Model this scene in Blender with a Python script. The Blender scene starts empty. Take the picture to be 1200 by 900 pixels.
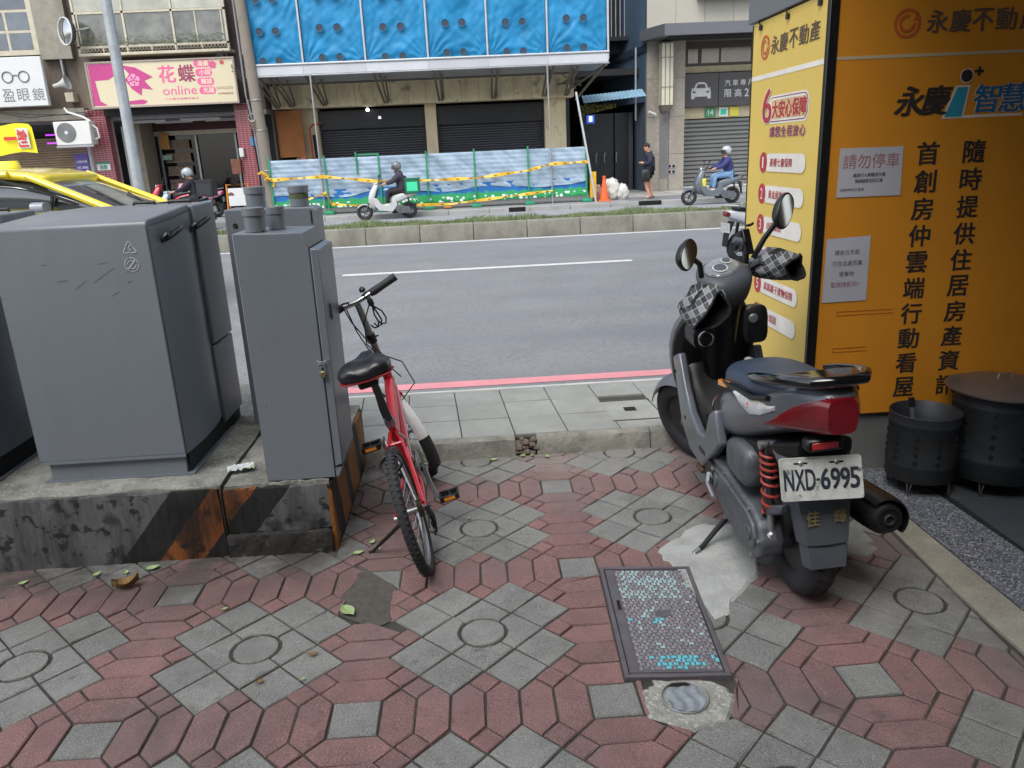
import bpy, bmesh, math, random
from mathutils import Vector, Matrix
random.seed(7)
R = math.radians
PI = math.pi
S = bpy.context.scene
C = bpy.data.collections.new('scene_objects'); S.collection.children.link(C)

# ---------------------------------------------------------------- camera, sky, sun, exposure
def make_camera():
    f, pitch, roll, yaw = 905.0, R(16.7), R(2.65), R(2.6)
    fw = Vector((math.sin(yaw)*math.cos(pitch), math.cos(yaw)*math.cos(pitch), -math.sin(pitch)))
    r0 = Vector((math.cos(yaw), -math.sin(yaw), 0)); u0 = r0.cross(fw)
    r = math.cos(roll)*r0 - math.sin(roll)*u0
    u = math.sin(roll)*r0 + math.cos(roll)*u0
    cd = bpy.data.cameras.new('camera'); cam = bpy.data.objects.new('camera', cd); C.objects.link(cam)
    m = Matrix((r, u, -fw)).transposed().to_4x4(); m.translation = Vector((0, 0, 1.6))
    cam.matrix_world = m
    cd.sensor_width = 36; cd.lens = f/1200*36; cd.clip_start = .02; cd.clip_end = 900
    S.camera = cam
make_camera()
SUN_EL, SUN_AZ = R(56), R(205)      # azimuth from +Y (across the road) towards +X
W = bpy.data.worlds.new("World"); S.world = W; W.use_nodes = True
nt = W.node_tree; bg = nt.nodes['Background']
sky = nt.nodes.new('ShaderNodeTexSky'); sky.sky_type = 'NISHITA'; sky.sun_disc = False
sky.sun_elevation = SUN_EL; sky.sun_rotation = SUN_AZ; sky.air_density = 1.0; sky.dust_density = 1.2; sky.ozone_density = 1.0
hs = nt.nodes.new('ShaderNodeHueSaturation'); hs.inputs['Saturation'].default_value = .34      # thin overcast: whiter than a clear sky
nt.links.new(sky.outputs[0], hs.inputs['Color']); nt.links.new(hs.outputs[0], bg.inputs[0]); bg.inputs[1].default_value = 0.15
sl = bpy.data.lights.new('sun', 'SUN'); so = bpy.data.objects.new('sun', sl); C.objects.link(so)
sl.energy = 1.2; sl.angle = R(38); sl.color = (1, .96, .9)
d = Vector((math.sin(SUN_AZ)*math.cos(SUN_EL), math.cos(SUN_AZ)*math.cos(SUN_EL), math.sin(SUN_EL)))
so.rotation_euler = d.to_track_quat('Z', 'Y').to_euler()
S.view_settings.view_transform = 'Standard'; S.view_settings.look = 'None'
S.view_settings.gamma = 1; S.view_settings.exposure = 1.14

# ---------------------------------------------------------------- materials
def hx(h):
    h = h.lstrip('#'); v = [int(h[i:i+2], 16)/255 for i in (0, 2, 4)]
    return tuple(((c/12.92) if c <= .04045 else ((c+.055)/1.055)**2.4) for c in v)+(1,)
MC = {}
def M(name, col, rough=.6, metal=0., var=.12, scale=6., bump=.0, bscale=80., dirt=0., dcol='#3a3630', dscale=3., obj=0., coat=0., spec=.5, trans=0., emit=0., stretch=None, alpha=1., world=False):
    if name in MC: return MC[name]
    m = bpy.data.materials.new(name); m.use_nodes = True; MC[name] = m
    n = m.node_tree.nodes; L = m.node_tree.links; b = n['Principled BSDF']
    c = hx(col) if isinstance(col, str) else col
    b.inputs['Roughness'].default_value = rough; b.inputs['Metallic'].default_value = metal
    b.inputs['Specular IOR Level'].default_value = spec
    b.inputs['Coat Weight'].default_value = coat; b.inputs['Coat Roughness'].default_value = .12
    b.inputs['Transmission Weight'].default_value = trans
    b.inputs['Alpha'].default_value = alpha
    if emit:
        b.inputs['Emission Color'].default_value = c; b.inputs['Emission Strength'].default_value = emit
    tc = n.new('ShaderNodeNewGeometry' if world else 'ShaderNodeTexCoord'); src = tc.outputs['Position' if world else 'Object']; m['world'] = bool(world)
    if stretch:
        mp = n.new('ShaderNodeMapping'); mp.inputs['Scale'].default_value = stretch; L.new(src, mp.inputs[0]); src = mp.outputs[0]
    b.inputs['Base Color'].default_value = c
    out = None
    if var or obj:
        hsv = n.new('ShaderNodeHueSaturation'); hsv.inputs['Color'].default_value = c
        val = None
        if var:
            nz = n.new('ShaderNodeTexNoise'); nz.inputs['Scale'].default_value = scale; nz.inputs['Detail'].default_value = 6; nz.inputs['Roughness'].default_value = .65
            L.new(src, nz.inputs['Vector'])
            mr = n.new('ShaderNodeMapRange'); mr.inputs['From Min'].default_value = .3; mr.inputs['From Max'].default_value = .7
            mr.inputs['To Min'].default_value = 1-var; mr.inputs['To Max'].default_value = 1+var
            L.new(nz.outputs[0], mr.inputs[0]); val = mr.outputs[0]
        if obj:
            oi = n.new('ShaderNodeObjectInfo'); m2 = n.new('ShaderNodeMapRange')
            m2.inputs['To Min'].default_value = 1-obj; m2.inputs['To Max'].default_value = 1+obj
            L.new(oi.outputs['Random'], m2.inputs[0])
            if val is None: val = m2.outputs[0]
            else:
                mm = n.new('ShaderNodeMath'); mm.operation = 'MULTIPLY'; L.new(val, mm.inputs[0]); L.new(m2.outputs[0], mm.inputs[1]); val = mm.outputs[0]
        L.new(val, hsv.inputs['Value']); out = hsv.outputs[0]
    if dirt:
        nz = n.new('ShaderNodeTexNoise'); nz.inputs['Scale'].default_value = dscale; nz.inputs['Detail'].default_value = 9; nz.inputs['Roughness'].default_value = .7
        L.new(src, nz.inputs['Vector'])
        mr = n.new('ShaderNodeMapRange'); mr.inputs['From Min'].default_value = .45; mr.inputs['From Max'].default_value = .68; mr.inputs['To Max'].default_value = dirt
        L.new(nz.outputs[0], mr.inputs[0])
        mx = n.new('ShaderNodeMix'); mx.data_type = 'RGBA'; L.new(mr.outputs[0], mx.inputs[0])
        if out: L.new(out, mx.inputs[6])
        else: mx.inputs[6].default_value = c
        mx.inputs[7].default_value = hx(dcol); out = mx.outputs[2]
    if out: L.new(out, b.inputs['Base Color'])
    if bump:
        nz = n.new('ShaderNodeTexNoise'); nz.inputs['Scale'].default_value = bscale; nz.inputs['Detail'].default_value = 5
        L.new(src, nz.inputs['Vector'])
        bp = n.new('ShaderNodeBump'); bp.inputs['Strength'].default_value = min(1, bump); bp.inputs['Distance'].default_value = .004*max(1, bump)
        L.new(nz.outputs[0], bp.inputs['Height']); L.new(bp.outputs[0], b.inputs['Normal'])
    return m
def speckle(m, scale, col, lo, hi, amt=1.):
    """scatter fine flecks of another colour over a material"""
    n = m.node_tree.nodes; L = m.node_tree.links; b = n['Principled BSDF']
    wd_ = bool(m.get('world')); tc = n.new('ShaderNodeNewGeometry' if wd_ else 'ShaderNodeTexCoord'); nz = n.new('ShaderNodeTexNoise'); nz.inputs['Scale'].default_value = scale; nz.inputs['Detail'].default_value = 3
    L.new(tc.outputs['Position' if wd_ else 'Object'], nz.inputs['Vector'])
    mr = n.new('ShaderNodeMapRange'); mr.inputs['From Min'].default_value = lo; mr.inputs['From Max'].default_value = hi; mr.inputs['To Max'].default_value = amt
    L.new(nz.outputs[0], mr.inputs[0])
    mx = n.new('ShaderNodeMix'); mx.data_type = 'RGBA'; L.new(mr.outputs[0], mx.inputs[0])
    ic = b.inputs['Base Color']
    if ic.links: L.new(ic.links[0].from_socket, mx.inputs[6])
    else: mx.inputs[6].default_value = ic.default_value
    mx.inputs[7].default_value = hx(col); L.new(mx.outputs[2], ic)
    return m
def stripes(m, expr, stops, noise=.02, nscale=14):
    """constant colour bands over u = a*x+b*y+c*z (object space), ragged by noise. stops: [(u, hex)] in 0..1 after u*k+o"""
    n = m.node_tree.nodes; L = m.node_tree.links; b = n['Principled BSDF']
    a, bb, c, k, o = expr
    tc = n.new('ShaderNodeTexCoord'); dp = n.new('ShaderNodeVectorMath'); dp.operation = 'DOT_PRODUCT'
    dp.inputs[1].default_value = (a*k, bb*k, c*k); L.new(tc.outputs['Object'], dp.inputs[0])
    nz = n.new('ShaderNodeTexNoise'); nz.inputs['Scale'].default_value = nscale; nz.inputs['Detail'].default_value = 6; L.new(tc.outputs['Object'], nz.inputs['Vector'])
    m1 = n.new('ShaderNodeMath'); m1.operation = 'MULTIPLY_ADD'; m1.inputs[1].default_value = noise; L.new(nz.outputs[0], m1.inputs[0]); L.new(dp.outputs['Value'], m1.inputs[2])
    m2 = n.new('ShaderNodeMath'); m2.operation = 'ADD'; m2.inputs[1].default_value = o-noise*.5; L.new(m1.outputs[0], m2.inputs[0])
    cr = n.new('ShaderNodeValToRGB'); cr.color_ramp.interpolation = 'CONSTANT'; L.new(m2.outputs[0], cr.inputs[0])
    e = cr.color_ramp.elements
    while len(e) > 1: e.remove(e[-1])
    e[0].position = stops[0][0]; e[0].color = hx(stops[0][1])
    for p, h in stops[1:]:
        q = e.new(p); q.color = hx(h)
    mx = n.new('ShaderNodeMix'); mx.data_type = 'RGBA'; mx.blend_type = 'MULTIPLY'; mx.inputs[0].default_value = 1
    ic = b.inputs['Base Color']
    if ic.links: L.new(ic.links[0].from_socket, mx.inputs[6])
    else: mx.inputs[6].default_value = ic.default_value
    L.new(cr.outputs[0], mx.inputs[7]); L.new(mx.outputs[2], ic)
    return m

# ---------------------------------------------------------------- object helpers
def tag(o, label=None, cat=None, group=None, kind=None):
    if label: o['label'] = label
    if cat: o['category'] = cat
    if group: o['group'] = group
    if kind: o['kind'] = kind
    return o
def empty(name, loc=(0, 0, 0), rz=0, label=None, cat=None, group=None, kind=None):
    o = bpy.data.objects.new(name, None); C.objects.link(o); o.location = loc; o.rotation_euler = (0, 0, rz)
    o.empty_display_size = .1
    return tag(o, label, cat, group, kind)
class MB:
    def __init__(s): s.v = []; s.f = []; s.x = Matrix.Identity(4)
    def at(s, m): s.x = m; return s
    def add(s, vs, fs):
        o = len(s.v); s.v += [tuple(s.x @ Vector(p)) for p in vs]; s.f += [tuple(i+o for i in f) for f in fs]; return s
    def box(s, a, b):
        x0, y0, z0 = a; x1, y1, z1 = b
        if x0 > x1: x0, x1 = x1, x0
        if y0 > y1: y0, y1 = y1, y0
        if z0 > z1: z0, z1 = z1, z0
        return s.add([(x0,y0,z0),(x1,y0,z0),(x1,y1,z0),(x0,y1,z0),(x0,y0,z1),(x1,y0,z1),(x1,y1,z1),(x0,y1,z1)],
                     [(0,3,2,1),(4,5,6,7),(0,1,5,4),(1,2,6,5),(2,3,7,6),(3,0,4,7)])
    def prism(s, poly, axis, a, b):
        """extrude polygon (2-D points) along axis from a to b. axis x: pts=(y,z); y: (x,z); z: (x,y)"""
        n = len(poly)
        def P(p, t): return (t, p[0], p[1]) if axis == 'x' else ((p[0], t, p[1]) if axis == 'y' else (p[0], p[1], t))
        vs = [P(p, a) for p in poly]+[P(p, b) for p in poly]
        return s.add(vs, [tuple(range(n))[::-1], tuple(range(n, 2*n))]+[(i, (i+1) % n, (i+1) % n+n, i+n) for i in range(n)])
    def ring_loft(s, rings, cap=True, closed=True):
        n = len(rings[0]); vs = [p for r in rings for p in r]; fs = []
        for k in range(len(rings)-1):
            for i in range(n if closed else n-1):
                j = (i+1) % n; fs.append((k*n+i, k*n+j, (k+1)*n+j, (k+1)*n+i))
        if cap and closed:
            fs.append(tuple(range(n))[::-1]); fs.append(tuple((len(rings)-1)*n+i for i in range(n)))
        return s.add(vs, fs)
    def tube(s, pts, r, n=10, cap=True):
        pts = [Vector(p) for p in pts]; rr = r if isinstance(r, (list, tuple)) else [r]*len(pts)
        rings = []; ref = None
        for i, p in enumerate(pts):
            t = (pts[min(i+1, len(pts)-1)]-pts[max(i-1, 0)]).normalized()
            if ref is None: ref = Vector((0, 0, 1)) if abs(t.z) < .9 else Vector((1, 0, 0))
            a = (ref - t*ref.dot(t))
            if a.length < 1e-5: a = t.orthogonal()
            a.normalize(); b = t.cross(a); ref = a
            rings.append([tuple(p+rr[i]*(math.cos(2*PI*k/n)*a+math.sin(2*PI*k/n)*b)) for k in range(n)])
        return s.ring_loft(rings, cap)
    def lathe(s, prof, n=24, axis='z', c=(0, 0, 0)):
        rings = []
        for r, h in prof:
            ring = []
            for k in range(n):
                u, w = r*math.cos(2*PI*k/n), r*math.sin(2*PI*k/n)
                q = (u, w, h) if axis == 'z' else ((h, u, w) if axis == 'x' else (w, h, u))
                ring.append((q[0]+c[0], q[1]+c[1], q[2]+c[2]))
            rings.append(ring)
        return s.ring_loft(rings, True)
    def torus(s, c, R_, r, axis='x', n=32, m=10, a0=0, a1=2*PI):
        c = Vector(c); full = abs(a1-a0-2*PI) < 1e-6; rings = []
        for k in range(n+(0 if full else 1)):
            a = a0+(a1-a0)*k/n; ring = []
            for j in range(m):
                b = 2*PI*j/m; rad = R_+r*math.cos(b); h = r*math.sin(b)
                u, w = rad*math.cos(a), rad*math.sin(a)
                q = (h, u, w) if axis == 'x' else ((w, h, u) if axis == 'y' else (u, w, h))
                ring.append(tuple(c+Vector(q)))
            rings.append(ring)
        if full: rings.append(rings[0])
        return s.ring_loft(rings, not full)
    def build(s, name, mat, parent=None, smooth=False, bevel=0, seg=1, sub=0, label=None, angle=35):
        me = bpy.data.meshes.new(name); me.from_pydata(s.v, [], s.f); me.update()
        bm = bmesh.new(); bm.from_mesh(me); bmesh.ops.recalc_face_normals(bm, faces=bm.faces); bm.to_mesh(me); bm.free()
        me.materials.append(mat)
        o = bpy.data.objects.new(name, me); C.objects.link(o)
        if parent: o.parent = parent
        if bevel:
            bv = o.modifiers.new('bevel', 'BEVEL'); bv.width = bevel; bv.segments = seg; bv.limit_method = 'ANGLE'; bv.angle_limit = R(30)
        if sub:
            ss = o.modifiers.new('sub', 'SUBSURF'); ss.levels = sub; ss.render_levels = sub
        if smooth or sub or bevel:
            me.shade_smooth()
            if not sub: me.set_sharp_from_angle(angle=R(angle))
        if label: o['label'] = label
        return o
def box(name, a, b, mat, parent=None, bevel=0, **k): return MB().box(a, b).build(name, mat, parent, bevel=bevel, **k)
def srect(w, h, n=16, e=3.2, cx=0, cz=0):
    """superellipse outline"""
    out = []
    for k in range(n):
        t = 2*PI*k/n+PI/n; c, s_ = math.cos(t), math.sin(t)
        out.append((cx+w*math.copysign(abs(c)**(2/e), c), cz+h*math.copysign(abs(s_)**(2/e), s_)))
    return out
def yloft(secs, n=16, e=3.2):
    """secs: (y, halfwidth, zlow, zhigh[, xc, e]) -> rings"""
    rings = []
    for q in secs:
        y, w, z0, z1 = q[:4]; xc = q[4] if len(q) > 4 else 0; ee = q[5] if len(q) > 5 else e
        rings.append([(x, y, z) for x, z in srect(w, (z1-z0)/2, n, ee, xc, (z0+z1)/2)])
    return rings
def kids(o): return [c for c in C.objects if c.parent == o]
def dup_tree(root, idx=None):
    if idx is None: idx = {}
    for o in list(C.objects):
        if o.parent: idx.setdefault(o.parent.name, []).append(o)
    def cp(o, par):
        c = o.copy(); C.objects.link(c); c.parent = par
        for k in idx.get(o.name, []): cp(k, c)
        return c
    return cp(root, None)
def text(s, name, mat, parent, origin, ax, ay, w, h, bold=.0, depth=.0, offset=.0):
    """lettering as a mesh fitted into a w x h rectangle whose lower left corner is origin; heavy weights are layered from shifted copies"""
    cu = bpy.data.curves.new('t', 'FONT'); cu.body = s; cu.size = 1; cu.offset = 0; cu.resolution_u = 3
    ob = bpy.data.objects.new('t', cu); S.collection.objects.link(ob)
    dg = bpy.context.evaluated_depsgraph_get(); me = bpy.data.meshes.new_from_object(ob.evaluated_get(dg))
    bpy.data.objects.remove(ob); bpy.data.curves.remove(cu)
    vs = [(v.co.x, v.co.y) for v in me.vertices]; fs = [tuple(p.vertices) for p in me.polygons]; bpy.data.meshes.remove(me)
    if not vs: return None
    x0, x1, y0, y1 = min(v[0] for v in vs), max(v[0] for v in vs), min(v[1] for v in vs), max(v[1] for v in vs)
    ax = Vector(ax).normalized(); ay0 = Vector(ay).normalized(); nn = ax.cross(ay0).normalized(); o = Vector(origin)+nn*offset
    sx, sy = w/max(1e-6, x1-x0), h/max(1e-6, y1-y0)
    if bold > .009:
        b = bold*1.1; sh = [(-b, -b*.6), (b, -b*.6), (-b, b*.6), (b, b*.6)]
        if bold > .04: sh += [(0, 0), (-b*.5, b), (b*.5, -b)]
    else: sh = [(0, 0)]
    m = MB()
    for k, (dx, dy) in enumerate(sh):
        m.add([tuple(o+ax*((x-x0+dx)*sx)+ay0*((y-y0+dy)*sy)+nn*(.00012*k)) for x, y in vs], fs)
    return m.build(name, mat, parent)
def sheet(name, pts, mat, parent=None):
    return MB().add(pts, [tuple(range(len(pts)))]).build(name, mat, parent)
def limbs(name, verts, edges, radii, mat, parent, sub=2, smooth=True):
    """one continuous skinned surface grown over a skeleton; vertex 0 is the root"""
    me = bpy.data.meshes.new(name); me.from_pydata(verts, edges, []); me.update(); me.materials.append(mat)
    o = bpy.data.objects.new(name, me); C.objects.link(o); o.parent = parent
    sk = o.modifiers.new('skin', 'SKIN'); sk.use_smooth_shade = True
    if not me.skin_vertices:
        bm = bmesh.new(); bm.from_mesh(me); bm.verts.layers.skin.verify(); bm.to_mesh(me); bm.free()
    for i, r in enumerate(radii):
        s_ = me.skin_vertices[0].data[i]; s_.radius = (r if isinstance(r, tuple) else (r, r)); s_.use_root = (i == 0)
    ss = o.modifiers.new('sub', 'SUBSURF'); ss.levels = sub; ss.render_levels = sub
    return o
# ================================================================ GROUND
conc = M('concrete_mix', '#8f8f8b', .9, var=.22, scale=5, bump=.7, bscale=60, dirt=.55, dcol='#4a4a46', dscale=4)
mortar = M('joint_dirt', '#3f3d39', .95, var=.3, scale=20, bump=.8, bscale=90)
asph = speckle(M('asphalt', '#7f8183', .88, var=.10, scale=1.3, bump=1.0, bscale=150, dirt=.35, dcol='#6f7277', dscale=.6), 130, '#90939a', .55, .8, .55)
speckle(asph, 95, '#47494d', .56, .78, .6); speckle(asph, 28, '#5b5e64', .5, .68, .5); speckle(asph, .9, '#7a7d82', .5, .7, .4)
def lanes(m):
    n = m.node_tree.nodes; L = m.node_tree.links; b = n['Principled BSDF']; tc = n.new('ShaderNodeTexCoord'); mp = n.new('ShaderNodeMapping'); mp.inputs['Scale'].default_value = (.06, 1.3, 1); L.new(tc.outputs['Object'], mp.inputs[0])
    nz = n.new('ShaderNodeTexNoise'); nz.inputs['Scale'].default_value = 1.; nz.inputs['Detail'].default_value = 5; L.new(mp.outputs[0], nz.inputs['Vector']); mr = n.new('ShaderNodeMapRange'); mr.inputs['From Min'].default_value = .42; mr.inputs['From Max'].default_value = .66; mr.inputs['To Max'].default_value = .45; L.new(nz.outputs[0], mr.inputs[0])
    mx = n.new('ShaderNodeMix'); mx.data_type = 'RGBA'; L.new(mr.outputs[0], mx.inputs[0]); L.new(b.inputs['Base Color'].links[0].from_socket, mx.inputs[6]); mx.inputs[7].default_value = hx('#696c72'); L.new(mx.outputs[2], b.inputs['Base Color'])
lanes(asph)
redp = speckle(M('red_paver', '#866361', .93, var=.16, scale=9, bump=1.6, bscale=330, obj=.13, dirt=.6, dcol='#5c4c4b', dscale=3.2, world=True), 420, '#c9a9a6', .50, .64, .6)
speckle(speckle(redp, 1.7, '#777070', .50, .66, .55), 380, '#4a3534', .52, .66, .45)
grayp = speckle(M('gray_paver', '#868682', .93, var=.16, scale=9, bump=1.6, bscale=330, obj=.11, dirt=.6, dcol='#5b5b57', dscale=3.2, world=True), 420, '#c6c9c8', .50, .64, .6)
speckle(grayp, 380, '#3f4243', .52, .66, .6)
def weather(m):
    """pavers darker towards the plinth foot, pale dust trodden along the kerb, with ragged edges"""
    n = m.node_tree.nodes; L = m.node_tree.links; b = n['Principled BSDF']; g = n.new('ShaderNodeNewGeometry'); sp = n.new('ShaderNodeSeparateXYZ'); L.new(g.outputs['Position'], sp.inputs[0])
    def mr(sock, a, c, lo=0., hi=1.):
        q = n.new('ShaderNodeMapRange'); q.inputs['From Min'].default_value = a; q.inputs['From Max'].default_value = c; q.inputs['To Min'].default_value = lo; q.inputs['To Max'].default_value = hi; L.new(sock, q.inputs[0]); return q.outputs[0]
    def mul(a, c):
        q = n.new('ShaderNodeMath'); q.operation = 'MULTIPLY'; L.new(a, q.inputs[0]); L.new(c, q.inputs[1]); return q.outputs[0]
    def nz(s_):
        q = n.new('ShaderNodeTexNoise'); q.inputs['Scale'].default_value = s_; q.inputs['Detail'].default_value = 8; q.inputs['Roughness'].default_value = .7; L.new(g.outputs['Position'], q.inputs['Vector']); return q.outputs[0]
    last = b.inputs['Base Color'].links[0].from_socket
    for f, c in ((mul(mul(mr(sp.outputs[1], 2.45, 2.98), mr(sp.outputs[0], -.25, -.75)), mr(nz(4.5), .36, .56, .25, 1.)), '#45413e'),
                 (mul(mr(sp.outputs[1], 3.3, 3.92), mr(nz(3.), .38, .58, .1, .8)), '#8d8b85'),
                 (mul(mr(sp.outputs[0], 1.15, 1.65), mr(nz(3.5), .4, .6, .0, .75)), '#6f6d66'),
                 (mr(nz(1.3), .54, .66, 0, .45), '#514d49'), (mr(nz(7.), .60, .70, 0, .6), '#46423f')):
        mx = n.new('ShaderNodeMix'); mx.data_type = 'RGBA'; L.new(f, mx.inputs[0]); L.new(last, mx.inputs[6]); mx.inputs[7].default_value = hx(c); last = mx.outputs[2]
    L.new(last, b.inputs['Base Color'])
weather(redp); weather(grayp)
tag(box('ground', (-60, -30, -.9), (60, 60, -.16), M('earth', '#6b675f', .95)), kind='structure')
tag(box('road', (-60, 4.93, -.3), (60, 17.7, -.12), asph), kind='structure')
tag(box('slow_lane', (-60, 17.6, -.3), (60, 22.35, -.02), M('asphalt_pale', '#8b8d92', .9, var=.1, scale=2, bump=.6, bscale=100)), kind='structure')
# road paint
rd = bpy.data.objects['road']
paint = M('road_paint_white', '#c9cbca', .75, var=.08, dirt=.35, dcol='#8d9092', dscale=9)
MB().box((-2.0, 12.02, -.118), (2.53, 12.19, -.115)).build('lane_dash', paint, rd)
for k in (-11.5, 8.5, 18.5): MB().box((k, 12.02, -.118), (k+4.2, 12.19, -.115)).build('lane_dash', paint, rd)
MB().box((-50, 16.05, -.118), (50, 16.2, -.115)).build('edge_line', paint, rd)
MB().box((-50, 5.72, -.118), (50, 5.87, -.115)).build('pink_no_stopping_line', M('road_paint_pink', '#d0898f', .8, var=.12, dirt=.4, dcol='#8a7478', dscale=12), rd)
# gutter dirt at the kerb foot
MB().box((-50, 4.93, -.119), (50, 5.02, -.116)).build('gutter_grime', M('gutter', '#85878a', .9, var=.3, scale=7), rd)

# near pavement bed and its pavers
pav = tag(box('pavement', (-8, -6, -.3), (1.9, 3.955, -.009), mortar), kind='structure')
Pd = .785; w = Pd/(6+math.sqrt(2)); X0, Y0 = -.035, 2.345
def clip(poly, px, py, nx, ny):
    """keep the side where (p-(px,py)).n <= 0"""
    out = []
    for i in range(len(poly)):
        a, b = poly[i], poly[(i+1) % len(poly)]
        da = (a[0]-px)*nx+(a[1]-py)*ny; db = (b[0]-px)*nx+(b[1]-py)*ny
        if da <= 0: out.append(a)
        if da*db < 0:
            t = da/(da-db); out.append((a[0]+(b[0]-a[0])*t, a[1]+(b[1]-a[1])*t))
    return out
def area(p): return abs(sum(p[i][0]*p[(i+1) % len(p)][1]-p[(i+1) % len(p)][0]*p[i][1] for i in range(len(p)))/2) if len(p) > 2 else 0
def outside(poly, reg):
    """part of poly outside a convex counter-clockwise region (largest piece)"""
    inside = poly; 
    for i in range(len(reg)):
        a, b = reg[i], reg[(i+1) % len(reg)]
        inside = clip(inside, a[0], a[1], b[1]-a[1], -(b[0]-a[0]))
        if area(inside) < 1e-6: return poly
    best = []
    for i in range(len(reg)):
        a, b = reg[i], reg[(i+1) % len(reg)]
        q = clip(poly, a[0], a[1], -(b[1]-a[1]), b[0]-a[0])
        if area(q) > area(best): best = q
    return best
MANH = [(.405, 2.035), (.735, 2.005), (.785, 2.665), (.435, 2.71)]
PATCH = [(.79, 2.33), (1.02, 2.58), (1.09, 2.74), (1.06, 3.0), (.90, 3.0), (.70, 2.80), (.73, 2.70)]
COVER = [(.45, 1.86), (.55, 1.80), (.66, 1.83), (.71, 1.93), (.67, 1.995), (.50, 2.01), (.455, 1.97)]
DIRT = [(-.60, 2.55), (-.42, 2.44), (-.30, 2.50), (-.27, 2.58), (-.38, 2.70), (-.38, 2.82), (-.54, 2.84), (-.55, 2.68)]
PLINTH = [(-9, 3.03), (-.645, 3.03), (-.645, 9), (-9, 9)]
def gapped(poly, g):
    """shrink polygon by g"""
    n = len(poly); ar = sum(poly[i][0]*poly[(i+1) % n][1]-poly[(i+1) % n][0]*poly[i][1] for i in range(n))
    if ar < 0: poly = poly[::-1]
    out = []
    for i in range(n):
        p0, p1, p2 = Vector(poly[i-1]), Vector(poly[i]), Vector(poly[(i+1) % n])
        e1 = (p1-p0); e2 = (p2-p1)
        if e1.length < 1e-4 or e2.length < 1e-4: continue
        e1.normalize(); e2.normalize(); n1 = Vector((-e1.y, e1.x)); n2 = Vector((-e2.y, e2.x)); b = n1+n2
        if b.length < .2: continue
        b = b/max(.4, b.dot(n1)); out.append(tuple(p1+b*g))
    return out
pcache = {}
def paver(kind, poly, mat):
    reg = poly
    for rg in (PLINTH, MANH, PATCH, COVER, DIRT):
        reg = outside(reg, rg)
        if area(reg) < 6e-4: return
    reg = clip(reg, 0, 3.955, 0, 1)
    if area(reg) < 6e-4: return
    reg = clip(reg, 1.683, 2.467, 1, -.04)      # edge of the concrete strip
    if area(reg) < 6e-4: return
    cx = sum(p[0] for p in reg)/len(reg); cy = sum(p[1] for p in reg)/len(reg)
    if cy < 1.0 or cx < -3.1: return
    loc = gapped([(p[0]-cx, p[1]-cy) for p in reg], .0035)
    if len(loc) < 3 or area(loc) < 4e-4: return
    var_ = random.randrange(5); key = (mat.name, var_, tuple((round(p[0], 3), round(p[1], 3)) for p in loc))
    me = pcache.get(key)
    if me is None:
        top = gapped(loc, .0035)
        if len(top) != len(loc): top = [(p[0]*.95, p[1]*.95) for p in loc]
        n = len(loc); j_ = lambda a: a+random.uniform(-.0012, .0012); top = [(j_(p[0]), j_(p[1]), 0) for p in top]; ch_ = random.randrange(n) if random.random() < .55 else -1; top = [(p[0]*.93, p[1]*.93, -.0045) if k == ch_ else p for k, p in enumerate(top)]
        vs = [(p[0], p[1], -.02) for p in loc]+[(j_(p[0]), j_(p[1]), -.004) for p in loc]+top
        fs = [tuple(range(2*n, 3*n))]+[(i, (i+1) % n, (i+1) % n+n, i+n) for i in range(n)]+[(i+n, (i+1) % n+n, (i+1) % n+2*n, i+2*n) for i in range(n)]
        me = bpy.data.meshes.new(kind); me.from_pydata(vs, [], fs); me.materials.append(mat); pcache[key] = me
    o = bpy.data.objects.new(kind, me); C.objects.link(o); o.parent = pav
    o.location = (cx, cy, random.uniform(-.003, .0012)); o.rotation_euler = (random.gauss(0, .010), random.gauss(0, .010), random.gauss(0, .009))
q2 = math.sqrt(2)*w
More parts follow.
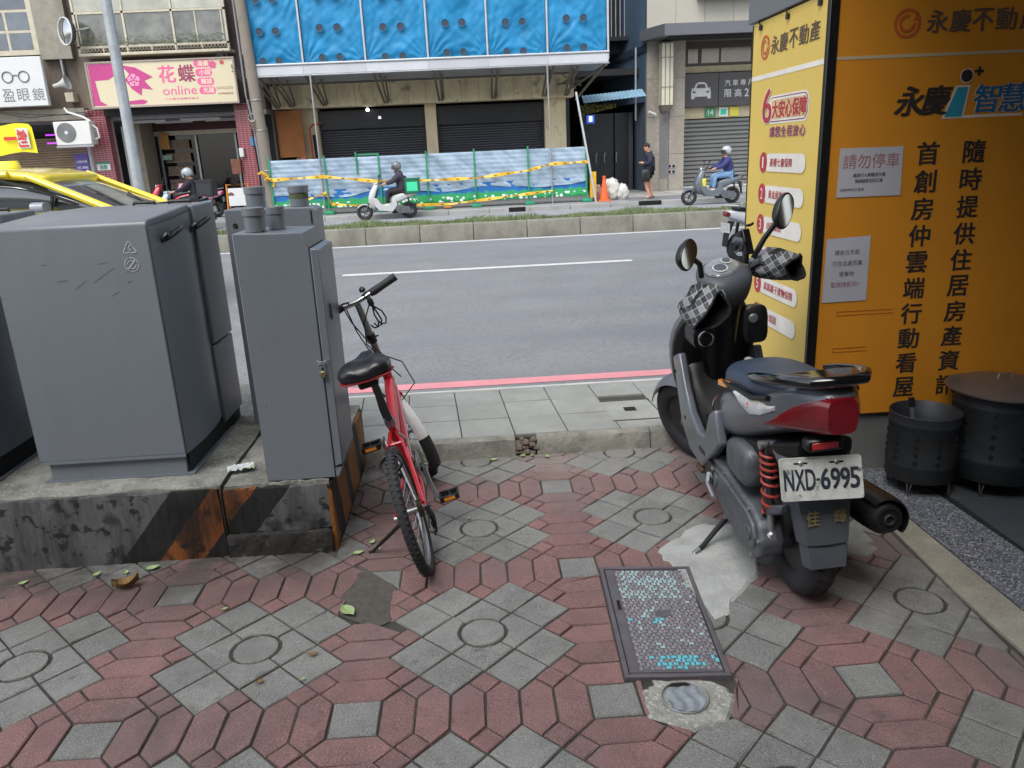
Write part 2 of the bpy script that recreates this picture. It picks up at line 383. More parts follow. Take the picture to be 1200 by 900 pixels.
for i in range(-4, 4):
    for j in range(-2, 4):
        cx, cy = X0+i*Pd, Y0+j*Pd
        T = lambda ps: [(cx+a*w, cy+b*w) for a, b in ps]
        rot = lambda ps, k: [((a, b), (-b, a), (-a, -b), (b, -a))[k] for a, b in ps]
        # eight outer tilted squares, four notched ones and the disc
        # tilted 4x4 grid: vertices (u+v, v-u) for u,v in -2..2
        g = lambda u, v: (u+v, v-u)
        for u in range(-2, 2):
            for v in range(-2, 2):
                if u in (-2, 1) and v in (-2, 1): continue
                sq = [g(u, v), g(u+1, v), g(u+1, v+1), g(u, v+1)]
                if u in (-1, 0) and v in (-1, 0):
                    rr = .80*1.0
                    # notch the corner at the centre with an arc
                    ci = [k for k, p in enumerate(sq) if abs(p[0])+abs(p[1]) < 1e-6][0]
                    pa, pb = sq[ci-1], sq[(ci+1) % 4]
                    a0 = math.atan2(pa[1], pa[0]); a1 = math.atan2(pb[1], pb[0])
                    while a1-a0 > PI: a1 -= 2*PI
                    while a1-a0 < -PI: a1 += 2*PI
                    arc = [(rr*math.cos(a0+(a1-a0)*t/4), rr*math.sin(a0+(a1-a0)*t/4)) for t in range(5)]
                    poly = sq[:ci]+arc+sq[ci+1:]
                    paver('notched_paver', T(poly), grayp)
                else: paver('square_paver', T(sq), grayp)
        paver('round_paver', T([(.76*math.cos(k*PI/8), .76*math.sin(k*PI/8)) for k in range(16)]), grayp)
        h = 3+math.sqrt(2)/2                      # half period in units of w
        s_ = math.sqrt(2)/2
        paver('square_paver', T([(3, 3), (3+2*s_, 3), (3+2*s_, 3+2*s_), (3, 3+2*s_)]), grayp)
        for k in range(-3, 3):
            a, b = k, k+1
            hexv = [(a, h-s_), ((a+b)/2, h-s_-.5), (b, h-s_), (b, h+s_), ((a+b)/2, h+s_+.5), (a, h+s_)]
            paver('hexagonal_paver', T(hexv), redp)
            paver('hexagonal_paver', T([(y, x) for x, y in hexv]), redp)
        for k in (-2, 0, 2):
            for b in (2.5, 2*h-2.5):
                sm = [(k-.5, b), (k, b-.5), (k+.5, b), (k, b+.5)]
                paver('small_paver', T(sm), redp)
                paver('small_paver', T([(y, x) for x, y in sm]), redp)

def blob_sheet(name, poly, z, mat, parent, jit=.012, n=5, dome=0.):
    pts = []
    for i in range(len(poly)):
        a, b = Vector(poly[i]), Vector(poly[(i+1) % len(poly)])
        for t in range(n):
            p = a.lerp(b, t/n); pts.append((p.x+random.uniform(-jit, jit), p.y+random.uniform(-jit, jit)))
    cx = sum(p[0] for p in pts)/len(pts); cy = sum(p[1] for p in pts)/len(pts)
    m = MB(); N = len(pts)
    vs = [(cx+(p[0]-cx)*1.07, cy+(p[1]-cy)*1.07, -.004) for p in pts]+[(cx+(p[0]-cx)*1.0, cy+(p[1]-cy)*1.0, z) for p in pts]+[(cx, cy, z+dome)]
    m.add(vs, [(i, (i+1) % N, (i+1) % N+N, i+N) for i in range(N)]+[(i+N, (i+1) % N+N, 2*N) for i in range(N)])
    return m.build(name, mat, parent, smooth=False)
cp = M('patch_cement', '#a8aaa7', .92, var=.15, scale=9, bump=1.0, bscale=120, dirt=.5, dcol='#7d7d78', dscale=7)
speckle(cp, 160, '#6b6b68', .57, .7, .5)
blob_sheet('cement_patch', PATCH, .004, cp, pav, dome=.004)
blob_sheet('dirt_patch', DIRT, -.004, M('bare_dirt', '#514e48', .97, var=.25, scale=30, bump=1.4, bscale=70), pav, dome=-.002)
rc = speckle(M('rough_cement', '#94948d', .95, var=.25, scale=18, bump=1.6, bscale=60, dirt=.5, dcol='#5f5f58', dscale=14), 90, '#c9c9c2', .56, .66, .6)
blob_sheet('cement_collar', COVER, .0035, rc, pav, jit=.008)
blob_sheet('cement_smear', [(1.30, 2.62), (1.55, 2.70), (1.62, 2.95), (1.45, 3.05), (1.33, 2.85)], .0032, M('cement_film', '#7f807c', .95, var=.2, scale=12, bump=.6), pav, jit=.03)

# manhole cover with raised chequer studs
iron = M('cast_iron', '#68646a', .62, metal=.35, var=.25, scale=20, bump=.5, bscale=150, dirt=.4, dcol='#4c423b', dscale=10)
mh = empty('manhole_cover', (.58, 2.36, 0), R(-3.5), 'rectangular iron chamber cover with raised studs and flakes of turquoise paint, set in the paving', 'manhole cover')
def quad(u, v):   # u,v in 0..1 across the measured cover, in mh's own space
    a, b, c, d_ = [Vector(p) for p in MANH]
    p = (a.lerp(b, u)).lerp(d_.lerp(c, u), v); q = Vector((p.x-.58, p.y-2.36)); t = R(3.5)
    return (q.x*math.cos(t)-q.y*math.sin(t), q.x*math.sin(t)+q.y*math.cos(t))
def qbox(m, u0, u1, v0, v1, z0, z1):
    ps = [quad(u0, v0), quad(u1, v0), quad(u1, v1), quad(u0, v1)]
    m.add([(p[0], p[1], z0) for p in ps]+[(p[0], p[1], z1) for p in ps], [(0,3,2,1),(4,5,6,7),(0,1,5,4),(1,2,6,5),(2,3,7,6),(3,0,4,7)])
fr = MB(); qbox(fr, 0, 1, 0, .022, -.01, .009); qbox(fr, 0, 1, .978, 1, -.01, .009); qbox(fr, 0, .045, .024, .976, -.01, .009); qbox(fr, .955, 1, .024, .976, -.01, .009)
fr.build('frame', iron, mh, bevel=.0015)
pl = MB(); qbox(pl, .055, .945, .03, .97, -.01, .003); pl.build('plate', iron, mh)
bd = MB(); qbox(bd, .06, .14, .035, .965, .003, .0065); qbox(bd, .142, .94, .035, .05, .003, .0065); bd.build('border', iron, mh)
turq = M('turquoise_paint', '#5fb8c4', .7, var=.25, scale=60); turq2 = M('worn_turquoise_paint', '#97adb0', .7, var=.3, scale=60); stc = M('stud_iron', '#8b898d', .55, metal=.4, var=.3, scale=40)
studs = MB(); st2 = MB(); st3 = MB(); NU, NV = 15, 34
for a in range(NU):
    for b in range(NV):
        u = .175+a*(.75/(NU-1)); v = .075+b*(.875/(NV-1)); 
        if b % 2: u += .024
        if u > .94: continue
        p = quad(u, v); s1 = .0085 if (a+b) % 2 else .0055; s2 = .0055 if (a+b) % 2 else .0085
        pr = 0
        if v > .66: pr = .42
        if v > .66 and u > .8: pr = .12
        if v < .17 and .35 < u < .75: pr = .62
        if v < .10 and u < .75: pr = max(pr, .2)
        if .42 < v < .62 and .28 < u < .55: pr = .3
        if .2 < v < .45 and .45 < u < .7: pr = .08
        pr = max(pr, .06)
        hit = random.random() < pr*1.25; m_ = (st2 if (v < .17 or (.42 < v < .62 and random.random() < .3)) else st3) if hit else studs
        m_.add([(p[0]-s1, p[1]-s2, .003), (p[0]+s1, p[1]-s2, .003), (p[0]+s1, p[1]+s2, .003), (p[0]-s1, p[1]+s2, .003),
                (p[0]-s1*.6, p[1]-s2*.6, .0065), (p[0]+s1*.6, p[1]-s2*.6, .0065), (p[0]+s1*.6, p[1]+s2*.6, .0065), (p[0]-s1*.6, p[1]+s2*.6, .0065)],
               [(4,5,6,7),(0,1,5,4),(1,2,6,5),(2,3,7,6),(3,0,4,7)])
tag(studs.build('studs', stc, mh), kind='stuff'); tag(st3.build('worn_painted_studs', turq2, mh), kind='stuff'); tag(st2.build('painted_studs', turq, mh), kind='stuff')
hp = quad(.115, .60); MB().box((hp[0]-.006, hp[1]-.03, .0066), (hp[0]+.006, hp[1]+.03, .0075)).build('keyhole', M('black_gap', '#0b0b0b', .9), mh)
pv = quad(.55, .52); MB().box((pv[0]-.03, pv[1]-.02, .003), (pv[0]+.03, pv[1]+.02, .0067)).build('badge', iron, mh, bevel=.001)
# small round valve cover with a crumpled sheet of metal foil
vc = empty('valve_cover', (.565, 1.925, .003), 0, 'small round access cover with a pale steel ring set in rough cement', 'valve cover')
steel = M('worn_steel', '#a7a9ab', .35, metal=.8, var=.15, scale=25, bump=.2)
MB().torus((0, 0, .004), .069, .0028, 'z', 40, 8).build('ring', steel, vc, smooth=True)
m = MB()
N = 14; vs = []; fs = []
for i in range(N+1):
    for j in range(N+1):
        x = -.05+.11*i/N; y = -.062+.115*j/N; rr = math.hypot(x, y); 
        if rr > .062: x, y = x*.062/rr, y*.062/rr
        vs.append((x, y, .003+.0045*math.sin(x*170+math.sin(y*60)*1.6)*.5))
for i in range(N):
    for j in range(N): fs.append((i*(N+1)+j, (i+1)*(N+1)+j, (i+1)*(N+1)+j+1, i*(N+1)+j+1))
m.add(vs, fs).build('lid', M('pale_lid', '#8f969b', .5, metal=.3, var=.2, scale=30, bump=.4), vc, smooth=True)
MB().add([(-.04, .05, .0065), (.03, .05, .0065), (.02, .064, .0065), (-.025, .064, .0065)], [(0, 1, 2, 3)]).build('gap', MC['black_gap'], vc)

# concrete strip, granite threshold and dark tiles at the arcade
st = tag(MB().prism([(1.675, -3), (1.83, -3), (1.832, 2.2), (1.828, 3.0), (1.84, 3.52), (1.735, 3.52), (1.708, 2.82), (1.684, 2.4)], 'z', -.2, .002).build('concrete_strip', speckle(M('strip_concrete', '#8f8c80', .92, var=.18, scale=7, bump=.9, bscale=110, dirt=.4, dcol='#66645b', dscale=4), 150, '#b9b6aa', .57, .7, .5)), kind='structure')
gr = speckle(speckle(M('granite_speckle', '#5c6067', .55, var=.1, scale=9, bump=.15, bscale=120), 130, '#a9adb3', .53, .62, .9), 110, '#1f2226', .56, .64, .9)
tag(MB().prism([(1.837, -3), (2.12, -3), (2.10, 2.60), (2.07, 3.52), (1.847, 3.52), (1.835, 3.0), (1.839, 2.2)], 'z', -.2, .004).build('granite_threshold', gr), kind='structure')
fl = tag(box('arcade_floor', (2.0, -6, -.2), (9, 5, -.003), M('arcade_joint', '#1d1f21', .8)), kind='structure')
dt = M('dark_tile', '#454a4f', .5, var=.12, scale=6, bump=.1, obj=.08)
for i in range(5):
    for j in range(9):
        x, y = 2.125+i*.4, 3.5-(j+1)*.4
        MB().box((x+.002, y+.002, -.003), (x+.398, y+.398, .003)).build('floor_tile', dt, fl, bevel=.001)

# raised kerb strip with slabs
slab = speckle(M('slab_concrete', '#8f918d', .92, var=.12, scale=6, bump=.5, bscale=130, obj=.07, dirt=.4, dcol='#70716c', dscale=3.5, world=True), 170, '#6e6f6b', .55, .7, .5)
kerbm = speckle(M('kerb_concrete', '#85847d', .95, var=.25, scale=9, bump=1.6, bscale=40, dirt=.75, dcol='#4e4d47', dscale=5, world=True), 120, '#a5a49b', .56, .7, .4)
ks = tag(box('kerb', (-40, 4.0, -.2), (40, 4.93, .088), mortar), kind='structure')
xk = [-3.4, -2.5, -1.62, -.71, -.13, .30]
for a, b in [(-4.3, -3.4), (-3.4, -2.5), (-2.5, -1.62), (-1.62, -.66), (-.66, .185), (.30, .93), (.93, 1.35), (1.35, 2.2), (2.2, 3.1)]:
    m = MB(); n = 12; vs = []
    rows = [(3.952, -.02), (3.957, .05), (3.965, .088), (3.985, .099), (4.005, .1)]
    for i in range(n+1):
        x = a+.003+(b-a-.006)*i/n
        for y, z in rows:
            vs.append((x, y+random.uniform(-.005, .005)-(.01 if z < 0 else 0), z+(random.uniform(-.006, .004) if 0 < z < .095 else 0)))
    k = len(rows)
    vs += [(a+.003, 4.02, -.02), (b-.003, 4.02, -.02), (b-.003, 4.02, .1), (a+.003, 4.02, .1)]; q = len(vs)-4
    fs = [(i*k+j, (i+1)*k+j, (i+1)*k+j+1, i*k+j+1) for i in range(n) for j in range(k-1)]
    fs += [tuple([j for j in range(k)]+[q+3, q])[::-1], tuple([n*k+j for j in range(k)]+[q+2, q+1])]
    fs += [tuple([i*k+k-1 for i in range(n+1)]+[q+2, q+3])]
    m.add(vs, fs).build('kerb_stone', kerbm, ks, smooth=True, angle=50)
# broken gap filled with rubble
rb = M('rubble', '#6a6058', .95, var=.4, scale=30, bump=1.2)
for i in range(34):
    x = random.uniform(.178, .307); z = random.uniform(0, .085); s1 = random.uniform(.010, .027)
    MB().lathe([(s1*.4, -s1*.6), (s1, -s1*.1), (s1*.8, s1*.4), (s1*.3, s1*.7)], 6).build('rubble_stone', rb, ks).location = (x, random.uniform(3.965, 3.99), z)
sx0, sp = -.105, .295
for i in range(-9, 9):
    for r_ in range(3):
        ya, yb = 4.022+r_*.293, 4.022+(r_+1)*.293-.004
        xa = sx0+i*sp; sk = -.065                     # the strip runs slightly askew
        A = lambda x, y: (x+sk*(y-4), y)
        if i == 3 and r_ in (0, 1):    # inspection cover sits here
            if r_ == 0: ya, yb = 4.022, 4.135
            else: continue
        ps = [A(xa+.003, ya+.003), A(xa+sp-.003, ya+.003), A(xa+sp-.003, yb), A(xa+.003, yb)]
        m = MB().prism([(p[0], p[1]) for p in ps], 'z', .085, .1+random.uniform(-.0015, .0015))
        m.build('paving_slab', slab, ks, bevel=.002)
ck = MB(); ck.prism([(.765, 4.145), (1.06, 4.145), (1.035, 4.50), (.74, 4.50)], 'z', .085, .099); ck.build('inspection_lid', slab, ks, bevel=.002)
fm = MB()
for a, b in [((.755, 4.137), (1.07, 4.145)), ((.735, 4.497), (1.045, 4.505))]: fm.box((a[0], a[1], .085), (b[0], b[1], .103))
fm.build('lid_frame', M('rusty_steel', '#5f5a56', .6, metal=.5, var=.3, scale=30), ks)
MB().box((.86, 4.30, .0992), (.93, 4.37, .1004)).build('lid_grip', MC['black_gap'], ks)
box('kerb_edge', (-40, 4.905, -.15), (40, 4.945, .098), M('kerb_edge_pale', '#b5b6b2', .9, var=.15, scale=8, bump=.5), ks, bevel=.008)

# median between the carriageways
med = tag(box('median', (-40, 16.55, -.2), (40, 17.5, .2), M('soil', '#4d4a3a', .95)), kind='structure')
mk = M('median_kerb', '#807e74', .92, var=.22, scale=2.5, bump=.6, bscale=30, dirt=.75, dcol='#5c5a50', dscale=2.2, stretch=(1, 1, .6), world=True)
for i in range(-12, 13):
    x = 2.33+i*1.12
    MB().prism([(16.36, -.13), (16.37, .1), (16.40, .21), (16.43, .225), (16.56, .225), (16.56, -.13)], 'x', x+.006, x+1.114).build('median_kerb_stone', mk, med, bevel=.006)
    MB().prism([(17.66, -.05), (17.66, .19), (17.52, .2), (17.5, -.05)], 'x', x+.006, x+1.114).build('median_kerb_stone', mk, med)
gm = MB()
for i in range(26000):
    x = random.uniform(-11, 11); y = 16.52+random.random()*1.05; h_ = random.uniform(.03, .085)*(1.2+.5*math.sin(x*2.1)+.35*math.sin(x*5.3+1)); a = random.uniform(0, PI); 
    if random.random() < .25*(1+math.sin(x*1.3)): continue
    wd = .012; dx, dy = math.cos(a)*wd, math.sin(a)*wd; lx, ly = random.uniform(-.05, .05), random.uniform(-.05, .05)
    gm.v += [(x-dx, y-dy, .19), (x+dx, y+dy, .19), (x+lx, y+ly, .2+h_)]; k = len(gm.v); gm.f.append((k-3, k-2, k-1))
tag(gm.build('grass', M('grass_blade', '#74825a', .9, var=.35, scale=1.5), None), 'low patchy green grass growing along the top of the median', None, None, 'stuff')
# far pavement
fk = tag(box('far_pavement', (-40, 22.45, -.2), (40, 34, .1), M('far_paving', '#8b8c8d', .9, var=.12, scale=1.2, bump=.3, dirt=.3, dcol='#77787a', dscale=.8)), kind='structure')
fkm = M('far_kerb_concrete', '#9a9a97', .92, var=.15, scale=1.5, bump=.4, dirt=.4, dcol='#7a7a76', dscale=2)
for i in range(-11, 12):
    x = 1.75+i*1.15
    if abs(x-5.2) < .3: pass
    MB().box((x+.006, 22.25, -.05), (x+1.144, 22.45, .1)).build('far_kerb_stone', fkm, fk, bevel=.012)
MB().box((1.15, 22.24, -.02), (1.62, 22.30, .104)).build('drain_inlet', MC['black_gap'], fk)
MB().box((4.85, 22.24, -.02), (5.5, 22.30, .104)).build('drain_inlet', MC['black_gap'], fk)
MB().box((4.7, 22.5, .1), (9.0, 24.2, .104)).build('apron', M('apron_grey', '#77797c', .85, var=.1), fk)
for k in range(6): MB().box((5.0+k*.8, 24.25, .1), (5.7+k*.8, 26.9, .104)).build('entrance_tile', M('pale_stone_floor', '#a6a39c', .6, var=.1, obj=.1), fk)
# ================================================================ PLINTHS AND GREY CABINETS
top_c = speckle(M('plinth_top', '#83837e', .95, var=.25, scale=6, bump=1.6, bscale=45, dirt=.9, dcol='#45463f', dscale=5), 70, '#b2b2aa', .58, .7, .5)
face_base = M('plinth_paint', '#9c9c9a', .8, var=.22, scale=9, bump=1.6, bscale=38, dirt=.95, dcol='#252523', dscale=7, stretch=(1, 1, .22))
speckle(face_base, 22, '#151514', .58, .64, .85); speckle(face_base, 9, '#262624', .54, .64, .7)
stripes(face_base, (1, 0, -.82, .4, 1.1), [(0, '#8b8e92'), (.476, '#2c2c2e'), (.540, '#c8722c'), (.614, '#2a2a2c'), (.672, '#8c8f93'), (.826, '#c8722c')], .012, 9)
low_face = speckle(M('plinth_low_paint', '#3c3a38', .9, var=.35, scale=8, bump=1.8, bscale=40, dirt=.6, dcol='#1c1b1a', dscale=7), 40, '#77756f', .6, .7, .5)
stripes(low_face, (1, 0, -.82, .4, 1.1), [(0, '#ffffff'), (.540, '#ff9a50'), (.614, '#b8b8b8')], .02, 9)
side_face = M('plinth_side_paint', '#a6a4a0', .8, var=.22, scale=10, bump=1.2, bscale=45, dirt=.5, dcol='#3b3833', dscale=8)
stripes(side_face, (0, 1, .35, .8, -2.42), [(0, '#c98335'), (.08, '#3a3534'), (.19, '#c98335'), (.34, '#3a3a3c'), (.42, '#c98335'), (.60, '#3a3a3c'), (.70, '#c98335'), (.84, '#454547')], .02, 10)
def rough_block(name, x0, x1, y0, y1, z0, z1, mat, parent, jit=.004, nx=24, ny=6, nz=5):
    m = MB()
    def face(P, nu, nv):
        vs = [P(i/nu, j/nv) for i in range(nu+1) for j in range(nv+1)]
        m.add(vs, [(i*(nv+1)+j, (i+1)*(nv+1)+j, (i+1)*(nv+1)+j+1, i*(nv+1)+j+1) for i in range(nu) for j in range(nv)])
    L = lambda a, b, t: a+(b-a)*t
    face(lambda u, v: (L(x0, x1, u), y0, L(z0, z1, v)), nx, nz)
    face(lambda u, v: (L(x0, x1, u), y1, L(z0, z1, v)), nx, nz)
    face(lambda u, v: (L(x0, x1, u), L(y0, y1, v), z1), nx, ny)
    face(lambda u, v: (x0, L(y0, y1, u), L(z0, z1, v)), ny, nz)
    face(lambda u, v: (x1, L(y0, y1, u), L(z0, z1, v)), ny, nz)
    o = m.build(name, mat, parent, smooth=False)
    bm = bmesh.new(); bm.from_mesh(o.data); bmesh.ops.remove_doubles(bm, verts=bm.verts, dist=1e-4)
    for v in bm.verts:
        edge = (abs(v.co.z-z1) < 1e-4)+(abs(v.co.y-y0) < 1e-4)+(abs(v.co.x-x1) < 1e-4)
        k = jit*(1 if edge < 2 else 1.6)
        v.co += Vector((random.uniform(-k, k)*.5, random.uniform(-k, k), random.uniform(-k, k)))
        if edge >= 2: v.co.y += .004 if abs(v.co.y-y0) < .01 else 0; v.co.z -= .004 if abs(v.co.z-z1) < .01 else 0
    bm.to_mesh(o.data); bm.free(); o.data.shade_smooth(); o.data.set_sharp_from_angle(angle=R(50))
    return o
p1 = empty('concrete_plinth', (0, 0, 0), 0, 'long weathered concrete plinth under the large grey cabinets, with a black diagonal band', 'plinth')
rough_block('block', -5.5, -1.105, 3.04, 4.6, -.1, .322, top_c, p1, .004, 60, 14, 6)
rough_block('painted_front', -5.5, -1.11, 3.02, 3.045, -.02, .312, face_base, p1, .003, 80, 1, 9)
p2 = empty('concrete_plinth', (0, 0, 0), 0, 'short concrete plinth under the slim grey box, with orange and black corner stripes', 'plinth')
rough_block('block', -1.09, -.655, 3.045, 4.05, -.1, .315, top_c, p2, .004, 14, 18, 6)
rough_block('painted_front', -1.092, -.66, 3.03, 3.05, .10, .30, face_base, p2, .003, 16, 1, 5)
rough_block('painted_side', -.66, -.645, 3.03, 4.04, -.02, .30, side_face, p2, .0025, 2, 30, 7)
rough_block('ledge', -1.10, -.66, 3.005, 3.035, -.02, .098, low_face, p2, .005, 20, 2, 5)

gm_ = M('cabinet_grey', '#6e757d', .34, var=.05, scale=2.5, bump=.08, bscale=14, dirt=.34, dcol='#565b60', dscale=2.6, stretch=(1, 1, .4))
speckle(gm_, 38, '#4a4f55', .71, .76, .7)
gsd = M('cabinet_side_grey', '#69717a', .33, var=.06, scale=2.5, dirt=.3, dcol='#565c62', dscale=2.2, stretch=(1, 1, .3))
dk = M('cabinet_dark_gap', '#17181a', .8); blk = M('black_plastic', '#15161a', .42, var=.1, scale=30)
scuff = M('scuff_mark', '#4a5056', .6)
stencil = M('stencil_white', '#b6bbc0', .8, var=.15, scale=60, dirt=.55, dcol='#7b8187', dscale=50)
def cabinet(x0, x1, label, marks=True):
    c = empty('utility_cabinet', (x1, 3.17, .322), 0, label, 'cabinet')
    W_ = x1-x0
    def prof(y0, y1, inset=0):
        return [(y0, 0), (y0, .96), (y0+.008, .985), (y0+.03, 1.0), (y1-.02, 1.03), (y1, 1.02), (y1, 0)]
    m = MB().prism([(0, .098), (0, 1.062), (.006, 1.078), (.02, 1.088), (.508, 1.116), (.508, .098)], 'x', -W_, -.018)
    m.build('body', gm_, c, bevel=.006, seg=2)
    # gently bulged side sheet
    m = MB(); vs = []; nu, nv = 12, 10
    for i in range(nu+1):
        for j in range(nv+1):
            y = .004+.502*i/nu; z = .1+(.96+.03*i/nu)*j/nv; vs.append((-.018+.018*(1-abs(2*i/nu-1)**2.2)+.002, y, z))
    fs = [(i*(nv+1)+j, (i+1)*(nv+1)+j, (i+1)*(nv+1)+j+1, i*(nv+1)+j+1) for i in range(nu) for j in range(nv)]
    m.add(vs, fs).build('side_sheet', gsd, c, smooth=True)
    MB().box((-W_+.01, .514, .46), (0, .81, 1.112)).build('rear_door', gsd, c, bevel=.008, seg=2)
    MB().box((-W_+.01, .514, .06), (-.004, .81, .452)).build('rear_panel', gsd, c, bevel=.006)
    MB().box((-W_+.03, .5, .07), (-.02, .52, 1.09)).build('seam', dk, c)
    MB().box((-W_+.03, .015, 0), (-.03, .60, .094)).build('skirt', gm_, c, bevel=.003)
    MB().box((-W_+.03, .03, .0), (-.02, .8, .099)).build('void', dk, c)
    MB().box((-W_, .01, -.002), (-.0, .62, .008)).build('base_rail', gm_, c)
    MB().box((-W_+.02, -.004, .088), (-.02, .004, .100)).build('lip', gm_, c)
    for y, z in ((.10, 1.018), (.46, 1.03)):
        m = MB(); m.x = Matrix.Translation((.034, y+.055, z)) @ Matrix.Rotation(R(-24), 4, 'Y') @ Matrix.Rotation(R(12), 4, 'X'); m.torus((0, 0, 0), .050, .0085, 'z', 24, 8)
        m.x = Matrix.Identity(4)
        m.tube([(-.02, y, z-.03), (.006, y, z-.012), (.02, y+.012, z)], .012, 8)
        h = m.build('lifting_ring', blk, c, smooth=True)
        h.scale = (.8, 1, 1)
    for x in (-W_*.5+.01, -.14):
        MB().tube([(x-.05, .75, 1.105), (x-.05, .75, 1.124), (x+.05, .75, 1.124), (x+.05, .75, 1.105)], .008, 8).build('roof_handle', blk, c, smooth=True)
    if marks:
        y = -.0022
        m = MB()
        def stroke(pts, t, closed=False):
            n = len(pts)
            for i in range(n if closed else n-1):
                a, b = Vector(pts[i]), Vector(pts[(i+1) % n]); d_ = (b-a).normalized(); q = Vector((-d_.y, d_.x))*t/2
                m.add([(p.x, y, p.y) for p in (a-q, b-q, b+q, a+q)], [(0, 1, 2, 3)])
        cx, cz = -.097, .981
        tri = [(cx-.028, cz-.018), (cx+.028, cz-.018), (cx, cz+.030)]
        for i in range(3):
            a, b = Vector(tri[i]), Vector(tri[(i+1) % 3]); stroke([a.lerp(b, .06), a.lerp(b, .45)], .004); stroke([a.lerp(b, .52), a.lerp(b, .94)], .004)
        stroke([(cx+.003, cz+.012), (cx-.005, cz-.001), (cx+.004, cz-.002), (cx-.002, cz-.013)], .004)
        cx, cz = -.099, .916
        for a0 in (20, 110, 200, 290): stroke([(cx+.027*math.cos(R(a0+t*10)), cz+.027*math.sin(R(a0+t*10))) for t in range(9)], .0035)
        stroke([(cx-.018, cz-.02), (cx+.018, cz+.02)], .005)
        for a0 in (60, 240): stroke([(cx+.016*math.cos(R(a0+t*16)), cz+.016*math.sin(R(a0+t*16))) for t in range(8)], .003)
        m.build('warning_stencil', stencil, c)
        m = MB(); y = -.0016
        for a, b in [((-.40, .862), (-.36, .868)), ((-.26, .853), (-.175, .905)), ((-.335, .83), (-.29, .862)), ((-.13, .845), (-.11, .852)), ((-.125, .885), (-.095, .905)), ((-.02, .855), (-.002, .885)), ((-.23, .925), (-.19, .93)), ((-.45, .93), (-.43, .932)), ((-.2, .795), (-.17, .81))]:
            stroke([a, b], .0014)
        tag(m.build('scuffs', scuff, c), kind='stuff')
    return c
cabinet(-1.885, -1.25, 'large grey steel cabinet with white lightning stencil and black lifting rings')
cabinet(-2.80, -2.105, 'large grey steel utility cabinet cut off by the left edge of the picture', False)

# slim box with vent pipes
ub = empty('utility_box', (-.91, 3.06, .316), 0, 'slim grey steel box with vent pipes and padlocked door beside the bicycle', 'utility box')
MB().prism([(0, 0), (.285, 0), (.285, .965), (.262, 1.022), (0, 1.03)], 'y', 0, .31).build('body', gm_, ub, bevel=.003)
dr = MB().prism([(.289, .05), (.322, .06), (.322, .955), (.289, .962)], 'y', -.004, .312).build('door', gsd, ub, bevel=.004, seg=2)
MB().box((.2855, -.002, .045), (.289, .30, .965)).build('seam', dk, ub)
MB().prism([(.286, 0), (.300, .003), (.318, .045), (.286, .045)], 'y', .003, .306).build('sill', gm_, ub, bevel=.002)
m = MB(); m.tube([(.272, -.004, .50), (.272, -.018, .50), (.296, -.018, .50), (.296, -.006, .50)], .003, 6)
m.tube([(.265, -.006, .512), (.282, -.02, .508), (.305, -.02, .514), (.312, -.006, .51)], .0025, 6)
m.build('hasp', steel, ub, smooth=True)
pk = MB(); pk.torus((.287, -.017, .480), .010, .0022, 'y', 16, 6); lk = pk.build('shackle', steel, ub, smooth=True)
MB().box((.274, -.026, .446), (.300, -.012, .472)).build('padlock', M('brass_dull', '#8d8468', .4, metal=.7, var=.2, scale=60), ub, bevel=.003)
MB().tube([(.3225, .10, .66), (.327, .10, .665), (.327, .10, .72), (.3225, .10, .725)], .005, 6).build('door_pull', gm_, ub, smooth=True)
def vent(par, x, y, z0, r, h, cap=.0, green=False):
    v = MB().lathe([(r, z0), (r, z0+h*.66), (r*1.09, z0+h*.67), (r*1.09, z0+h*.985), (r*1.06, z0+h), (r*.6, z0+h+.001), (r*.02, z0+h+.001)], 28, c=(x, y, 0)).build('vent_pipe', gm_, par, smooth=True, angle=25)
    if green: MB().lathe([(r*1.012, z0+h*.38), (r*1.012, z0+h*.62)], 28, c=(x, y, 0)).build('moss_band', M('green_film', '#4f5a3c', .8, var=.4, scale=40), v, smooth=True)
vent(ub, .072, .075, 1.03, .040, .092); vent(ub, .135, .17, 1.03, .033, .087)
MB().box((.10, .05, 1.029), (.11, .062, 1.034)).build('bolt', blk, ub)
rx = empty('utility_box', (-1.16, 3.83, .316), 0, 'grey steel box with two capped vent pipes standing behind the slim padlocked box', 'utility box')
MB().prism([(0, 0), (.428, 0), (.428, 1.06), (.41, 1.073), (0, 1.08)], 'y', 0, .20).build('body', gm_, rx, bevel=.003)
MB().box((.405, -.003, 1.0), (.412, .01, 1.06)).build('mark', dk, rx)
vent(rx, .125, .12, 1.078, .047, .10); vent(rx, .335, .12, 1.076, .046, .098, green=True)
MB().lathe([(.012, 0), (.012, -.004)], 12, 'y', c=(.045, .001, 1.005)).build('hole', dk, rx)
# litter
m = MB(); N = 10; vs = [(-.055+.11*i/N, -.03+.06*j/N, .004+.012*abs(math.sin(i*1.9+j*1.3))+.006*random.random()) for i in range(N+1) for j in range(N+1)]
pkx = m.add(vs, [(i*(N+1)+j, (i+1)*(N+1)+j, (i+1)*(N+1)+j+1, i*(N+1)+j+1) for i in range(N) for j in range(N)]).build('litter_packet', speckle(M('crumpled_white', '#b9bfc2', .5, var=.15, scale=30), 22, '#8d8d3a', .60, .64, .7))
pkx.location = (-1.055, 3.19, .325); pkx.rotation_euler = (0, 0, .3)
tag(pkx, 'crumpled white and yellow paper packet lying on the plinth between the cabinets', 'litter')
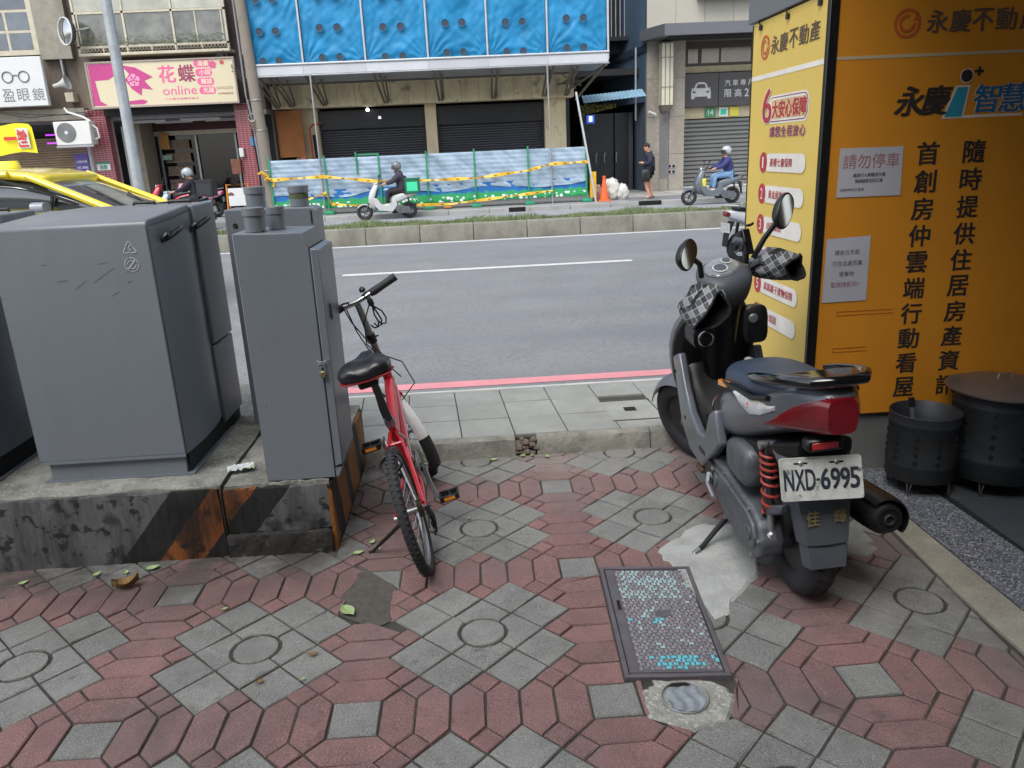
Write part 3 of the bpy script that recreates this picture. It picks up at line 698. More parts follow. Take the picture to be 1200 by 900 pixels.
# fallen leaves
lg = M('leaf_pale_green', '#93a876', .7, var=.2, scale=30); lb = M('leaf_brown', '#7f653c', .8, var=.25, scale=30)
def leaf(x, y, s_, rz, mat, label, curl=.3, group=None):
    m = MB(); n = 7; vs = []
    for i in range(n+1):
        t = i/n; wd = math.sin(PI*min(1, t*1.02))**.8*.32*(1.1-.4*t)
        for k in (-1, 0, 1): vs.append(((t-.5)*s_, k*wd*s_, .004+curl*s_*(abs(k)*.35+(t-.5)**2)))
    m.add(vs, [(i*3+j, (i+1)*3+j, (i+1)*3+j+1, i*3+j+1) for i in range(n) for j in range(2)])
    m.tube([(-.5*s_, 0, .004+curl*s_*.25), (-.72*s_, .05*s_, .004)], .0012, 5)
    o = m.build('fallen_leaf', mat); o.location = (x, y, .001); o.rotation_euler = (0, 0, rz)
    tag(o, label, 'leaf', group)
leaf(-1.447, 2.807, .10, .5, lb, 'curled brown dry leaf on the red pavers below the black painted band', .9)
leaf(-.529, 2.523, .085, -.9, lg, 'pale green oval leaf on the bare dirt patch left of the bicycle', .2)
nk = {}
for (x, y, s_, rz, mm) in [(-1.40, 2.95, .06, .3, lg), (-1.62, 2.93, .04, 1, lg), (-1.50, 2.93, .035, 2, lg), (-.758, 2.155, .03, 1, lb), (-.612, 2.279, .035, .2, lb), (-.55, 2.96, .05, .2, lg), (-.50, 3.05, .04, 1.2, lg), (-.47, 2.99, .035, 2.2, lg), (-.62, 2.15, .02, .4, lg), (-1.0, 2.6, .025, .4, lg),
                           (-.26, 2.77, .05, .5, M('leaf_dark', '#3f5a2a', .7)), (-.235, 2.80, .045, 2.1, M('leaf_dark', '#3f5a2a', .7)), (.06, 3.9, .05, 0, lg), (.22, 3.93, .045, 1, lg), (.35, 3.9, .04, 2, lg), (-.3, 3.9, .05, .7, lg), (-.42, 3.86, .05, 2.6, lg), (-.08, 3.22, .03, 1, lg), (.27, 3.93, .03, 1, lg), (-1.9, 2.9, .04, .6, lg), (-2.2, 2.85, .05, 1.6, lg)]:
    wh = 'at the foot of the raised kerb' if y > 3.8 else ('under the rear tyre of the bicycle' if -.3 < x < -.2 else ('beside the striped end of the plinth' if -.66 < x < -.3 and y > 2.9 else ('below the front of the left plinth' if y > 2.8 else 'on the open paving in front')))
    nk[wh] = nk.get(wh, 0)+1
    leaf(x, y, s_, rz, mm, '%s fallen leaf scrap lying %s' % ('large' if s_ >= .05 else ('small' if s_ >= .035 else 'tiny'), wh), .3, 'leaf scraps '+wh)

# ================================================================ SIGN KIOSK
org = M('kiosk_orange', '#c98420', .55, var=.05, scale=3, bump=.05, bscale=300, dirt=.14, dcol='#a86a1e', dscale=2)
yel = M('kiosk_yellow', '#e0c263', .45, var=.04, scale=2, dirt=.1, dcol='#b99740', dscale=3)
ink = M('print_dark', '#2b2624', .6); inkg = M('print_grey', '#5b4c40', .6); redk = M('print_red', '#b3353f', .5); whitek = M('print_white', '#e6e2da', .5)
rim_w = M('print_rim', '#d9c3b2', .6); ored = M('print_orange_red', '#c65a33', .5); blu = M('print_blue', '#27618a', .5); tealk = M('print_teal', '#2c8fa4', .5)
kb = empty('sign_kiosk', (1.575, 3.45, 0), 0, 'orange and yellow estate agency hoarding round the corner behind the parked scooter', 'signboard')
def kput(o): 
    for q in kids(kb): pass
KX = Matrix.Translation((-1.575, -3.45, 0))
def kbox(name, a, b, mat, par=None, **k):
    m = MB().at(KX).box(a, b); return m.build(name, mat, par or kb, **k)
wp = kbox('wide_panel', (1.60, 3.45, .31), (4.6, 3.50, 2.75), org)
npn = kbox('narrow_panel', (1.56, 3.475, .30), (1.60, 4.352, 2.182), yel)
kbox('corner_post', (1.553, 3.442, .02), (1.597, 3.472, 2.75), M('post_black', '#121214', .4), bevel=.004)
kbox('base', (1.60, 3.475, -.01), (4.6, 3.52, .308), M('kiosk_base_grey', '#6a6c6c', .7, var=.15, scale=4, dirt=.4, dcol='#4f504e'))
kbox('side_base', (1.575, 3.475, -.01), (1.60, 4.35, .298), MC['kiosk_base_grey'])
kbox('side_fascia', (1.545, 3.475, 2.19), (1.60, 4.40, 3.0), M('fascia_grey', '#6c7073', .5, var=.05), bevel=.003)
kbox('back_frame', (1.60, 3.52, -.01), (4.6, 4.33, 2.7), M('kiosk_inner', '#3a3b3d', .8))
kbox('side_edge', (1.557, 4.353, .3), (1.60, 4.362, 2.18), MC['post_black'])
for y in (4.24, 3.895, 3.547): 
    m = MB().at(KX); m.box((1.549, y-.014, 2.142), (1.5595, y+.014, 2.165)); m.tube([(1.555, y, 2.16), (1.545, y, 2.18), (1.55, y, 2.20)], .004, 6); m.build('clip', MC['post_black'], kb)
kbox('wide_rule', (1.60, 3.4485, 1.912), (4.6, 3.4500, 1.925), M('rule_cream', '#b5a583', .6), wp)
kbox('narrow_rule', (1.5585, 3.475, 1.902), (1.56, 4.352, 1.924), whitek, npn)
AXW, AXN, UP = (1, 0, 0), (0, -1, 0), (0, 0, 1)
def tw(s, x, z, w_, h_, mat=ink, bold=.02, off=.002, rim=None, shear=0):
    if rim: 
        r_ = text(s, 'lettering', rim, wp, (x-1.575, 0, z), AXW, (shear, 0, 1), w_, h_, bold+.02, offset=off-.0012)
    o = text(s, 'lettering', mat, wp, (x-1.575, 0, z), AXW, UP, w_, h_, bold, offset=off)
    if shear:
        for v in o.data.vertices: v.co.x += (v.co.z-z)*shear
    return o
def tn(s, y, z, w_, h_, mat=inkg, bold=.015, off=.002, rim=None):
    if rim: text(s, 'lettering', rim, npn, (1.56-1.575, y-3.45, z), AXN, UP, w_, h_, bold+.02, offset=off-.0012)
    return text(s, 'lettering', mat, npn, (1.56-1.575, y-3.45, z), AXN, UP, w_, h_, bold, offset=off)
col1 = '首創房仲雲端行動看屋'; col2 = '隨時提供住居房產資訊'
for k, (a, b) in enumerate(zip(col1, col2)):
    z = 1.512-k*.1199
    tw(a, 1.995, z-.047, .096, .096); tw(b, 2.205, z-.047, .096, .096)
for ch, x in zip('永慶不動產', (2.025, 2.125, 2.222, 2.325, 2.43)): tw(ch, x-.045, 2.005, .088, .086, inkg)
def swirl(par, P, r, mat):
    m = MB()
    def ringseg(ra, rb, a0, a1, n=26):
        vs = []
        for i in range(n+1):
            a = R(a0+(a1-a0)*i/n); vs += [P(ra*math.cos(a), ra*math.sin(a)), P(rb*math.cos(a), rb*math.sin(a))]
        m.add(vs, [(2*i, 2*i+1, 2*i+3, 2*i+2) for i in range(n)])
    ringseg(r, r*.80, 40, 380); ringseg(r*.62, r*.42, 75, 360); 
    m.add([P(r*.40, r*.15), P(r*.95, r*.35), P(r*.72, r*.75)], [(0, 1, 2)])
    m.build('emblem', mat, par)
swirl(wp, lambda u, v: (1.893-1.575+u, -.002, 2.045+v), .058, M('print_rust', '#b0522a', .5))
swirl(npn, lambda u, v: (-.0175, 4.175-3.45-u, 2.052+v), .058, ored)
for ch, x in (('永', 1.87), ('慶', 1.985)): tw(ch, x, 1.675, .118, .118, ink, .028, shear=.18)
for ch, x in (('智', 2.215), ('慧', 2.335)): tw(ch, x, 1.675, .115, .115, blu, .02, rim=rim_w, shear=.15)
def wpoly(ps, mat, off, name='emblem'):
    m = MB(); m.add([(x-1.575, -off, z) for x, z in ps], [tuple(range(len(ps)))]); return m.build(name, mat, wp)
wpoly([(2.085, 1.655), (2.45, 1.655), (2.45, 1.667), (2.185, 1.667), (2.20, 1.79), (2.135, 1.79)], rim_w, .0016)
wpoly([(2.098, 1.662), (2.175, 1.662), (2.192, 1.783), (2.143, 1.783)], tealk, .0022)
wpoly([(2.179+.030*math.cos(t*PI/10), 1.828+.030*math.sin(t*PI/10)) for t in range(20)], rim_w, .0016)
wpoly([(2.179+.026*math.cos(t*PI/10), 1.828+.026*math.sin(t*PI/10)) for t in range(20)], ink, .0022)
tw('+', 2.215, 1.828, .034, .034, ink, .04)
# narrow panel print
for ch, y in zip('永慶不動產', (4.095, 3.985, 3.87, 3.755, 3.64)): tn(ch, y, 2.008, .10, .082)
def rrect(y0, y1, z0, z1, r):
    pts = []
    for cy, cz, a0 in ((y1-r, z1-r, 0), (y0+r, z1-r, 90), (y0+r, z0+r, 180), (y1-r, z0+r, 270)):
        for k in range(7): a = R(a0+15*k); pts.append((cy+r*math.cos(a), cz+r*math.sin(a)))
    return pts
def npoly(ps, mat, off, name='panel_print'):
    return MB().add([(-.015-off, y-3.45, z) for y, z in ps], [tuple(range(len(ps)))]).build(name, mat, npn)
npoly(rrect(3.605, 4.10, 1.678, 1.812, .05), whitek, .0010); npoly(rrect(3.615, 4.09, 1.686, 1.804, .045), M('print_plum', '#8d3a68', .5), .0015); npoly(rrect(3.62, 4.085, 1.691, 1.799, .042), whitek, .002)
npoly(rrect(3.625, 4.05, 1.70, 1.79, .01), M('print_tan', '#d4b48a', .5), .0025)
for k, ch in enumerate('大安心保障'): tn(ch, 4.035-k*.083, 1.706, .075, .078, redk, .03, .0032)
tn('6', 4.165, 1.685, .12, .165, redk, .012, .0040, rim=whitek)
for k, ch in enumerate('讓您全程放心'): tn(ch, 4.055-k*.073, 1.615, .064, .05, M('print_maroon', '#8e3550', .5), .02, .0032, rim=whitek)
ptxt = ['產權七審保障', '黃金屋的保障', '凶宅保固', '安心保障', '高氯離子建物保障', '漏水保固']
for k in range(6):
    z = 1.49-.1585*k
    npoly(rrect(3.598, 4.10, z-.050, z+.040, .045), M('print_shade', '#bfa04a', .5), .0010)
    npoly(rrect(3.605, 4.10, z-.044, z+.044, .044), whitek, .0016)
    npoly([(4.127+.052*math.cos(t*PI/12), z+.052*math.sin(t*PI/12)) for t in range(24)], redk, .0022)
    npoly([(4.127+.052*math.cos(t*PI/12), z+.052*math.sin(t*PI/12)) for t in range(24)], redk, .0022) if False else None
    tn(str(k+1), 4.145-(.006 if k == 0 else 0), z-.028, .018 if k == 0 else .032, .056, whitek, .0, .0034)
    tn(ptxt[k], 4.035, z-.02, .047*len(ptxt[k]), .042, redk, .012, .0030)
# notices stuck on the wide panel
def notice(label, ps, mat, lines, par_y=-.003):
    o = MB().add([(x, 3.4465, z) for x, z in ps]+[(x, 3.4475, z) for x, z in ps], [(0, 1, 2, 3), (4, 7, 6, 5), (0, 4, 5, 1), (1, 5, 6, 2), (2, 6, 7, 3), (3, 7, 4, 0)])
    r_ = empty('paper_notice', (ps[0][0], 3.4465, ps[0][1]), 0, label, 'notice'); q = o.at(Matrix.Identity(4)).build('sheet', mat, r_)
    q.location = (-ps[0][0], -3.4465, -ps[0][1])
    for s_, x, z, w_, h_, mm, bo in lines: text(s_, 'lettering', mm, r_, (x-ps[0][0], -.0008, z-ps[0][1]), (1, 0, 0), (0, 0, 1), w_, h_, bo)
pap = M('notice_paper', '#b2b2b8', .35, var=.04, scale=8, coat=.4); pg = M('notice_grey_ink', '#5d5b62', .6); pr = M('notice_red_ink', '#9a6a6a', .6)
notice('white no parking notice with red heading, upper notice on the orange panel', [(1.641, 1.341), (1.933, 1.339), (1.927, 1.549), (1.643, 1.551)], pap,
       [('請勿停車', 1.66, 1.462, .255, .062, pr, -.004), ('讓旅行人群體成交優', 1.71, 1.425, .145, .017, pg, .01), ('將調錄影如同正優', 1.72, 1.400, .125, .017, pg, .01), ('若騎時夠注意感', 1.655, 1.365, .11, .014, pg, 0)])
notice('white notice with four short lines, lower notice on the orange panel', [(1.609, .867), (1.818, .869), (1.815, 1.166), (1.611, 1.159)], M('notice_paper_b', '#afb1ba', .35, var=.04, scale=8, coat=.4),
       [('請各位芳鄰', 1.653, 1.083, .115, .024, pg, 0), ('勿在此處丟棄', 1.645, 1.034, .14, .024, pg, 0), ('廢棄物', 1.68, .985, .07, .024, pg, 0), ('監視錄影中!!', 1.645, .935, .135, .026, M('notice_plum_ink', '#8a5a68', .6), 0)])
tapeb = M('tape_residue', '#a35c18', .6)
for x0, x1, z in ((1.686, 1.955, .812), (1.678, 1.842, .636)):
    m = MB(); m.box((x0, 3.4485, z-.012), (x1, 3.4499, z-.008)); m.box((x0, 3.4485, z+.006), (x1, 3.4499, z+.01)); m.box((x0, 3.4485, z-.0079), (x0+.004, 3.4499, z+.0059)); m.at(KX)
    q = m.build('tape_mark', tapeb, kb); q.location = (-1.575, -3.45, 0)

# incense burner buckets
tin = M('sooty_tin', '#363a3f', .5, metal=.55, var=.25, scale=9, bump=.25, bscale=30, dirt=.45, dcol='#33302e', dscale=8)
hole = M('burner_hole', '#050505', .9)
def burner(x, y, r, z0, z1, rows, label, lid=False):
    b = empty('burner_bucket', (x, y, .004), 0, label, 'metal bucket')
    z0 -= .004; z1 -= .004
    prof = [(r*.98, z0), (r, z0+.004), (r, z0+(z1-z0)*.22), (r*1.02, z0+(z1-z0)*.24), (r, z0+(z1-z0)*.26), (r*1.005, z0+(z1-z0)*.84), (r*1.03, z0+(z1-z0)*.86), (r*1.01, z0+(z1-z0)*.88), (r*1.03, z1), (r*1.0, z1+.003), (r*.97, z1), (r*.96, z0+.03), (.01, z0+.03)]
    MB().lathe(prof, 40).build('drum', tin, b, smooth=True, angle=60)
    m = MB()
    for k in range(10):
        a = 2*PI*k/10+.25
        for j in range(rows):
            zz = z0+(z1-z0)*(.33+.12*j); t = Matrix.Rotation(a, 4, 'Z') @ Matrix.Translation((r*1.004, 0, zz))
            m.at(t).lathe([(.0105, 0), (.0105, .003)], 10, 'x')
    m.build('air_holes', hole, b)
    for a in (.6, 2.3, 3.9, 5.4):
        c, s_ = math.cos(a), math.sin(a); rr = r*.9
        MB().tube([(rr*c-.012*s_, rr*s_+.012*c, z0+.01), (rr*c*1.02, rr*s_*1.02, .004), (rr*c+.012*s_, rr*s_-.012*c, z0+.01)], .006, 6).build('leg', MC['rusty_steel'], b, smooth=True)
    if lid:
        l = MB().lathe([(r*1.2, z1+.004), (r*1.21, z1+.012), (r*1.0, z1+.026), (r*.6, z1+.042), (r*.2, z1+.05), (.005, z1+.05)], 48).build('lid', M('lid_tin', '#7b7571', .38, metal=.7, var=.25, scale=5, bump=.15, bscale=20, dirt=.4, dcol='#55504d', dscale=5), b, smooth=True, angle=60)
        MB().tube([(-.035, 0, z1+.05), (-.03, 0, z1+.07), (.03, .01, z1+.072), (.035, .01, z1+.05)], .004, 6).build('handle', steel, l, smooth=True)
    return b
burner(2.035, 3.235, .148, .075, .385, 4, 'open black perforated metal burner with a stick in it, left of the lidded one')
bb = burner(2.375, 3.215, .195, .075, .475, 5, 'large perforated metal burner covered by a domed grey lid, by the orange panel', True)
sk = empty('poker', (2.02, 3.26, .10), 0, 'short metal rod standing in the open burner', 'rod')
MB().tube([(0, 0, .01), (-.02, .03, .29)], .010, 8).build('shaft', steel, sk, smooth=True); MB().tube([(-.02, .03, .29), (-.024, .036, .33)], .014, 8).build('handle', blk, sk, smooth=True)
ri = MB().at(Matrix.Translation((0, 0, 0))).tube([(1.9, 3.12, .012), (1.93, 3.10, .014), (2.0, 3.06, .012)], .004, 6)

# unseen arcade at right and building behind the viewer, sized for shade and bounce
ab = empty('arcade_building', (5, -4, 0), 0, 'arcaded building at the photographer\'s side whose ceiling shades the orange panel', 'building')
wl = M('render_plaster', '#77736c', .9, var=.1, scale=1)
def abx(name, a, b, mat=wl): MB().at(Matrix.Translation((-5, 4, 0))).box(a, b).build(name, mat, ab)
abx('ceiling', (1.35, -6, 3.0), (9, 3.44, 3.3)); abx('side_wall', (4.7, -6, 0), (5.0, 3.4, 3.0)); abx('rear_wall', (-9, -5.4, 0), (4.6, -5.0, 3.0))
abx('upper_wall', (-9, -5.5, 3.31), (9, -4.2, 8.5), M('render_pale', '#b0a999', .9, var=.1, scale=1)); [abx('window_opening', (-8+k*2.4, -4.19, z), (-6.6+k*2.4, -4.15, z+1.3), M('window_reflecting', '#2e3439', .1, var=.3)) for k in range(4) for z in (4.2, 6.6)]; abx('upper_block', (1.35, -4.19, 3.31), (9, 3.4, 14)); abx('soffit', (-9, -5.5, 3.0), (1.34, -4.2, 3.30))
# ================================================================ BICYCLE
rub = M('tyre_rubber', '#24252a', .8, var=.2, scale=30, bump=.3, bscale=90, dirt=.3, dcol='#4a4744', dscale=12)
chrome = M('chrome', '#c2c4c6', .22, metal=1., var=.08, scale=30)
alu = M('brushed_alloy', '#9a9ca0', .38, metal=.85, var=.15, scale=20)
redf = M('red_enamel', '#c41f2e', .28, var=.06, scale=12, coat=.5, dirt=.12, dcol='#5a1a1e', dscale=9)
whf = M('white_plastic', '#d9dbdc', .4, var=.06, scale=12, dirt=.2, dcol='#8d8c88', dscale=9)
def wheel(par, c, r, tr, rimr, spokes=20, steer=None, tread=True):
    """wheel in the y-z plane: tyre, rim, hub, spokes as named parts"""
    T = steer or Matrix.Identity(4)
    tm = MB().at(T).torus(c, r-tr, tr, 'x', 64, 12)
    if tread:
        for k in range(64):
            for s_ in (-1, 1):
                a = 2*PI*k/64+(.02 if s_ > 0 else 0); M_ = T @ Matrix.Translation(Vector(c)) @ Matrix.Rotation(a, 4, 'X')
                tm.at(M_).box((s_*tr*.2, r-tr*.12, -.008), (s_*tr*.78, r+.0005, .003))
    ty = tm.build('tyre', rub, par, smooth=True)
    MB().at(T).torus(c, rimr, tr*.55, 'x', 64, 8).build('rim', alu, par, smooth=True)
    MB().at(T).lathe([(.012, -.055), (.022, -.045), (.022, -.035), (.014, -.03), (.014, .03), (.022, .035), (.022, .045), (.012, .055)], 16, 'x', c=c).build('hub', alu, par, smooth=True)
    sm = MB().at(T); C0 = Vector(c)
    for k in range(spokes):
        a = 2*PI*k/spokes; b = a+(.5 if k % 2 else -.5); s_ = .034 if (k//2) % 2 else -.034
        sm.tube([C0+Vector((s_, .02*math.cos(b), .02*math.sin(b))), C0+Vector((0, rimr*math.cos(a), rimr*math.sin(a)))], .0013, 4, False)
    tag(sm.build('spokes', chrome, par, smooth=True), kind='stuff')
    return ty
bk = empty('bicycle', (-.236, 2.815, 0), 0, 'red bicycle with white front mudguard and padded black saddle, leaning by the slim grey box', 'bicycle')
bk.rotation_euler = (0, R(-13.5), R(3.5))
# make the lean happen about the wheel contact line: order XYZ applies Y then Z
r_ = .262
wheel(bk, (0, 0, r_), r_, .021, .222)
ax = Vector((0, -.31, .95)).normalized(); piv = Vector((0, .87, .265))
ST = Matrix.Translation(piv) @ Matrix.Rotation(R(24), 4, ax) @ Matrix.Translation(-piv)
ff = .95
wheel(bk, (0, ff, r_), r_, .021, .222, steer=ST)
m = MB(); m.tube([(0, .40, .27), (0, .33, .45), (0, .29, .56)], .017, 14); m.build('seat_tube', redf, bk, smooth=True)
m = MB(); m.tube([(0, .765, .60), (0, .60, .56), (0, .40, .50), (0, .30, .47)], [.026, .025, .023, .02], 14); m.build('top_tube', redf, bk, smooth=True)
m = MB(); m.tube([(0, .78, .54), (0, .60, .40), (0, .40, .27)], [.024, .022, .02], 14); m.build('down_tube', redf, bk, smooth=True)
MB().tube([(0, .805, .465), (0, .743, .655)], .023, 16).build('head_tube', redf, bk, smooth=True)
for s_ in (-1, 1):
    MB().tube([(s_*.014, .30, .50), (s_*.035, .22, .45), (s_*.055, .02, .275)], [.010, .009, .008], 10).build('seat_stay', redf, bk, smooth=True)
    MB().tube([(s_*.02, .38, .27), (s_*.045, .25, .262), (s_*.057, .0, .262)], [.011, .010, .009], 10).build('chain_stay', redf, bk, smooth=True)
MB().tube([(-.036, .245, .465), (.036, .245, .465)], .009, 10).build('stay_bridge', redf, bk, smooth=True)
sp_ = MB().tube([(0, .30, .54), (0, .232, .79)], .0165, 16).build('seat_post', M('seat_post_black', '#4d4f53', .3, metal=.7, var=.1), bk, smooth=True)
MB().tube([(0, .305, .535), (0, .295, .565)], .023, 16).build('seat_clamp', alu, bk, smooth=True)
# saddle: wide padded rear with a split, narrow nose
leath = M('saddle_black', '#1b1d21', .32, var=.08, scale=18, bump=.12, bscale=200)
secs = []
for y, hw, top, th in [(.045, .055, .845, .03), (.055, .085, .865, .055), (.08, .105, .875, .075), (.13, .112, .880, .08), (.18, .095, .874, .07), (.22, .062, .868, .058), (.27, .036, .868, .05), (.33, .028, .870, .042), (.36, .020, .866, .03)]:
    ring = []
    for x, z in srect(hw, th/2, 24, 2.6, 0, top-th/2):
        if z > top-th*.5: z -= .020*math.exp(-(x/.018)**2)*(1 if y < .26 else .4); z += .006*math.exp(-((abs(x)-.06)/.03)**2)
        ring.append((x, y, z))
    secs.append(ring)
sd = MB().ring_loft(secs).build('saddle', leath, bk, smooth=True, sub=1)
secs = [[(x, y, z) for x, z in srect(hw, .006, 24, 2.6, 0, .812)] for y, hw in [(.050, .060), (.060, .09), (.10, .107), (.13, .113), (.17, .099), (.20, .075)]]
MB().ring_loft(secs).build('saddle_trim', M('saddle_red', '#8a2528', .6), bk, smooth=True)
MB().box((-.04, .08, .772), (.04, .20, .806)).build('saddle_base', blk, bk, bevel=.01, seg=2)
for s_ in (-1, 1): MB().tube([(s_*.03, .10, .80), (s_*.025, .15, .778), (s_*.025, .27, .80), (s_*.015, .33, .83)], .004, 8).build('saddle_rail', chrome, bk, smooth=True)
# fork, mudguard, stem and bar turn together
for s_ in (-1, 1):
    MB().at(ST).tube([(s_*.03, .815, .50), (s_*.045, .87, .40), (s_*.05, ff, .262)], [.013, .012, .009], 10).build('fork_leg', redf, bk, smooth=True)
MB().at(ST).tube([(-.036, .815, .505), (.036, .815, .505)], .014, 10).build('fork_crown', redf, bk, smooth=True)
def guard(a0, a1, mat, name, rr=.287, wdt=.028, n=22):
    m = MB().at(ST); rings = []
    for i in range(n+1):
        a = R(a0+(a1-a0)*i/n); cy, cz = ff+rr*math.cos(a), .262+rr*math.sin(a); ring = []
        for k in range(7):
            t = (k/6-.5)*2; d_ = -.014*t*t; ring.append((t*wdt, cy+d_*math.cos(a), cz+d_*math.sin(a)))
        for k in range(6, -1, -1):
            t = (k/6-.5)*2; d_ = -.014*t*t-.003; ring.append((t*wdt*.95, cy+d_*math.cos(a), cz+d_*math.sin(a)))
        rings.append(ring)
    return m.ring_loft(rings).build(name, mat, bk, smooth=True)
guard(60, 176, whf, 'mudguard'); guard(174, 212, M('mudflap_black', '#26282c', .5, var=.1), 'mudflap', .290, .031)
for s_ in (-1, 1): MB().at(ST).tube([(s_*.05, ff, .262), (s_*.03, ff-.272, .30)], .002, 5).build('mudguard_stay', chrome, bk, smooth=True)
stem_top = Vector((0, .645, 1.02))
MB().at(ST).tube([(0, .745, .652), (0, .742, .70)], [.026, .024], 14).build('headset', alu, bk, smooth=True)
MB().at(ST).tube([(0, .742, .69), (0, .645, .985), (0, .640, 1.02)], [.0165, .0155, .014], 16).build('stem', alu, bk, smooth=True)
MB().at(ST).tube([(0, .700, .815), (0, .687, .858)], .021, 14).build('stem_clamp', blk, bk, smooth=True)
for (dx, dz) in ((-.03, .012), (.03, .0), (-.028, -.01)): MB().at(ST).tube([(0, .693, .835), (dx, .675, .835+dz)], .004, 6).build('clamp_lever', blk, bk, smooth=True)
MB().at(ST).tube([(-.22, .62, 1.045), (-.10, .63, 1.03), (0, .64, 1.02), (.10, .63, 1.03), (.19, .61, 1.045)], .0125, 14).build('handlebar', chrome, bk, smooth=True)
for s_ in (-1, 1):
    pts = [(s_*.07, .632, 1.03), (s_*.09, .63, 1.03), (s_*.15, .622, 1.038), (s_*.205, .608, 1.047)]
    MB().at(ST).tube(pts, [.016, .019, .0175, .0185], 14).build('grip', M('grip_rubber', '#212226', .6, var=.15, scale=60, bump=.5, bscale=200), bk, smooth=True)
    MB().at(ST).tube([(s_*.035, .632, 1.03), (s_*.055, .64, 1.035), (s_*.075, .67, 1.03)], .010, 10).build('lever_body', blk, bk, smooth=True)
    MB().at(ST).tube([(s_*.07, .665, 1.03), (s_*.11, .672, 1.03), (s_*.17, .655, 1.04)], .005, 8).build('brake_lever', blk, bk, smooth=True)
MB().at(ST).lathe([(.004, 0), (.013, .004), (.015, .012), (.010, .022), (.003, .026)], 16, c=(.045, .63, 1.048)).build('bell', blk, bk, smooth=True)
m = MB().at(ST); m.lathe([(.006, .0), (.014, .012), (.014, .03), (.006, .045)], 12, c=(.05, .615, .975))
m.build('hook_cap', blk, bk, smooth=True)
for k, (dx, dy) in enumerate(((0, 0), (.02, -.01), (-.018, -.006))):
    MB().at(ST).tube([(.05, .615, .98), (.055+dx, .612+dy, .94), (.058+dx, .61+dy, .905), (.045+dx, .605+dy, .885), (.025+dx, .603+dy, .890), (.018+dx, .60+dy, .908)], .0038, 8).build('bungee_hook', blk, bk, smooth=True)
MB().at(ST).tube([(.05, .63, 1.02), (.05, .615, .98)], .004, 6).build('bungee_cord', blk, bk, smooth=True)
# cables
cb = M('cable_black', '#17181b', .5)
MB().tube([(-.07, .62, 1.02), (-.05, .58, .95), (-.02, .64, .84), (.02, .70, .74), (.09, .72, .68), (.12, .66, .58), (.05, .55, .55)], .0030, 6).build('brake_cable', cb, bk, smooth=True)
MB().tube([(.06, .60, 1.02), (.0, .59, .93), (-.03, .66, .82), (.01, .74, .70), (.05, .84, .58)], .0030, 6).build('brake_cable', cb, bk, smooth=True)
MB().tube([(-.06, .63, 1.02), (-.045, .60, .90), (-.03, .68, .78), (-.02, .78, .62)], .0028, 6).build('gear_cable', cb, bk, smooth=True)
# drive train
MB().lathe([(.030, .040), (.082, .041), (.086, .044), (.082, .047), (.030, .046)], 40, 'x', c=(0, .40, .27)).build('chainring', alu, bk, smooth=True)
MB().lathe([(.02, -.055), (.02, .055)], 16, 'x', c=(0, .40, .27)).build('bottom_bracket', blk, bk, smooth=True)
for s_, up in ((-1, 1), (1, -1)):
    a = R(78) if up > 0 else R(258-8); ey, ez = .40+.155*math.cos(a), .27+.155*math.sin(a)
    cr_ = MB().tube([(s_*.058, .40, .27), (s_*.066, (.40+ey)/2, (.27+ez)/2), (s_*.078, ey, ez)], [.013, .010, .011], 10).build('crank', alu if s_ > 0 else chrome, bk, smooth=True)
    pd = MB(); x0, x1 = s_*.088, s_*.175
    for dy in (-.032, .032): pd.box((x0, ey+dy-.006, ez-.013), (x1, ey+dy+.006, ez+.013))
    for xx in (x0, (x0+x1)/2, x1-s_*.008): pd.box((xx, ey-.026, ez-.010), (xx+s_*.008, ey+.026, ez+.010))
    pdo = pd.build('pedal', blk, bk, bevel=.002)
    for dy in (-.0385, .0385):
        MB().box((x0+s_*.02, ey+dy-.0008, ez-.007), (x1-s_*.018, ey+dy+.0008, ez+.007)).build('reflector', M('amber_reflector', '#e08a1c', .3, var=.1, coat=.5), pdo)
ch = MB(); ch.tube([(.044, .40, .354), (.044, .2, .325), (.044, 0, .298)], .0035, 6); ch.tube([(.044, .40, .186), (.044, .2, .19), (.046, .02, .16)], .0035, 6)
ch.build('chain', M('chain_steel', '#4f4638', .5, metal=.7, var=.3, scale=60), bk, smooth=True)
MB().lathe([(.015, .030), (.038, .032), (.034, .038), (.030, .044), (.024, .050), (.012, .052)], 24, 'x', c=(0, 0, .262)).build('sprocket', MC['chain_steel'], bk, smooth=True)
MB().tube([(.064, 0, .262), (.074, -.01, .23), (.070, .02, .18), (.066, .0, .14)], [.010, .013, .011, .008], 8).build('derailleur', blk, bk, smooth=True)
for zz in (.19, .145): MB().lathe([(.004, .058), (.019, .060), (.019, .066), (.004, .068)], 14, 'x', c=(0, .005, zz)).build('jockey_wheel', blk, bk, smooth=True)
MB().tube([(.055, .0, .262), (.085, 0, .262)], .006, 8).build('axle_nut', chrome, bk, smooth=True)
# rear brake arms and lock coil
for s_ in (-1, 1): MB().tube([(s_*.042, .235, .43), (s_*.048, .21, .49), (s_*.03, .20, .525)], [.007, .007, .005], 8).build('brake_arm', chrome, bk, smooth=True)
m = MB(); m.x = Matrix.Translation((-.005, -.055, .50)) @ Matrix.Rotation(R(28), 4, 'X'); m.torus((0, 0, 0), .044, .0045, 'z', 30, 8); m.torus((.003, .004, -.012), .042, .0045, 'z', 30, 8)
m.build('lock_cable', cb, bk, smooth=True)
MB().tube([(-.02, -.05, .495), (-.03, .1, .49), (-.02, .2, .48)], .0045, 8).build('lock_strap', cb, bk, smooth=True)
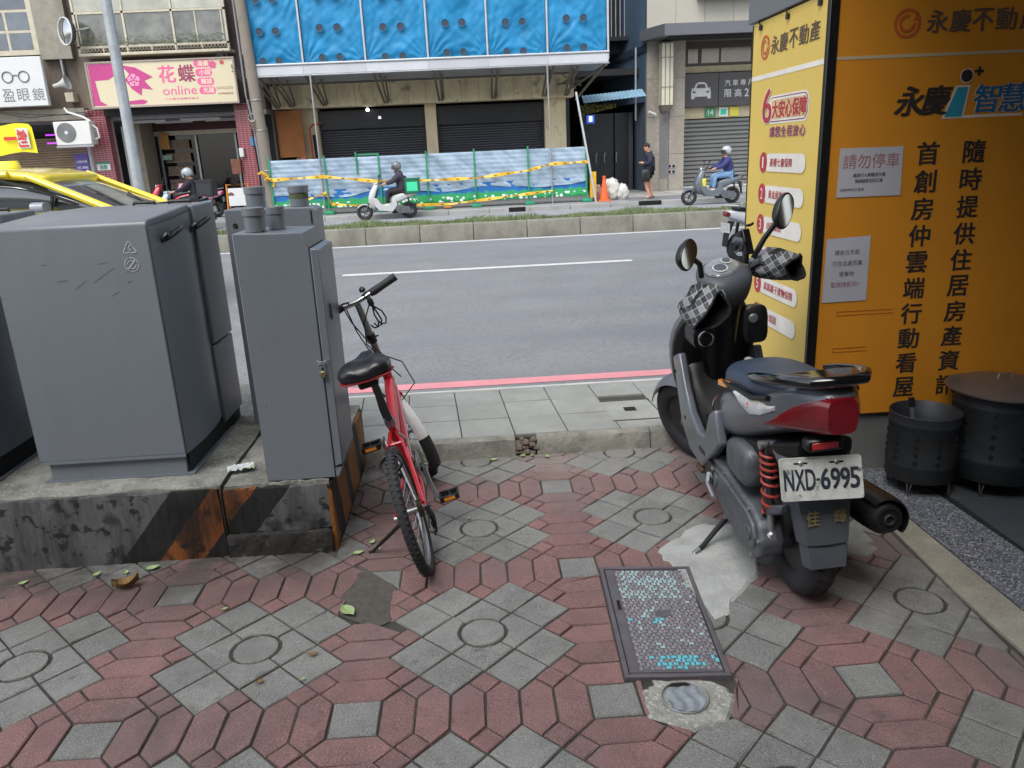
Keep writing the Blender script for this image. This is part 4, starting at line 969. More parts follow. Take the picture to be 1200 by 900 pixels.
# side stand reaching the paving
lean = R(-13.5)
def tolocal(x, y, z):
    M_ = Matrix.Translation(bk.location) @ bk.rotation_euler.to_matrix().to_4x4()
    return tuple(M_.inverted() @ Vector((x, y, z)))
foot = tolocal(-.488, 2.965, .006)
MB().tube([(-.055, .03, .235), (-.06, .05, .20), foot, tolocal(-.505, 2.962, .004)], [.009, .009, .0065, .008], 8).build('side_stand', blk, bk, smooth=True)
MB().lathe([(.016, -.075), (.016, -.052)], 12, 'x', c=(0, .025, .235)).build('stand_mount', alu, bk, smooth=True)

# ================================================================ PARKED SCOOTER (hero)
sg = speckle(M('scooter_grey_paint', '#5f646c', .34, metal=.15, var=.07, scale=6, coat=.35, dirt=.22, dcol='#2e3034', dscale=5), 60, '#7d8187', .70, .76, .5)
sg2 = M('scooter_plastic_grey', '#474c54', .5, var=.1, scale=10, bump=.1, bscale=160, dirt=.3, dcol='#4d4b49', dscale=6)
sb = M('scooter_black', '#121316', .38, var=.1, scale=12, bump=.08, bscale=180)
eng = M('engine_alloy', '#666a70', .5, metal=.45, var=.2, scale=10, bump=.25, bscale=60, dirt=.5, dcol='#302e2c', dscale=9)
vin = M('seat_vinyl', '#344052', .42, var=.08, scale=9, bump=.2, bscale=320)
sc = empty('parked_scooter', (1.15, 2.49, 0), 0, 'dark grey motor scooter with plate NXD-6995 and checked hand covers, parked by the orange panel', 'scooter')
sc.rotation_euler = (0, R(-3.2), 0)
def P(m, name, mat, **k): return m.build(name, mat, sc, **k)
WR = .235
def moto_wheel(c, steer=None):
    T = steer or Matrix.Identity(4)
    tm = MB().at(T); prof = []
    rings = []
    n = 64
    for k in range(n):
        a = 2*PI*k/n; ring = []
        for j in range(16):
            b = 2*PI*j/16; cx = math.cos(b); sx = math.sin(b)
            rr = WR-.052+.052*math.copysign(abs(cx)**.8, cx); h = .056*math.copysign(abs(sx)**.75, sx)
            ring.append((c[0]+h, c[1]+rr*math.cos(a), c[2]+rr*math.sin(a)))
        rings.append(ring)
    rings.append(rings[0]); tm.ring_loft(rings, False)
    t = tm.build('tyre', rub, sc, smooth=True)
    g = MB()
    for k in range(30):
        for s_ in (-1, 1):
            a = 2*PI*(k+(.5 if s_ > 0 else 0))/30; g.at(T @ Matrix.Translation(Vector(c)) @ Matrix.Rotation(a, 4, 'X') @ Matrix.Rotation(s_*.5, 4, 'Y') )
            g.box((s_*.004, WR-.007, -.003), (s_*.032, WR-.0006, .003))
    tag(g.build('tread_groove', MC['black_gap'], sc), kind='stuff')
    r_ = MB().at(T); r_.lathe([(.135, -.032), (.142, -.036), (.140, -.02), (.05, -.012), (.035, -.035), (.02, -.04), (.02, .04), (.035, .035), (.05, .012), (.14, .02), (.142, .036), (.135, .032)], 40, 'x', c=c)
    r_.build('rim', M('wheel_dark_alloy', '#3a3b3f', .5, metal=.5, var=.2, scale=12, dirt=.4, dcol='#4b4038', dscale=9), sc, smooth=True)
    return t
moto_wheel((0, 0, WR))
sax = Vector((0, -.45, .89)).normalized(); spv = Vector((0, 1.20, .235))
SS = Matrix.Translation(spv) @ Matrix.Rotation(R(30), 4, sax) @ Matrix.Translation(-spv)
moto_wheel((0, 1.27, WR), SS)
for s_ in (-1, 1): P(MB().at(SS).tube([(s_*.07, 1.26, .24), (s_*.07, 1.13, .48), (s_*.05, 1.06, .60)], [.018, .022, .022], 12), 'fork_leg', eng, smooth=True)
m = MB().at(SS); rings = []
for i in range(15):
    a = R(25+130*i/14); rr = WR+.028; ring = []
    for k in range(9):
        t = (k/8-.5)*2; rad = rr-.035*t*t; ring.append((t*.075, 1.27+rad*math.cos(a), WR+rad*math.sin(a)))
    for k in range(8, -1, -1):
        t = (k/8-.5)*2; rad = rr-.004-.035*t*t; ring.append((t*.071, 1.27+rad*math.cos(a), WR+rad*math.sin(a)))
    rings.append(ring)
P(m.ring_loft(rings), 'front_mudguard', sg, smooth=True)
# body panels
P(MB().ring_loft(yloft([(.47, .10, .47, .62), (.44, .150, .46, .665), (.36, .172, .475, .70), (.25, .176, .505, .725), (.10, .172, .565, .745), (-.04, .160, .632, .80), (-.12, .147, .665, .845), (-.20, .110, .69, .860), (-.26, .078, .705, .863), (-.315, .045, .725, .855)], 24, 3.4)), 'rear_cowl', sg, smooth=True, sub=1)
P(MB().ring_loft(yloft([(.30, .155, .44, .52), (.10, .15, .50, .58), (-.08, .13, .56, .63), (-.2, .09, .60, .67)], 16, 4)), 'under_cowl', sb, smooth=True)
P(MB().ring_loft(yloft([(.53, .055, .58, .66), (.50, .095, .585, .73), (.44, .122, .62, .775), (.34, .145, .675, .795), (.20, .152, .715, .80), (.06, .148, .735, .805), (-.04, .140, .75, .835), (-.14, .125, .765, .85), (-.22, .09, .785, .848)], 24, 3.0)), 'seat', vin, smooth=True, sub=1)
for s_ in (-1, 1):
    P(MB().tube([(s_*.155, .36, .715), (s_*.162, .2, .735), (s_*.160, .02, .755), (s_*.15, -.10, .79)], [.006, .010, .010, .010], 8), 'seat_edge_trim', sb, smooth=True)
    P(MB().ring_loft([[(s_*(.150+a), y+b, z+c) for a, b, c in ((-.006, 0, -.012), (.012, 0, -.012), (.012, 0, .012), (-.006, 0, .012))] for y, z in ((.40, .70), (.34, .71), (.30, .717))]), 'amber_marker', MC['amber_reflector'], bevel=.002)
# grab rail wrapped round the tail
rail = [(-.140, .10, .81), (-.150, .0, .835), (-.146, -.12, .862), (-.130, -.21, .880), (-.085, -.285, .889), (0, -.31, .892), (.08, -.285, .889), (.122, -.21, .880), (.138, -.12, .862), (.142, 0, .835), (.134, .10, .81)]
gl = M('gloss_black', '#0d0e10', .12, var=.05, coat=.8)
P(MB().tube(rail, [.010, .016, .018, .019, .019, .019, .019, .019, .018, .016, .010], 12), 'grab_rail', gl, smooth=True)
P(MB().ring_loft(yloft([(-.15, .12, .862, .885), (-.22, .10, .870, .893), (-.29, .05, .876, .896)], 16, 3)), 'tail_plate', gl, smooth=True)
P(MB().ring_loft(yloft([(.02, .12, .765, .80), (-.15, .11, .79, .83), (-.28, .06, .80, .85)], 12, 3)), 'rail_mount', sb, smooth=True)
# rear lamps
lens = M('tail_lens', '#6a0d18', .16, var=.25, scale=14, coat=.9, bump=.15, bscale=300)
clearl = M('clear_lens', '#b9bcc0', .1, var=.2, scale=40, coat=.9)
P(MB().ring_loft(yloft([(-.07, .1575, .684, .694, 0, 4), (-.11, .151, .688, .722, 0, 4), (-.15, .138, .692, .762, 0, 4), (-.20, .1145, .698, .808, 0, 4), (-.25, .0865, .704, .838, 0, 4), (-.285, .067, .712, .842, 0, 4), (-.319, .047, .724, .838, 0, 4)], 28, 4)), 'tail_lamp', lens, smooth=True)
for s_ in (-1, 1):
    m = MB(); rings = []
    for y, z0, z1, x in ((.17, .728, .738, .1735), (.11, .705, .742, .173), (.03, .692, .750, .166), (-.05, .715, .760, .158), (-.13, .755, .772, .142)):
        rings.append([(s_*(x-.02), y, z0), (s_*(x+.002), y, z0), (s_*(x+.006), y, (z0+z1)/2), (s_*(x-.004), y, z1), (s_*(x-.02), y, z1)])
    sg_ = P(m.ring_loft(rings), 'turn_signal', clearl, smooth=True)
    MB().lathe([(.010, -.003), (.012, .0), (.006, .003)], 12, 'x', c=(s_*.169, .04, .722)).build('bulb', M('amber_bulb', '#c4502a', .2, coat=.6), sg_, smooth=True)
MB().box((-.085, -.262, .648), (.035, -.215, .690)).build('reflector_mount', sb, sc, bevel=.006)
MB().box((-.070, -.2655, .658), (.015, -.2605, .680)).build('rear_reflector', M('red_reflector', '#b3202a', .15, var=.1, coat=.8), sc, bevel=.001)
# mudguard behind the rear wheel, with painted characters
m = MB(); rings = []
for y, z, hw in ((-.10, .62, .13), (-.175, .56, .125), (-.205, .47, .115), (-.225, .38, .098), (-.238, .30, .088)):
    rings.append([(-hw, y+.045, z), (-hw*.8, y+.004, z), (0, y-.002, z), (hw*.8, y+.004, z), (hw, y+.045, z), (hw, y+.052, z), (0, y+.012, z), (-hw, y+.052, z)])
hg = P(m.ring_loft(rings), 'rear_mudguard', sg2, smooth=True)
m = MB(); rings = []
for y, z, hw in ((-.225, .305, .082), (-.238, .26, .080), (-.245, .215, .074)): rings.append([(-hw, y+.03, z), (-hw*.8, y, z), (hw*.8, y, z), (hw, y+.03, z), (hw, y+.036, z), (-hw, y+.036, z)])
P(m.ring_loft(rings), 'mudflap', sg2, smooth=True)
yp = M('yellow_brush_paint', '#7c6f42', .7, var=.3, scale=60, dirt=.6, dcol='#3a3d44', dscale=70)
upv = Vector((0, .085, 1)).normalized()
text('佳', 'painted_character', yp, hg, (-.072, -.2315, .372), (1, 0, 0), upv, .045, .055, .02, offset=.003)
text('輝', 'painted_character', yp, hg, (.02, -.2315, .372), (1, 0, 0), upv, .042, .052, .01, offset=.003)
P(MB().ring_loft([[(-.13+a, y, z+b) for a, b in ((-.015, -.02), (.02, -.02), (.02, .015), (-.01, .015))] for y, z in ((-.02, .34), (-.12, .39), (-.18, .42))]), 'mudguard_wing', sg2, bevel=.006)
# number plate
pr_ = empty('number_plate', (-.035, -.252, .553)); pr_.parent = sc; pr_.rotation_euler = (R(-20), R(1.5), R(-5))
plm = M('plate_white', '#b9bcb8', .45, var=.08, scale=12, dirt=.5, dcol='#6a6a66', dscale=22, bump=.1)
speckle(plm, 26, '#4a4c4e', .64, .68, .7)
m = MB(); ps = rrect(-.131, .131, -.07, .07, .010)
MB().prism(ps, 'y', -.001, .001).build('plate', plm, pr_)
m = MB(); inr = rrect(-.126, .126, -.065, .065, .008); out_ = rrect(-.131, .131, -.07, .07, .010); n = len(inr)
m.add([(x, -.0028, z) for x, z in out_]+[(x, -.0028, z) for x, z in inr]+[(x, -.0008, z) for x, z in out_]+[(x, -.0008, z) for x, z in inr], [(i, (i+1) % n, (i+1) % n+n, i+n) for i in range(n)]+[(i, (i+1) % n, (i+1) % n+2*n, i+2*n) for i in range(n)]+[(i+n, (i+1) % n+n, (i+1) % n+3*n, i+3*n) for i in range(n)])
m.build('rim', plm, pr_)
pink_ = M('plate_ink', '#1b2030', .5, var=.1, dirt=.3, dcol='#6a6c70', dscale=60)
for ch_, x in zip('NXD', (-.118, -.083, -.049)): text(ch_, 'lettering', pink_, pr_, (x, -.0022, -.036), (1, 0, 0), (0, 0, 1), .030, .066, .022, offset=.0)
text('-', 'lettering', pink_, pr_, (-.016, -.0022, -.008), (1, 0, 0), (0, 0, 1), .012, .008, 0, offset=0)
for ch_, x in zip('6995', (-.001, .031, .062, .092)): text(ch_, 'lettering', pink_, pr_, (x, -.0022, -.036), (1, 0, 0), (0, 0, 1), .028, .066, .022, offset=.0)
for x in (-.062, .052):
    MB().box((x-.022, -.0018, .047), (x+.022, -.0008, .053)).build('slot', MC['black_gap'], pr_)
    MB().lathe([(.0075, -.0012), (.0075, -.005), (.004, -.0065)], 8, 'y', c=(x, 0, .05)).build('bolt', steel, pr_, smooth=True)
# engine, transmission, suspension, exhaust
out = [(.50, .30), (.44, .22), (.30, .155), (.10, .145), (-.02, .15), (-.085, .19), (-.10, .25), (-.07, .31), (.0, .345), (.12, .355), (.30, .37), (.44, .37)]
P(MB().prism(out, 'x', -.178, -.085), 'transmission_case', eng, bevel=.016, seg=3)
P(MB().prism([(y*.82+.02, (z-.26)*.72+.26) for y, z in out], 'x', -.188, -.17), 'case_cover', eng, bevel=.006, seg=2)
for y, z in ((.0, .25), (.38, .29)): P(MB().lathe([(.03, -.186), (.03, -.193), (.022, -.196), (.006, -.196)], 20, 'x', c=(0, y, z)), 'case_boss', eng, smooth=True)
for y, z in out[::2]: P(MB().lathe([(.008, -.17), (.008, -.184), (.004, -.186)], 6, 'x', c=(0, y*.92+.01, (z-.26)*.9+.26)), 'case_bolt', steel)
P(MB().lathe([(.05, -.20), (.052, -.19), (.052, -.17)], 20, 'x', c=(0, .43, .30)), 'kick_boss', sb, smooth=True)
P(MB().tube([(-.20, .43, .30), (-.215, .40, .27), (-.22, .30, .25)], .009, 8), 'kick_lever', steel, smooth=True)
P(MB().ring_loft([[(x, .015, z) for x, z in srect(.06, .075, 16, 4, -.13, .47)], [(x, .10, z) for x, z in srect(.062, .09, 16, 4, -.13, .475)], [(x, .25, z) for x, z in srect(.058, .075, 16, 4, -.125, .455)], [(x, .33, z) for x, z in srect(.04, .05, 16, 4, -.12, .43)]]), 'air_box', eng, smooth=True, sub=1)
P(MB().box((-.08, -.02, .16), (.09, .52, .36)), 'engine_block', eng, bevel=.03, seg=2)
P(MB().tube([(-.10, .10, .40), (-.11, .02, .40), (-.13, -.05, .33)], .022, 10), 'intake_hose', sb, smooth=True)
sp = MB(); pts = []
top_, bot_ = Vector((-.125, -.035, .575)), Vector((-.128, -.065, .35))
for k in range(141):
    t = k/140; turns = 9.5; u = t**.82 if True else t; c_ = top_.lerp(bot_, t); a = 2*PI*turns*(t**1.0 if t < .45 else .45+(t-.45)*.62)
    pts.append((c_.x+.027*math.cos(a), c_.y+.027*math.sin(a), c_.z))
P(sp.tube(pts, .0052, 6), 'shock_spring', M('spring_red', '#9c3a33', .45, var=.12, scale=30, dirt=.3, dcol='#4a2a26', dscale=20), smooth=True)
P(MB().tube([(-.124, -.03, .60), (-.127, -.06, .37)], .0135, 12), 'shock_body', M('shock_grey', '#2b2c30', .5), smooth=True)
P(MB().tube([(-.127, -.06, .38), (-.13, -.075, .26)], .014, 12), 'shock_rod', steel, smooth=True)
P(MB().box((-.150, -.095, .225), (-.112, -.055, .285)), 'shock_clevis', steel, bevel=.008)
P(MB().lathe([(.016, -.155), (.016, -.105)], 12, 'x', c=(0, -.028, .595)), 'shock_mount', steel, smooth=True)
m = MB().lathe([(.045, 0), (.062, .03), (.066, .10), (.066, .36), (.05, .40), (.02, .43)], 28, 'y')
mf = P(m, 'muffler', M('muffler_black', '#1c1c1e', .5, metal=.3, var=.2, scale=12, bump=.2, bscale=70), smooth=True); mf.location = (.205, -.235, .365); mf.rotation_euler = (R(-7), 0, 0)
e_ = MB().lathe([(.046, .001), (.044, -.004), (.036, -.006), (.034, .02), (.02, .02)], 28, 'y').build('end_ring', MC['muffler_black'], mf, smooth=True)
MB().lathe([(.016, .018), (.019, -.008), (.015, -.010), (.013, .012), (.002, .012)], 20, 'y', c=(0, 0, 0)).build('tailpipe', M('pipe_soot', '#4b4846', .5, metal=.6), mf, smooth=True)
rings = []
for y in (.0, .03, .20, .36): 
    rr = .076 if y > 0 else .070
    rings.append([(rr*math.cos(R(a)), y, rr*math.sin(R(a))) for a in range(-50, 131, 15)]+[((rr-.005)*math.cos(R(a)), y, (rr-.005)*math.sin(R(a))) for a in range(130, -51, -15)])
MB().ring_loft(rings).build('heat_shield', sb, mf, smooth=True)
P(MB().tube([(.20, .18, .34), (.17, .32, .24), (.10, .42, .20)], .018, 10), 'exhaust_pipe', MC['rusty_steel'], smooth=True)
P(MB().tube([(.09, .0, .235), (.10, .12, .25), (.09, .30, .27)], .02, 10), 'swing_arm', eng, smooth=True)
# stands
P(MB().tube([(-.10, .36, .17), (-.20, .34, .085), (-.265, .31, .036), (-.30, .285, .022)], [.011, .011, .010, .012], 10), 'side_stand', sb, smooth=True)
P(MB().tube([(-.288, .292, .026), (-.312, .278, .020), (-.318, .268, .002)], [.014, .014, .012], 10), 'stand_foot', steel, smooth=True)
P(MB().tube([(-.10, .30, .16), (-.12, .16, .085), (.12, .16, .085), (.10, .30, .16)], .011, 8), 'centre_stand', sb, smooth=True)
P(MB().box((-.195, .56, .235), (-.165, .64, .262)), 'foot_peg', M('peg_brown', '#5b4434', .7, metal=.3, var=.3, scale=40), bevel=.006)
# floor, side skirts, leg shield
for s_ in (-1, 1):
    poly = [(.985, .66), (.955, .60), (.905, .48), (.86, .37), (.74, .285), (.56, .27), (.42, .37), (.30, .47), (.36, .60), (.43, .56), (.50, .44), (.60, .42), (.72, .47), (.80, .56), (.88, .70)]
    q = P(MB().prism(poly, 'x', s_*.155, s_*.195), 'side_skirt', sg, bevel=.012, seg=3)
    for y, z in ((.93, .60), (.79, .42)): MB().lathe([(.008, 0), (.008, s_*.0015)], 12, 'x', c=(s_*.1955, y, z)).build('screw_hole', MC['black_gap'], q)
    MB().box((s_*.1952, .50, .345), (s_*.1965, .58, .367)).build('badge', sb, q)
P(MB().ring_loft(yloft([(.45, .14, .27, .46), (.60, .155, .26, .43), (.75, .155, .27, .44), (.88, .15, .33, .56), (.96, .14, .45, .64)], 16, 5)), 'floor_board', sb, smooth=True)
def zloft(secs, n=20, e=3):
    return [[(x, y, z) for x, y in srect(w_, d_, n, e, 0, yc)] for z, w_, yc, d_ in secs]
P(MB().ring_loft(zloft([(.42, .165, .97, .045), (.55, .195, 1.00, .05), (.68, .20, 1.0, .055), (.78, .188, .965, .06), (.86, .15, .915, .07), (.93, .095, .86, .075), (.985, .07, .81, .07)])), 'leg_shield', sb, smooth=True, sub=1)
P(MB().ring_loft(zloft([(.40, .15, 1.03, .05), (.55, .185, 1.07, .06), (.70, .19, 1.08, .08), (.80, .165, 1.05, .08), (.88, .12, .98, .06)])), 'front_cowl', sg, smooth=True, sub=1)
P(MB().ring_loft(zloft([(.50, .055, .93, .06), (.65, .075, .93, .06), (.80, .085, .90, .07), (.92, .075, .83, .07)], 16)), 'centre_column', sb, smooth=True)
# inner pocket with key switch, round dial ring
P(MB().ring_loft([[(x, y, z) for x, z in srect(.055, .085, 16, 4, .125, .825)] for y in (.80, .765)]+[[(x, .755, z) for x, z in srect(.045, .072, 16, 4, .125, .825)]]), 'glove_box', sb, smooth=True, angle=50)
P(MB().lathe([(.022, .765), (.022, .748), (.016, .742), (.004, .742)], 18, 'y', c=(.11, 0, .855)), 'key_switch', eng, smooth=True)
P(MB().torus((-.115, .70+.0, .80), .031, .0055, 'y', 28, 8), 'dial_ring', chrome, smooth=True)
P(MB().lathe([(.030, .735), (.030, .70), (.005, .695)], 24, 'y', c=(-.115, 0, .80)), 'dial_cap', sb, smooth=True)
P(MB().ring_loft([[(x, y, z) for x, z in srect(.045, .05, 12, 3, -.12, .80)] for y in (.86, .72)]), 'dial_housing', sb, smooth=True)
P(MB().tube([(.01, .52, .70), (.02, .56, .72), (.05, .58, .70)], .022, 10), 'cloth_wad', M('beige_cloth', '#9a9588', .9, var=.25, scale=30, bump=1), smooth=True)
# steering head: everything here turns with the bar
HB = SS
hc = Vector((0, .735, 1.03))
def H(m, name, mat, **k): return m.build(name, mat, sc, **k)
m = MB().at(HB); rings = []
for z, w_, yc, d_ in ((.92, .06, .80, .06), (.97, .085, .79, .075), (1.02, .12, .79, .088), (1.055, .122, .795, .095), (1.085, .10, .81, .08)):
    rings.append([(x, y, z+(y-.79)*.35) for x, y in srect(w_, d_, 24, 2.6, 0, yc)])
H(m.ring_loft(rings), 'handlebar_cowl', sg2, smooth=True, sub=1)
m = MB().at(HB); rings = []
for dz, k_ in ((.0, 1.0), (.008, .95), (.010, .88)): rings.append([(x, y, 1.082+dz+(y-.79)*.42) for x, y in srect(.082*k_, .058*k_, 24, 2.3, 0, .795)])
H(m.ring_loft(rings), 'meter_glass', M('meter_face', '#75797d', .08, var=.3, scale=25, coat=1.), smooth=True)
for (x, y, r1) in ((-.018, .785, .032), (.042, .805, .022)):
    mm = MB(); mm.x = HB @ Matrix.Translation((x, y, 1.094+(y-.79)*.42)) @ Matrix.Rotation(R(22), 4, 'X'); mm.lathe([(r1, 0), (r1*1.04, .002), (r1*.94, .003)], 24); H(mm, 'dial', M('dial_face', '#b9bbbd', .3), smooth=True)
    mm = MB(); mm.x = HB @ Matrix.Translation((x, y, 1.0972+(y-.79)*.42)) @ Matrix.Rotation(R(22), 4, 'X'); mm.lathe([(r1*.86, 0), (r1*.86, .001)], 24); H(mm, 'dial_plate', sg2, smooth=True)
# hand covers in checked cloth
plaid = M('checked_cloth', '#85878b', .85, var=.12, scale=14, bump=.4, bscale=260)
def add_plaid(m):
    n = m.node_tree.nodes; L = m.node_tree.links; b = n['Principled BSDF']; tc = n.new('ShaderNodeTexCoord'); last = b.inputs['Base Color'].links[0].from_socket
    for direc, sc_, colr, lo, prof in (('X', 6.5, '#1b1c20', .52, 'SIN'), ('Z', 6.5, '#1b1c20', .52, 'SIN'), ('X', 13., '#a3a6ab', .95, 'SIN'), ('Z', 13., '#a3a6ab', .95, 'SIN')):
        wv = n.new('ShaderNodeTexWave'); wv.bands_direction = direc; wv.wave_profile = prof; wv.inputs['Scale'].default_value = sc_; wv.inputs['Distortion'].default_value = .8; wv.inputs['Detail Scale'].default_value = .4
        mp = n.new('ShaderNodeMapping'); mp.inputs['Rotation'].default_value = (.2, .5, .4); L.new(tc.outputs['Object'], mp.inputs[0]); L.new(mp.outputs[0], wv.inputs[0])
        mr = n.new('ShaderNodeMapRange'); mr.inputs['From Min'].default_value = lo; mr.inputs['From Max'].default_value = lo+.05; mr.inputs['To Max'].default_value = .75; L.new(wv.outputs[1], mr.inputs[0])
        mx = n.new('ShaderNodeMix'); mx.data_type = 'RGBA'; L.new(mr.outputs[0], mx.inputs[0]); L.new(last, mx.inputs[6]); mx.inputs[7].default_value = hx(colr); last = mx.outputs[2]
    L.new(last, b.inputs['Base Color'])
add_plaid(plaid)
inner_b = M('cover_lining', '#0c0d0f', .8)
for s_ in (-1, 1):
    # cup round the grip: open towards the rider and outboard end, closed at the front
    rings = []; rin = []
    cx0 = s_*.225
    for k, (dy, w_, h_, dx, dz) in enumerate(((-.075, .082, .060, .03, -.02), (-.05, .092, .068, .02, -.012), (0, .100, .074, .0, 0), (.05, .098, .068, -.01, .004), (.09, .085, .055, -.02, .002), (.11, .05, .032, -.025, 0), (.118, .01, .008, -.025, 0))):
        ring = []; ri_ = []
        for t in range(24):
            a = 2*PI*t/24; wob = 1+.07*math.sin(3*a+k*1.3)+.05*math.sin(5*a+2.3*k)+.025*math.sin(9*a+k)
            x = cx0+s_*dx+w_*wob*math.cos(a); z = 1.02+dz+h_*wob*math.sin(a)
            dxr, dzr = w_*wob*math.cos(a), h_*wob*(math.sin(a)-(.35 if k < 2 else .1)*max(0, math.sin(a))**2); th_r = (R(38) if s_ < 0 else R(-10))*(1 if k < 3 else .5)
            x = cx0+s_*dx+dxr*math.cos(th_r)-dzr*math.sin(th_r); z = 1.02+dz+dxr*math.sin(th_r)+dzr*math.cos(th_r)
            yy = .70+dy+(.03*math.cos(a)*s_+.02*math.sin(2*a+1) if k < 3 else .008*math.sin(4*a+k))
            ring.append((x, yy, z)); ri_.append((cx0+s_*dx+(x-cx0-s_*dx)*.93, yy+.001, 1.02+dz+(z-1.02-dz)*.93))
        rings.append(ring); rin.append(ri_)
    m = MB().at(HB); m.ring_loft(rings, False); m.ring_loft([rings[0], rin[0]], False)
    o = H(m, 'hand_cover', plaid, smooth=True, sub=1)
    m = MB().at(HB); m.ring_loft(rin[:6], False).build('lining', inner_b, o, smooth=True)
    rim_ = MB().at(HB).tube(rings[0]+[rings[0][0]], .0055, 6, False).build('edge_binding', inner_b, o, smooth=True)
    H(MB().at(HB).tube([(s_*.08, .77, 1.02), (s_*.14, .74, 1.02), (s_*.29, .69, 1.015)], [.018, .016, .016], 12), 'grip', sb, smooth=True)
    H(MB().at(HB).tube([(s_*.10, .785, 1.03), (s_*.18, .775, 1.02), (s_*.27, .75, 1.01)], .007, 8), 'brake_lever', eng, smooth=True)
# mirrors: stalk, housing, glass (set in scooter space)
mglass = M('mirror_glass', '#aeb0b2', .04, metal=1., var=0)
for base, mid, cen, nrm, w_, h_, rot in (((-.125, .71, 1.07), (-.14, .68, 1.13), (-.208, .60, 1.185), Vector((.62, -.72, .10)), .070, .048, R(42)),
                                         ((.13, .80, 1.11), (.175, .79, 1.19), (.255, .765, 1.30), Vector((.58, -.81, .08)), .080, .052, R(-128))):
    H(MB().tube([base, mid, tuple(Vector(mid).lerp(Vector(cen), .75))], [.0125, .012, .011], 10), 'mirror_stalk', sb, smooth=True)
    nrm.normalize(); q_ = nrm.to_track_quat('Z', 'Y').to_matrix().to_4x4(); T = Matrix.Translation(cen) @ q_ @ Matrix.Rotation(rot, 4, 'Z')
    rings = []
    for dz, k_ in ((-.042, .35), (-.032, .75), (-.012, 1.0), (.0, 1.02), (.004, .98)): rings.append([(x, y, dz) for x, y in [(a*k_, b*k_) for a, b in srect(w_, h_, 24, 2.3)]])
    mo = H(MB().at(T).ring_loft(rings), 'mirror', sb, smooth=True)
    MB().at(T).add([(x*.9, y*.9, .0046) for x, y in srect(w_, h_, 24, 2.3)], [tuple(range(24))]).build('glass', mglass, mo)
# phone clamp on the right of the bar
H(MB().tube([(.10, .80, 1.09), (.10, .79, 1.15)], .010, 8), 'phone_arm', sb, smooth=True)
ph = MB(); ph.x = Matrix.Translation((.10, .785, 1.185)) @ Matrix.Rotation(R(18), 4, 'Z') @ Matrix.Rotation(R(-18), 4, 'X'); ph.box((-.02, -.008, -.055), (.02, .008, .055)); 
pho = H(ph, 'phone_clamp', sb, bevel=.004)
for dx, dz in ((-.035, .035), (.03, .068), (-.02, .0)):
    c_ = MB(); c_.x = ph.x; c_.tube([(dx*.4, 0, dz), (dx, -.006, dz), (dx, -.022, dz+.002)], .006, 6); c_.build('clamp_claw', sb, pho, smooth=True)
H(MB().tube([(.12, .80, 1.07), (.15, .78, 1.09), (.18, .77, 1.075), (.20, .76, 1.10)], .012, 8), 'cable_bundle', sb, smooth=True)
# flank graphic
for s_ in (-1,):
    gcol = M('graphic_silver', '#a7a4a6', .4, var=.1); gred = M('graphic_red_edge', '#93454a', .4)
    def fp(pts, mat, off): 
        vs = []
        for y, z in pts: vs.append((s_*(.1655+off+(.012 if y < .42 else .012-(y-.42)*.55)), y, z))
        MB().add(vs, [tuple(range(len(vs)))]).build('flank_graphic', mat, sc)
    fp([(.452, .575), (.44, .61), (.37, .655), (.335, .668), (.40, .615), (.415, .585), (.405, .555)], gred, .004)
    fp([(.448, .578), (.436, .605), (.375, .648), (.40, .612), (.42, .588)], gcol, .0055)
    fp([(.455, .535), (.450, .568), (.415, .570), (.392, .530)], gcol, .005)
# ================================================================ FAR SIDE OF THE STREET
def bx(par, name, a, b, mat, bevel=0, **k):
    m = MB()
    if par: m.at(Matrix.Translation(-par.location))
    return m.box(a, b).build(name, mat, par, bevel=bevel, **k)
def pm(par): return MB().at(Matrix.Translation(-par.location))
def wtext(par, s, mat, x, y, z, w_, h_, bold=.01, ax=(1, 0, 0), up=(0, 0, 1)):
    L_ = par.location if par.parent is None else par.parent.location
    return text(s, 'lettering', mat, par, (x-L_[0], y-L_[1], z-L_[2]), ax, up, w_, h_, bold)
glass = M('window_glass', '#4f5860', .06, var=.5, scale=1.3, spec=.8)
dglass = M('dark_glass', '#14181c', .05, var=.6, scale=1.5, spec=.3)
cream = M('cream_frame', '#bdb6a2', .6, var=.1, dirt=.3, dcol='#7f7868', dscale=5)
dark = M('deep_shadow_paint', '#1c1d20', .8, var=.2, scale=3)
oldw = M('old_stucco', '#6f6459', .92, var=.25, scale=1.8, bump=.5, bscale=20, dirt=.7, dcol='#3b3430', dscale=1.5, stretch=(1, 1, .4))
grayw = M('grey_mosaic', '#8d887c', .85, var=.2, scale=3, dirt=.5, dcol='#5b564c', dscale=2)
tile_red = M('red_tile', '#8a3542', .35, var=.12, scale=5, obj=.2, dirt=.2, dcol='#4d2a2e', dscale=6)
grout = M('tile_grout', '#b59a98', .9, var=.15)
white = M('sign_white', '#c9caca', .5, var=.04, scale=3)
metalg = M('galvanised', '#9b9da0', .45, metal=.5, var=.15, scale=5)

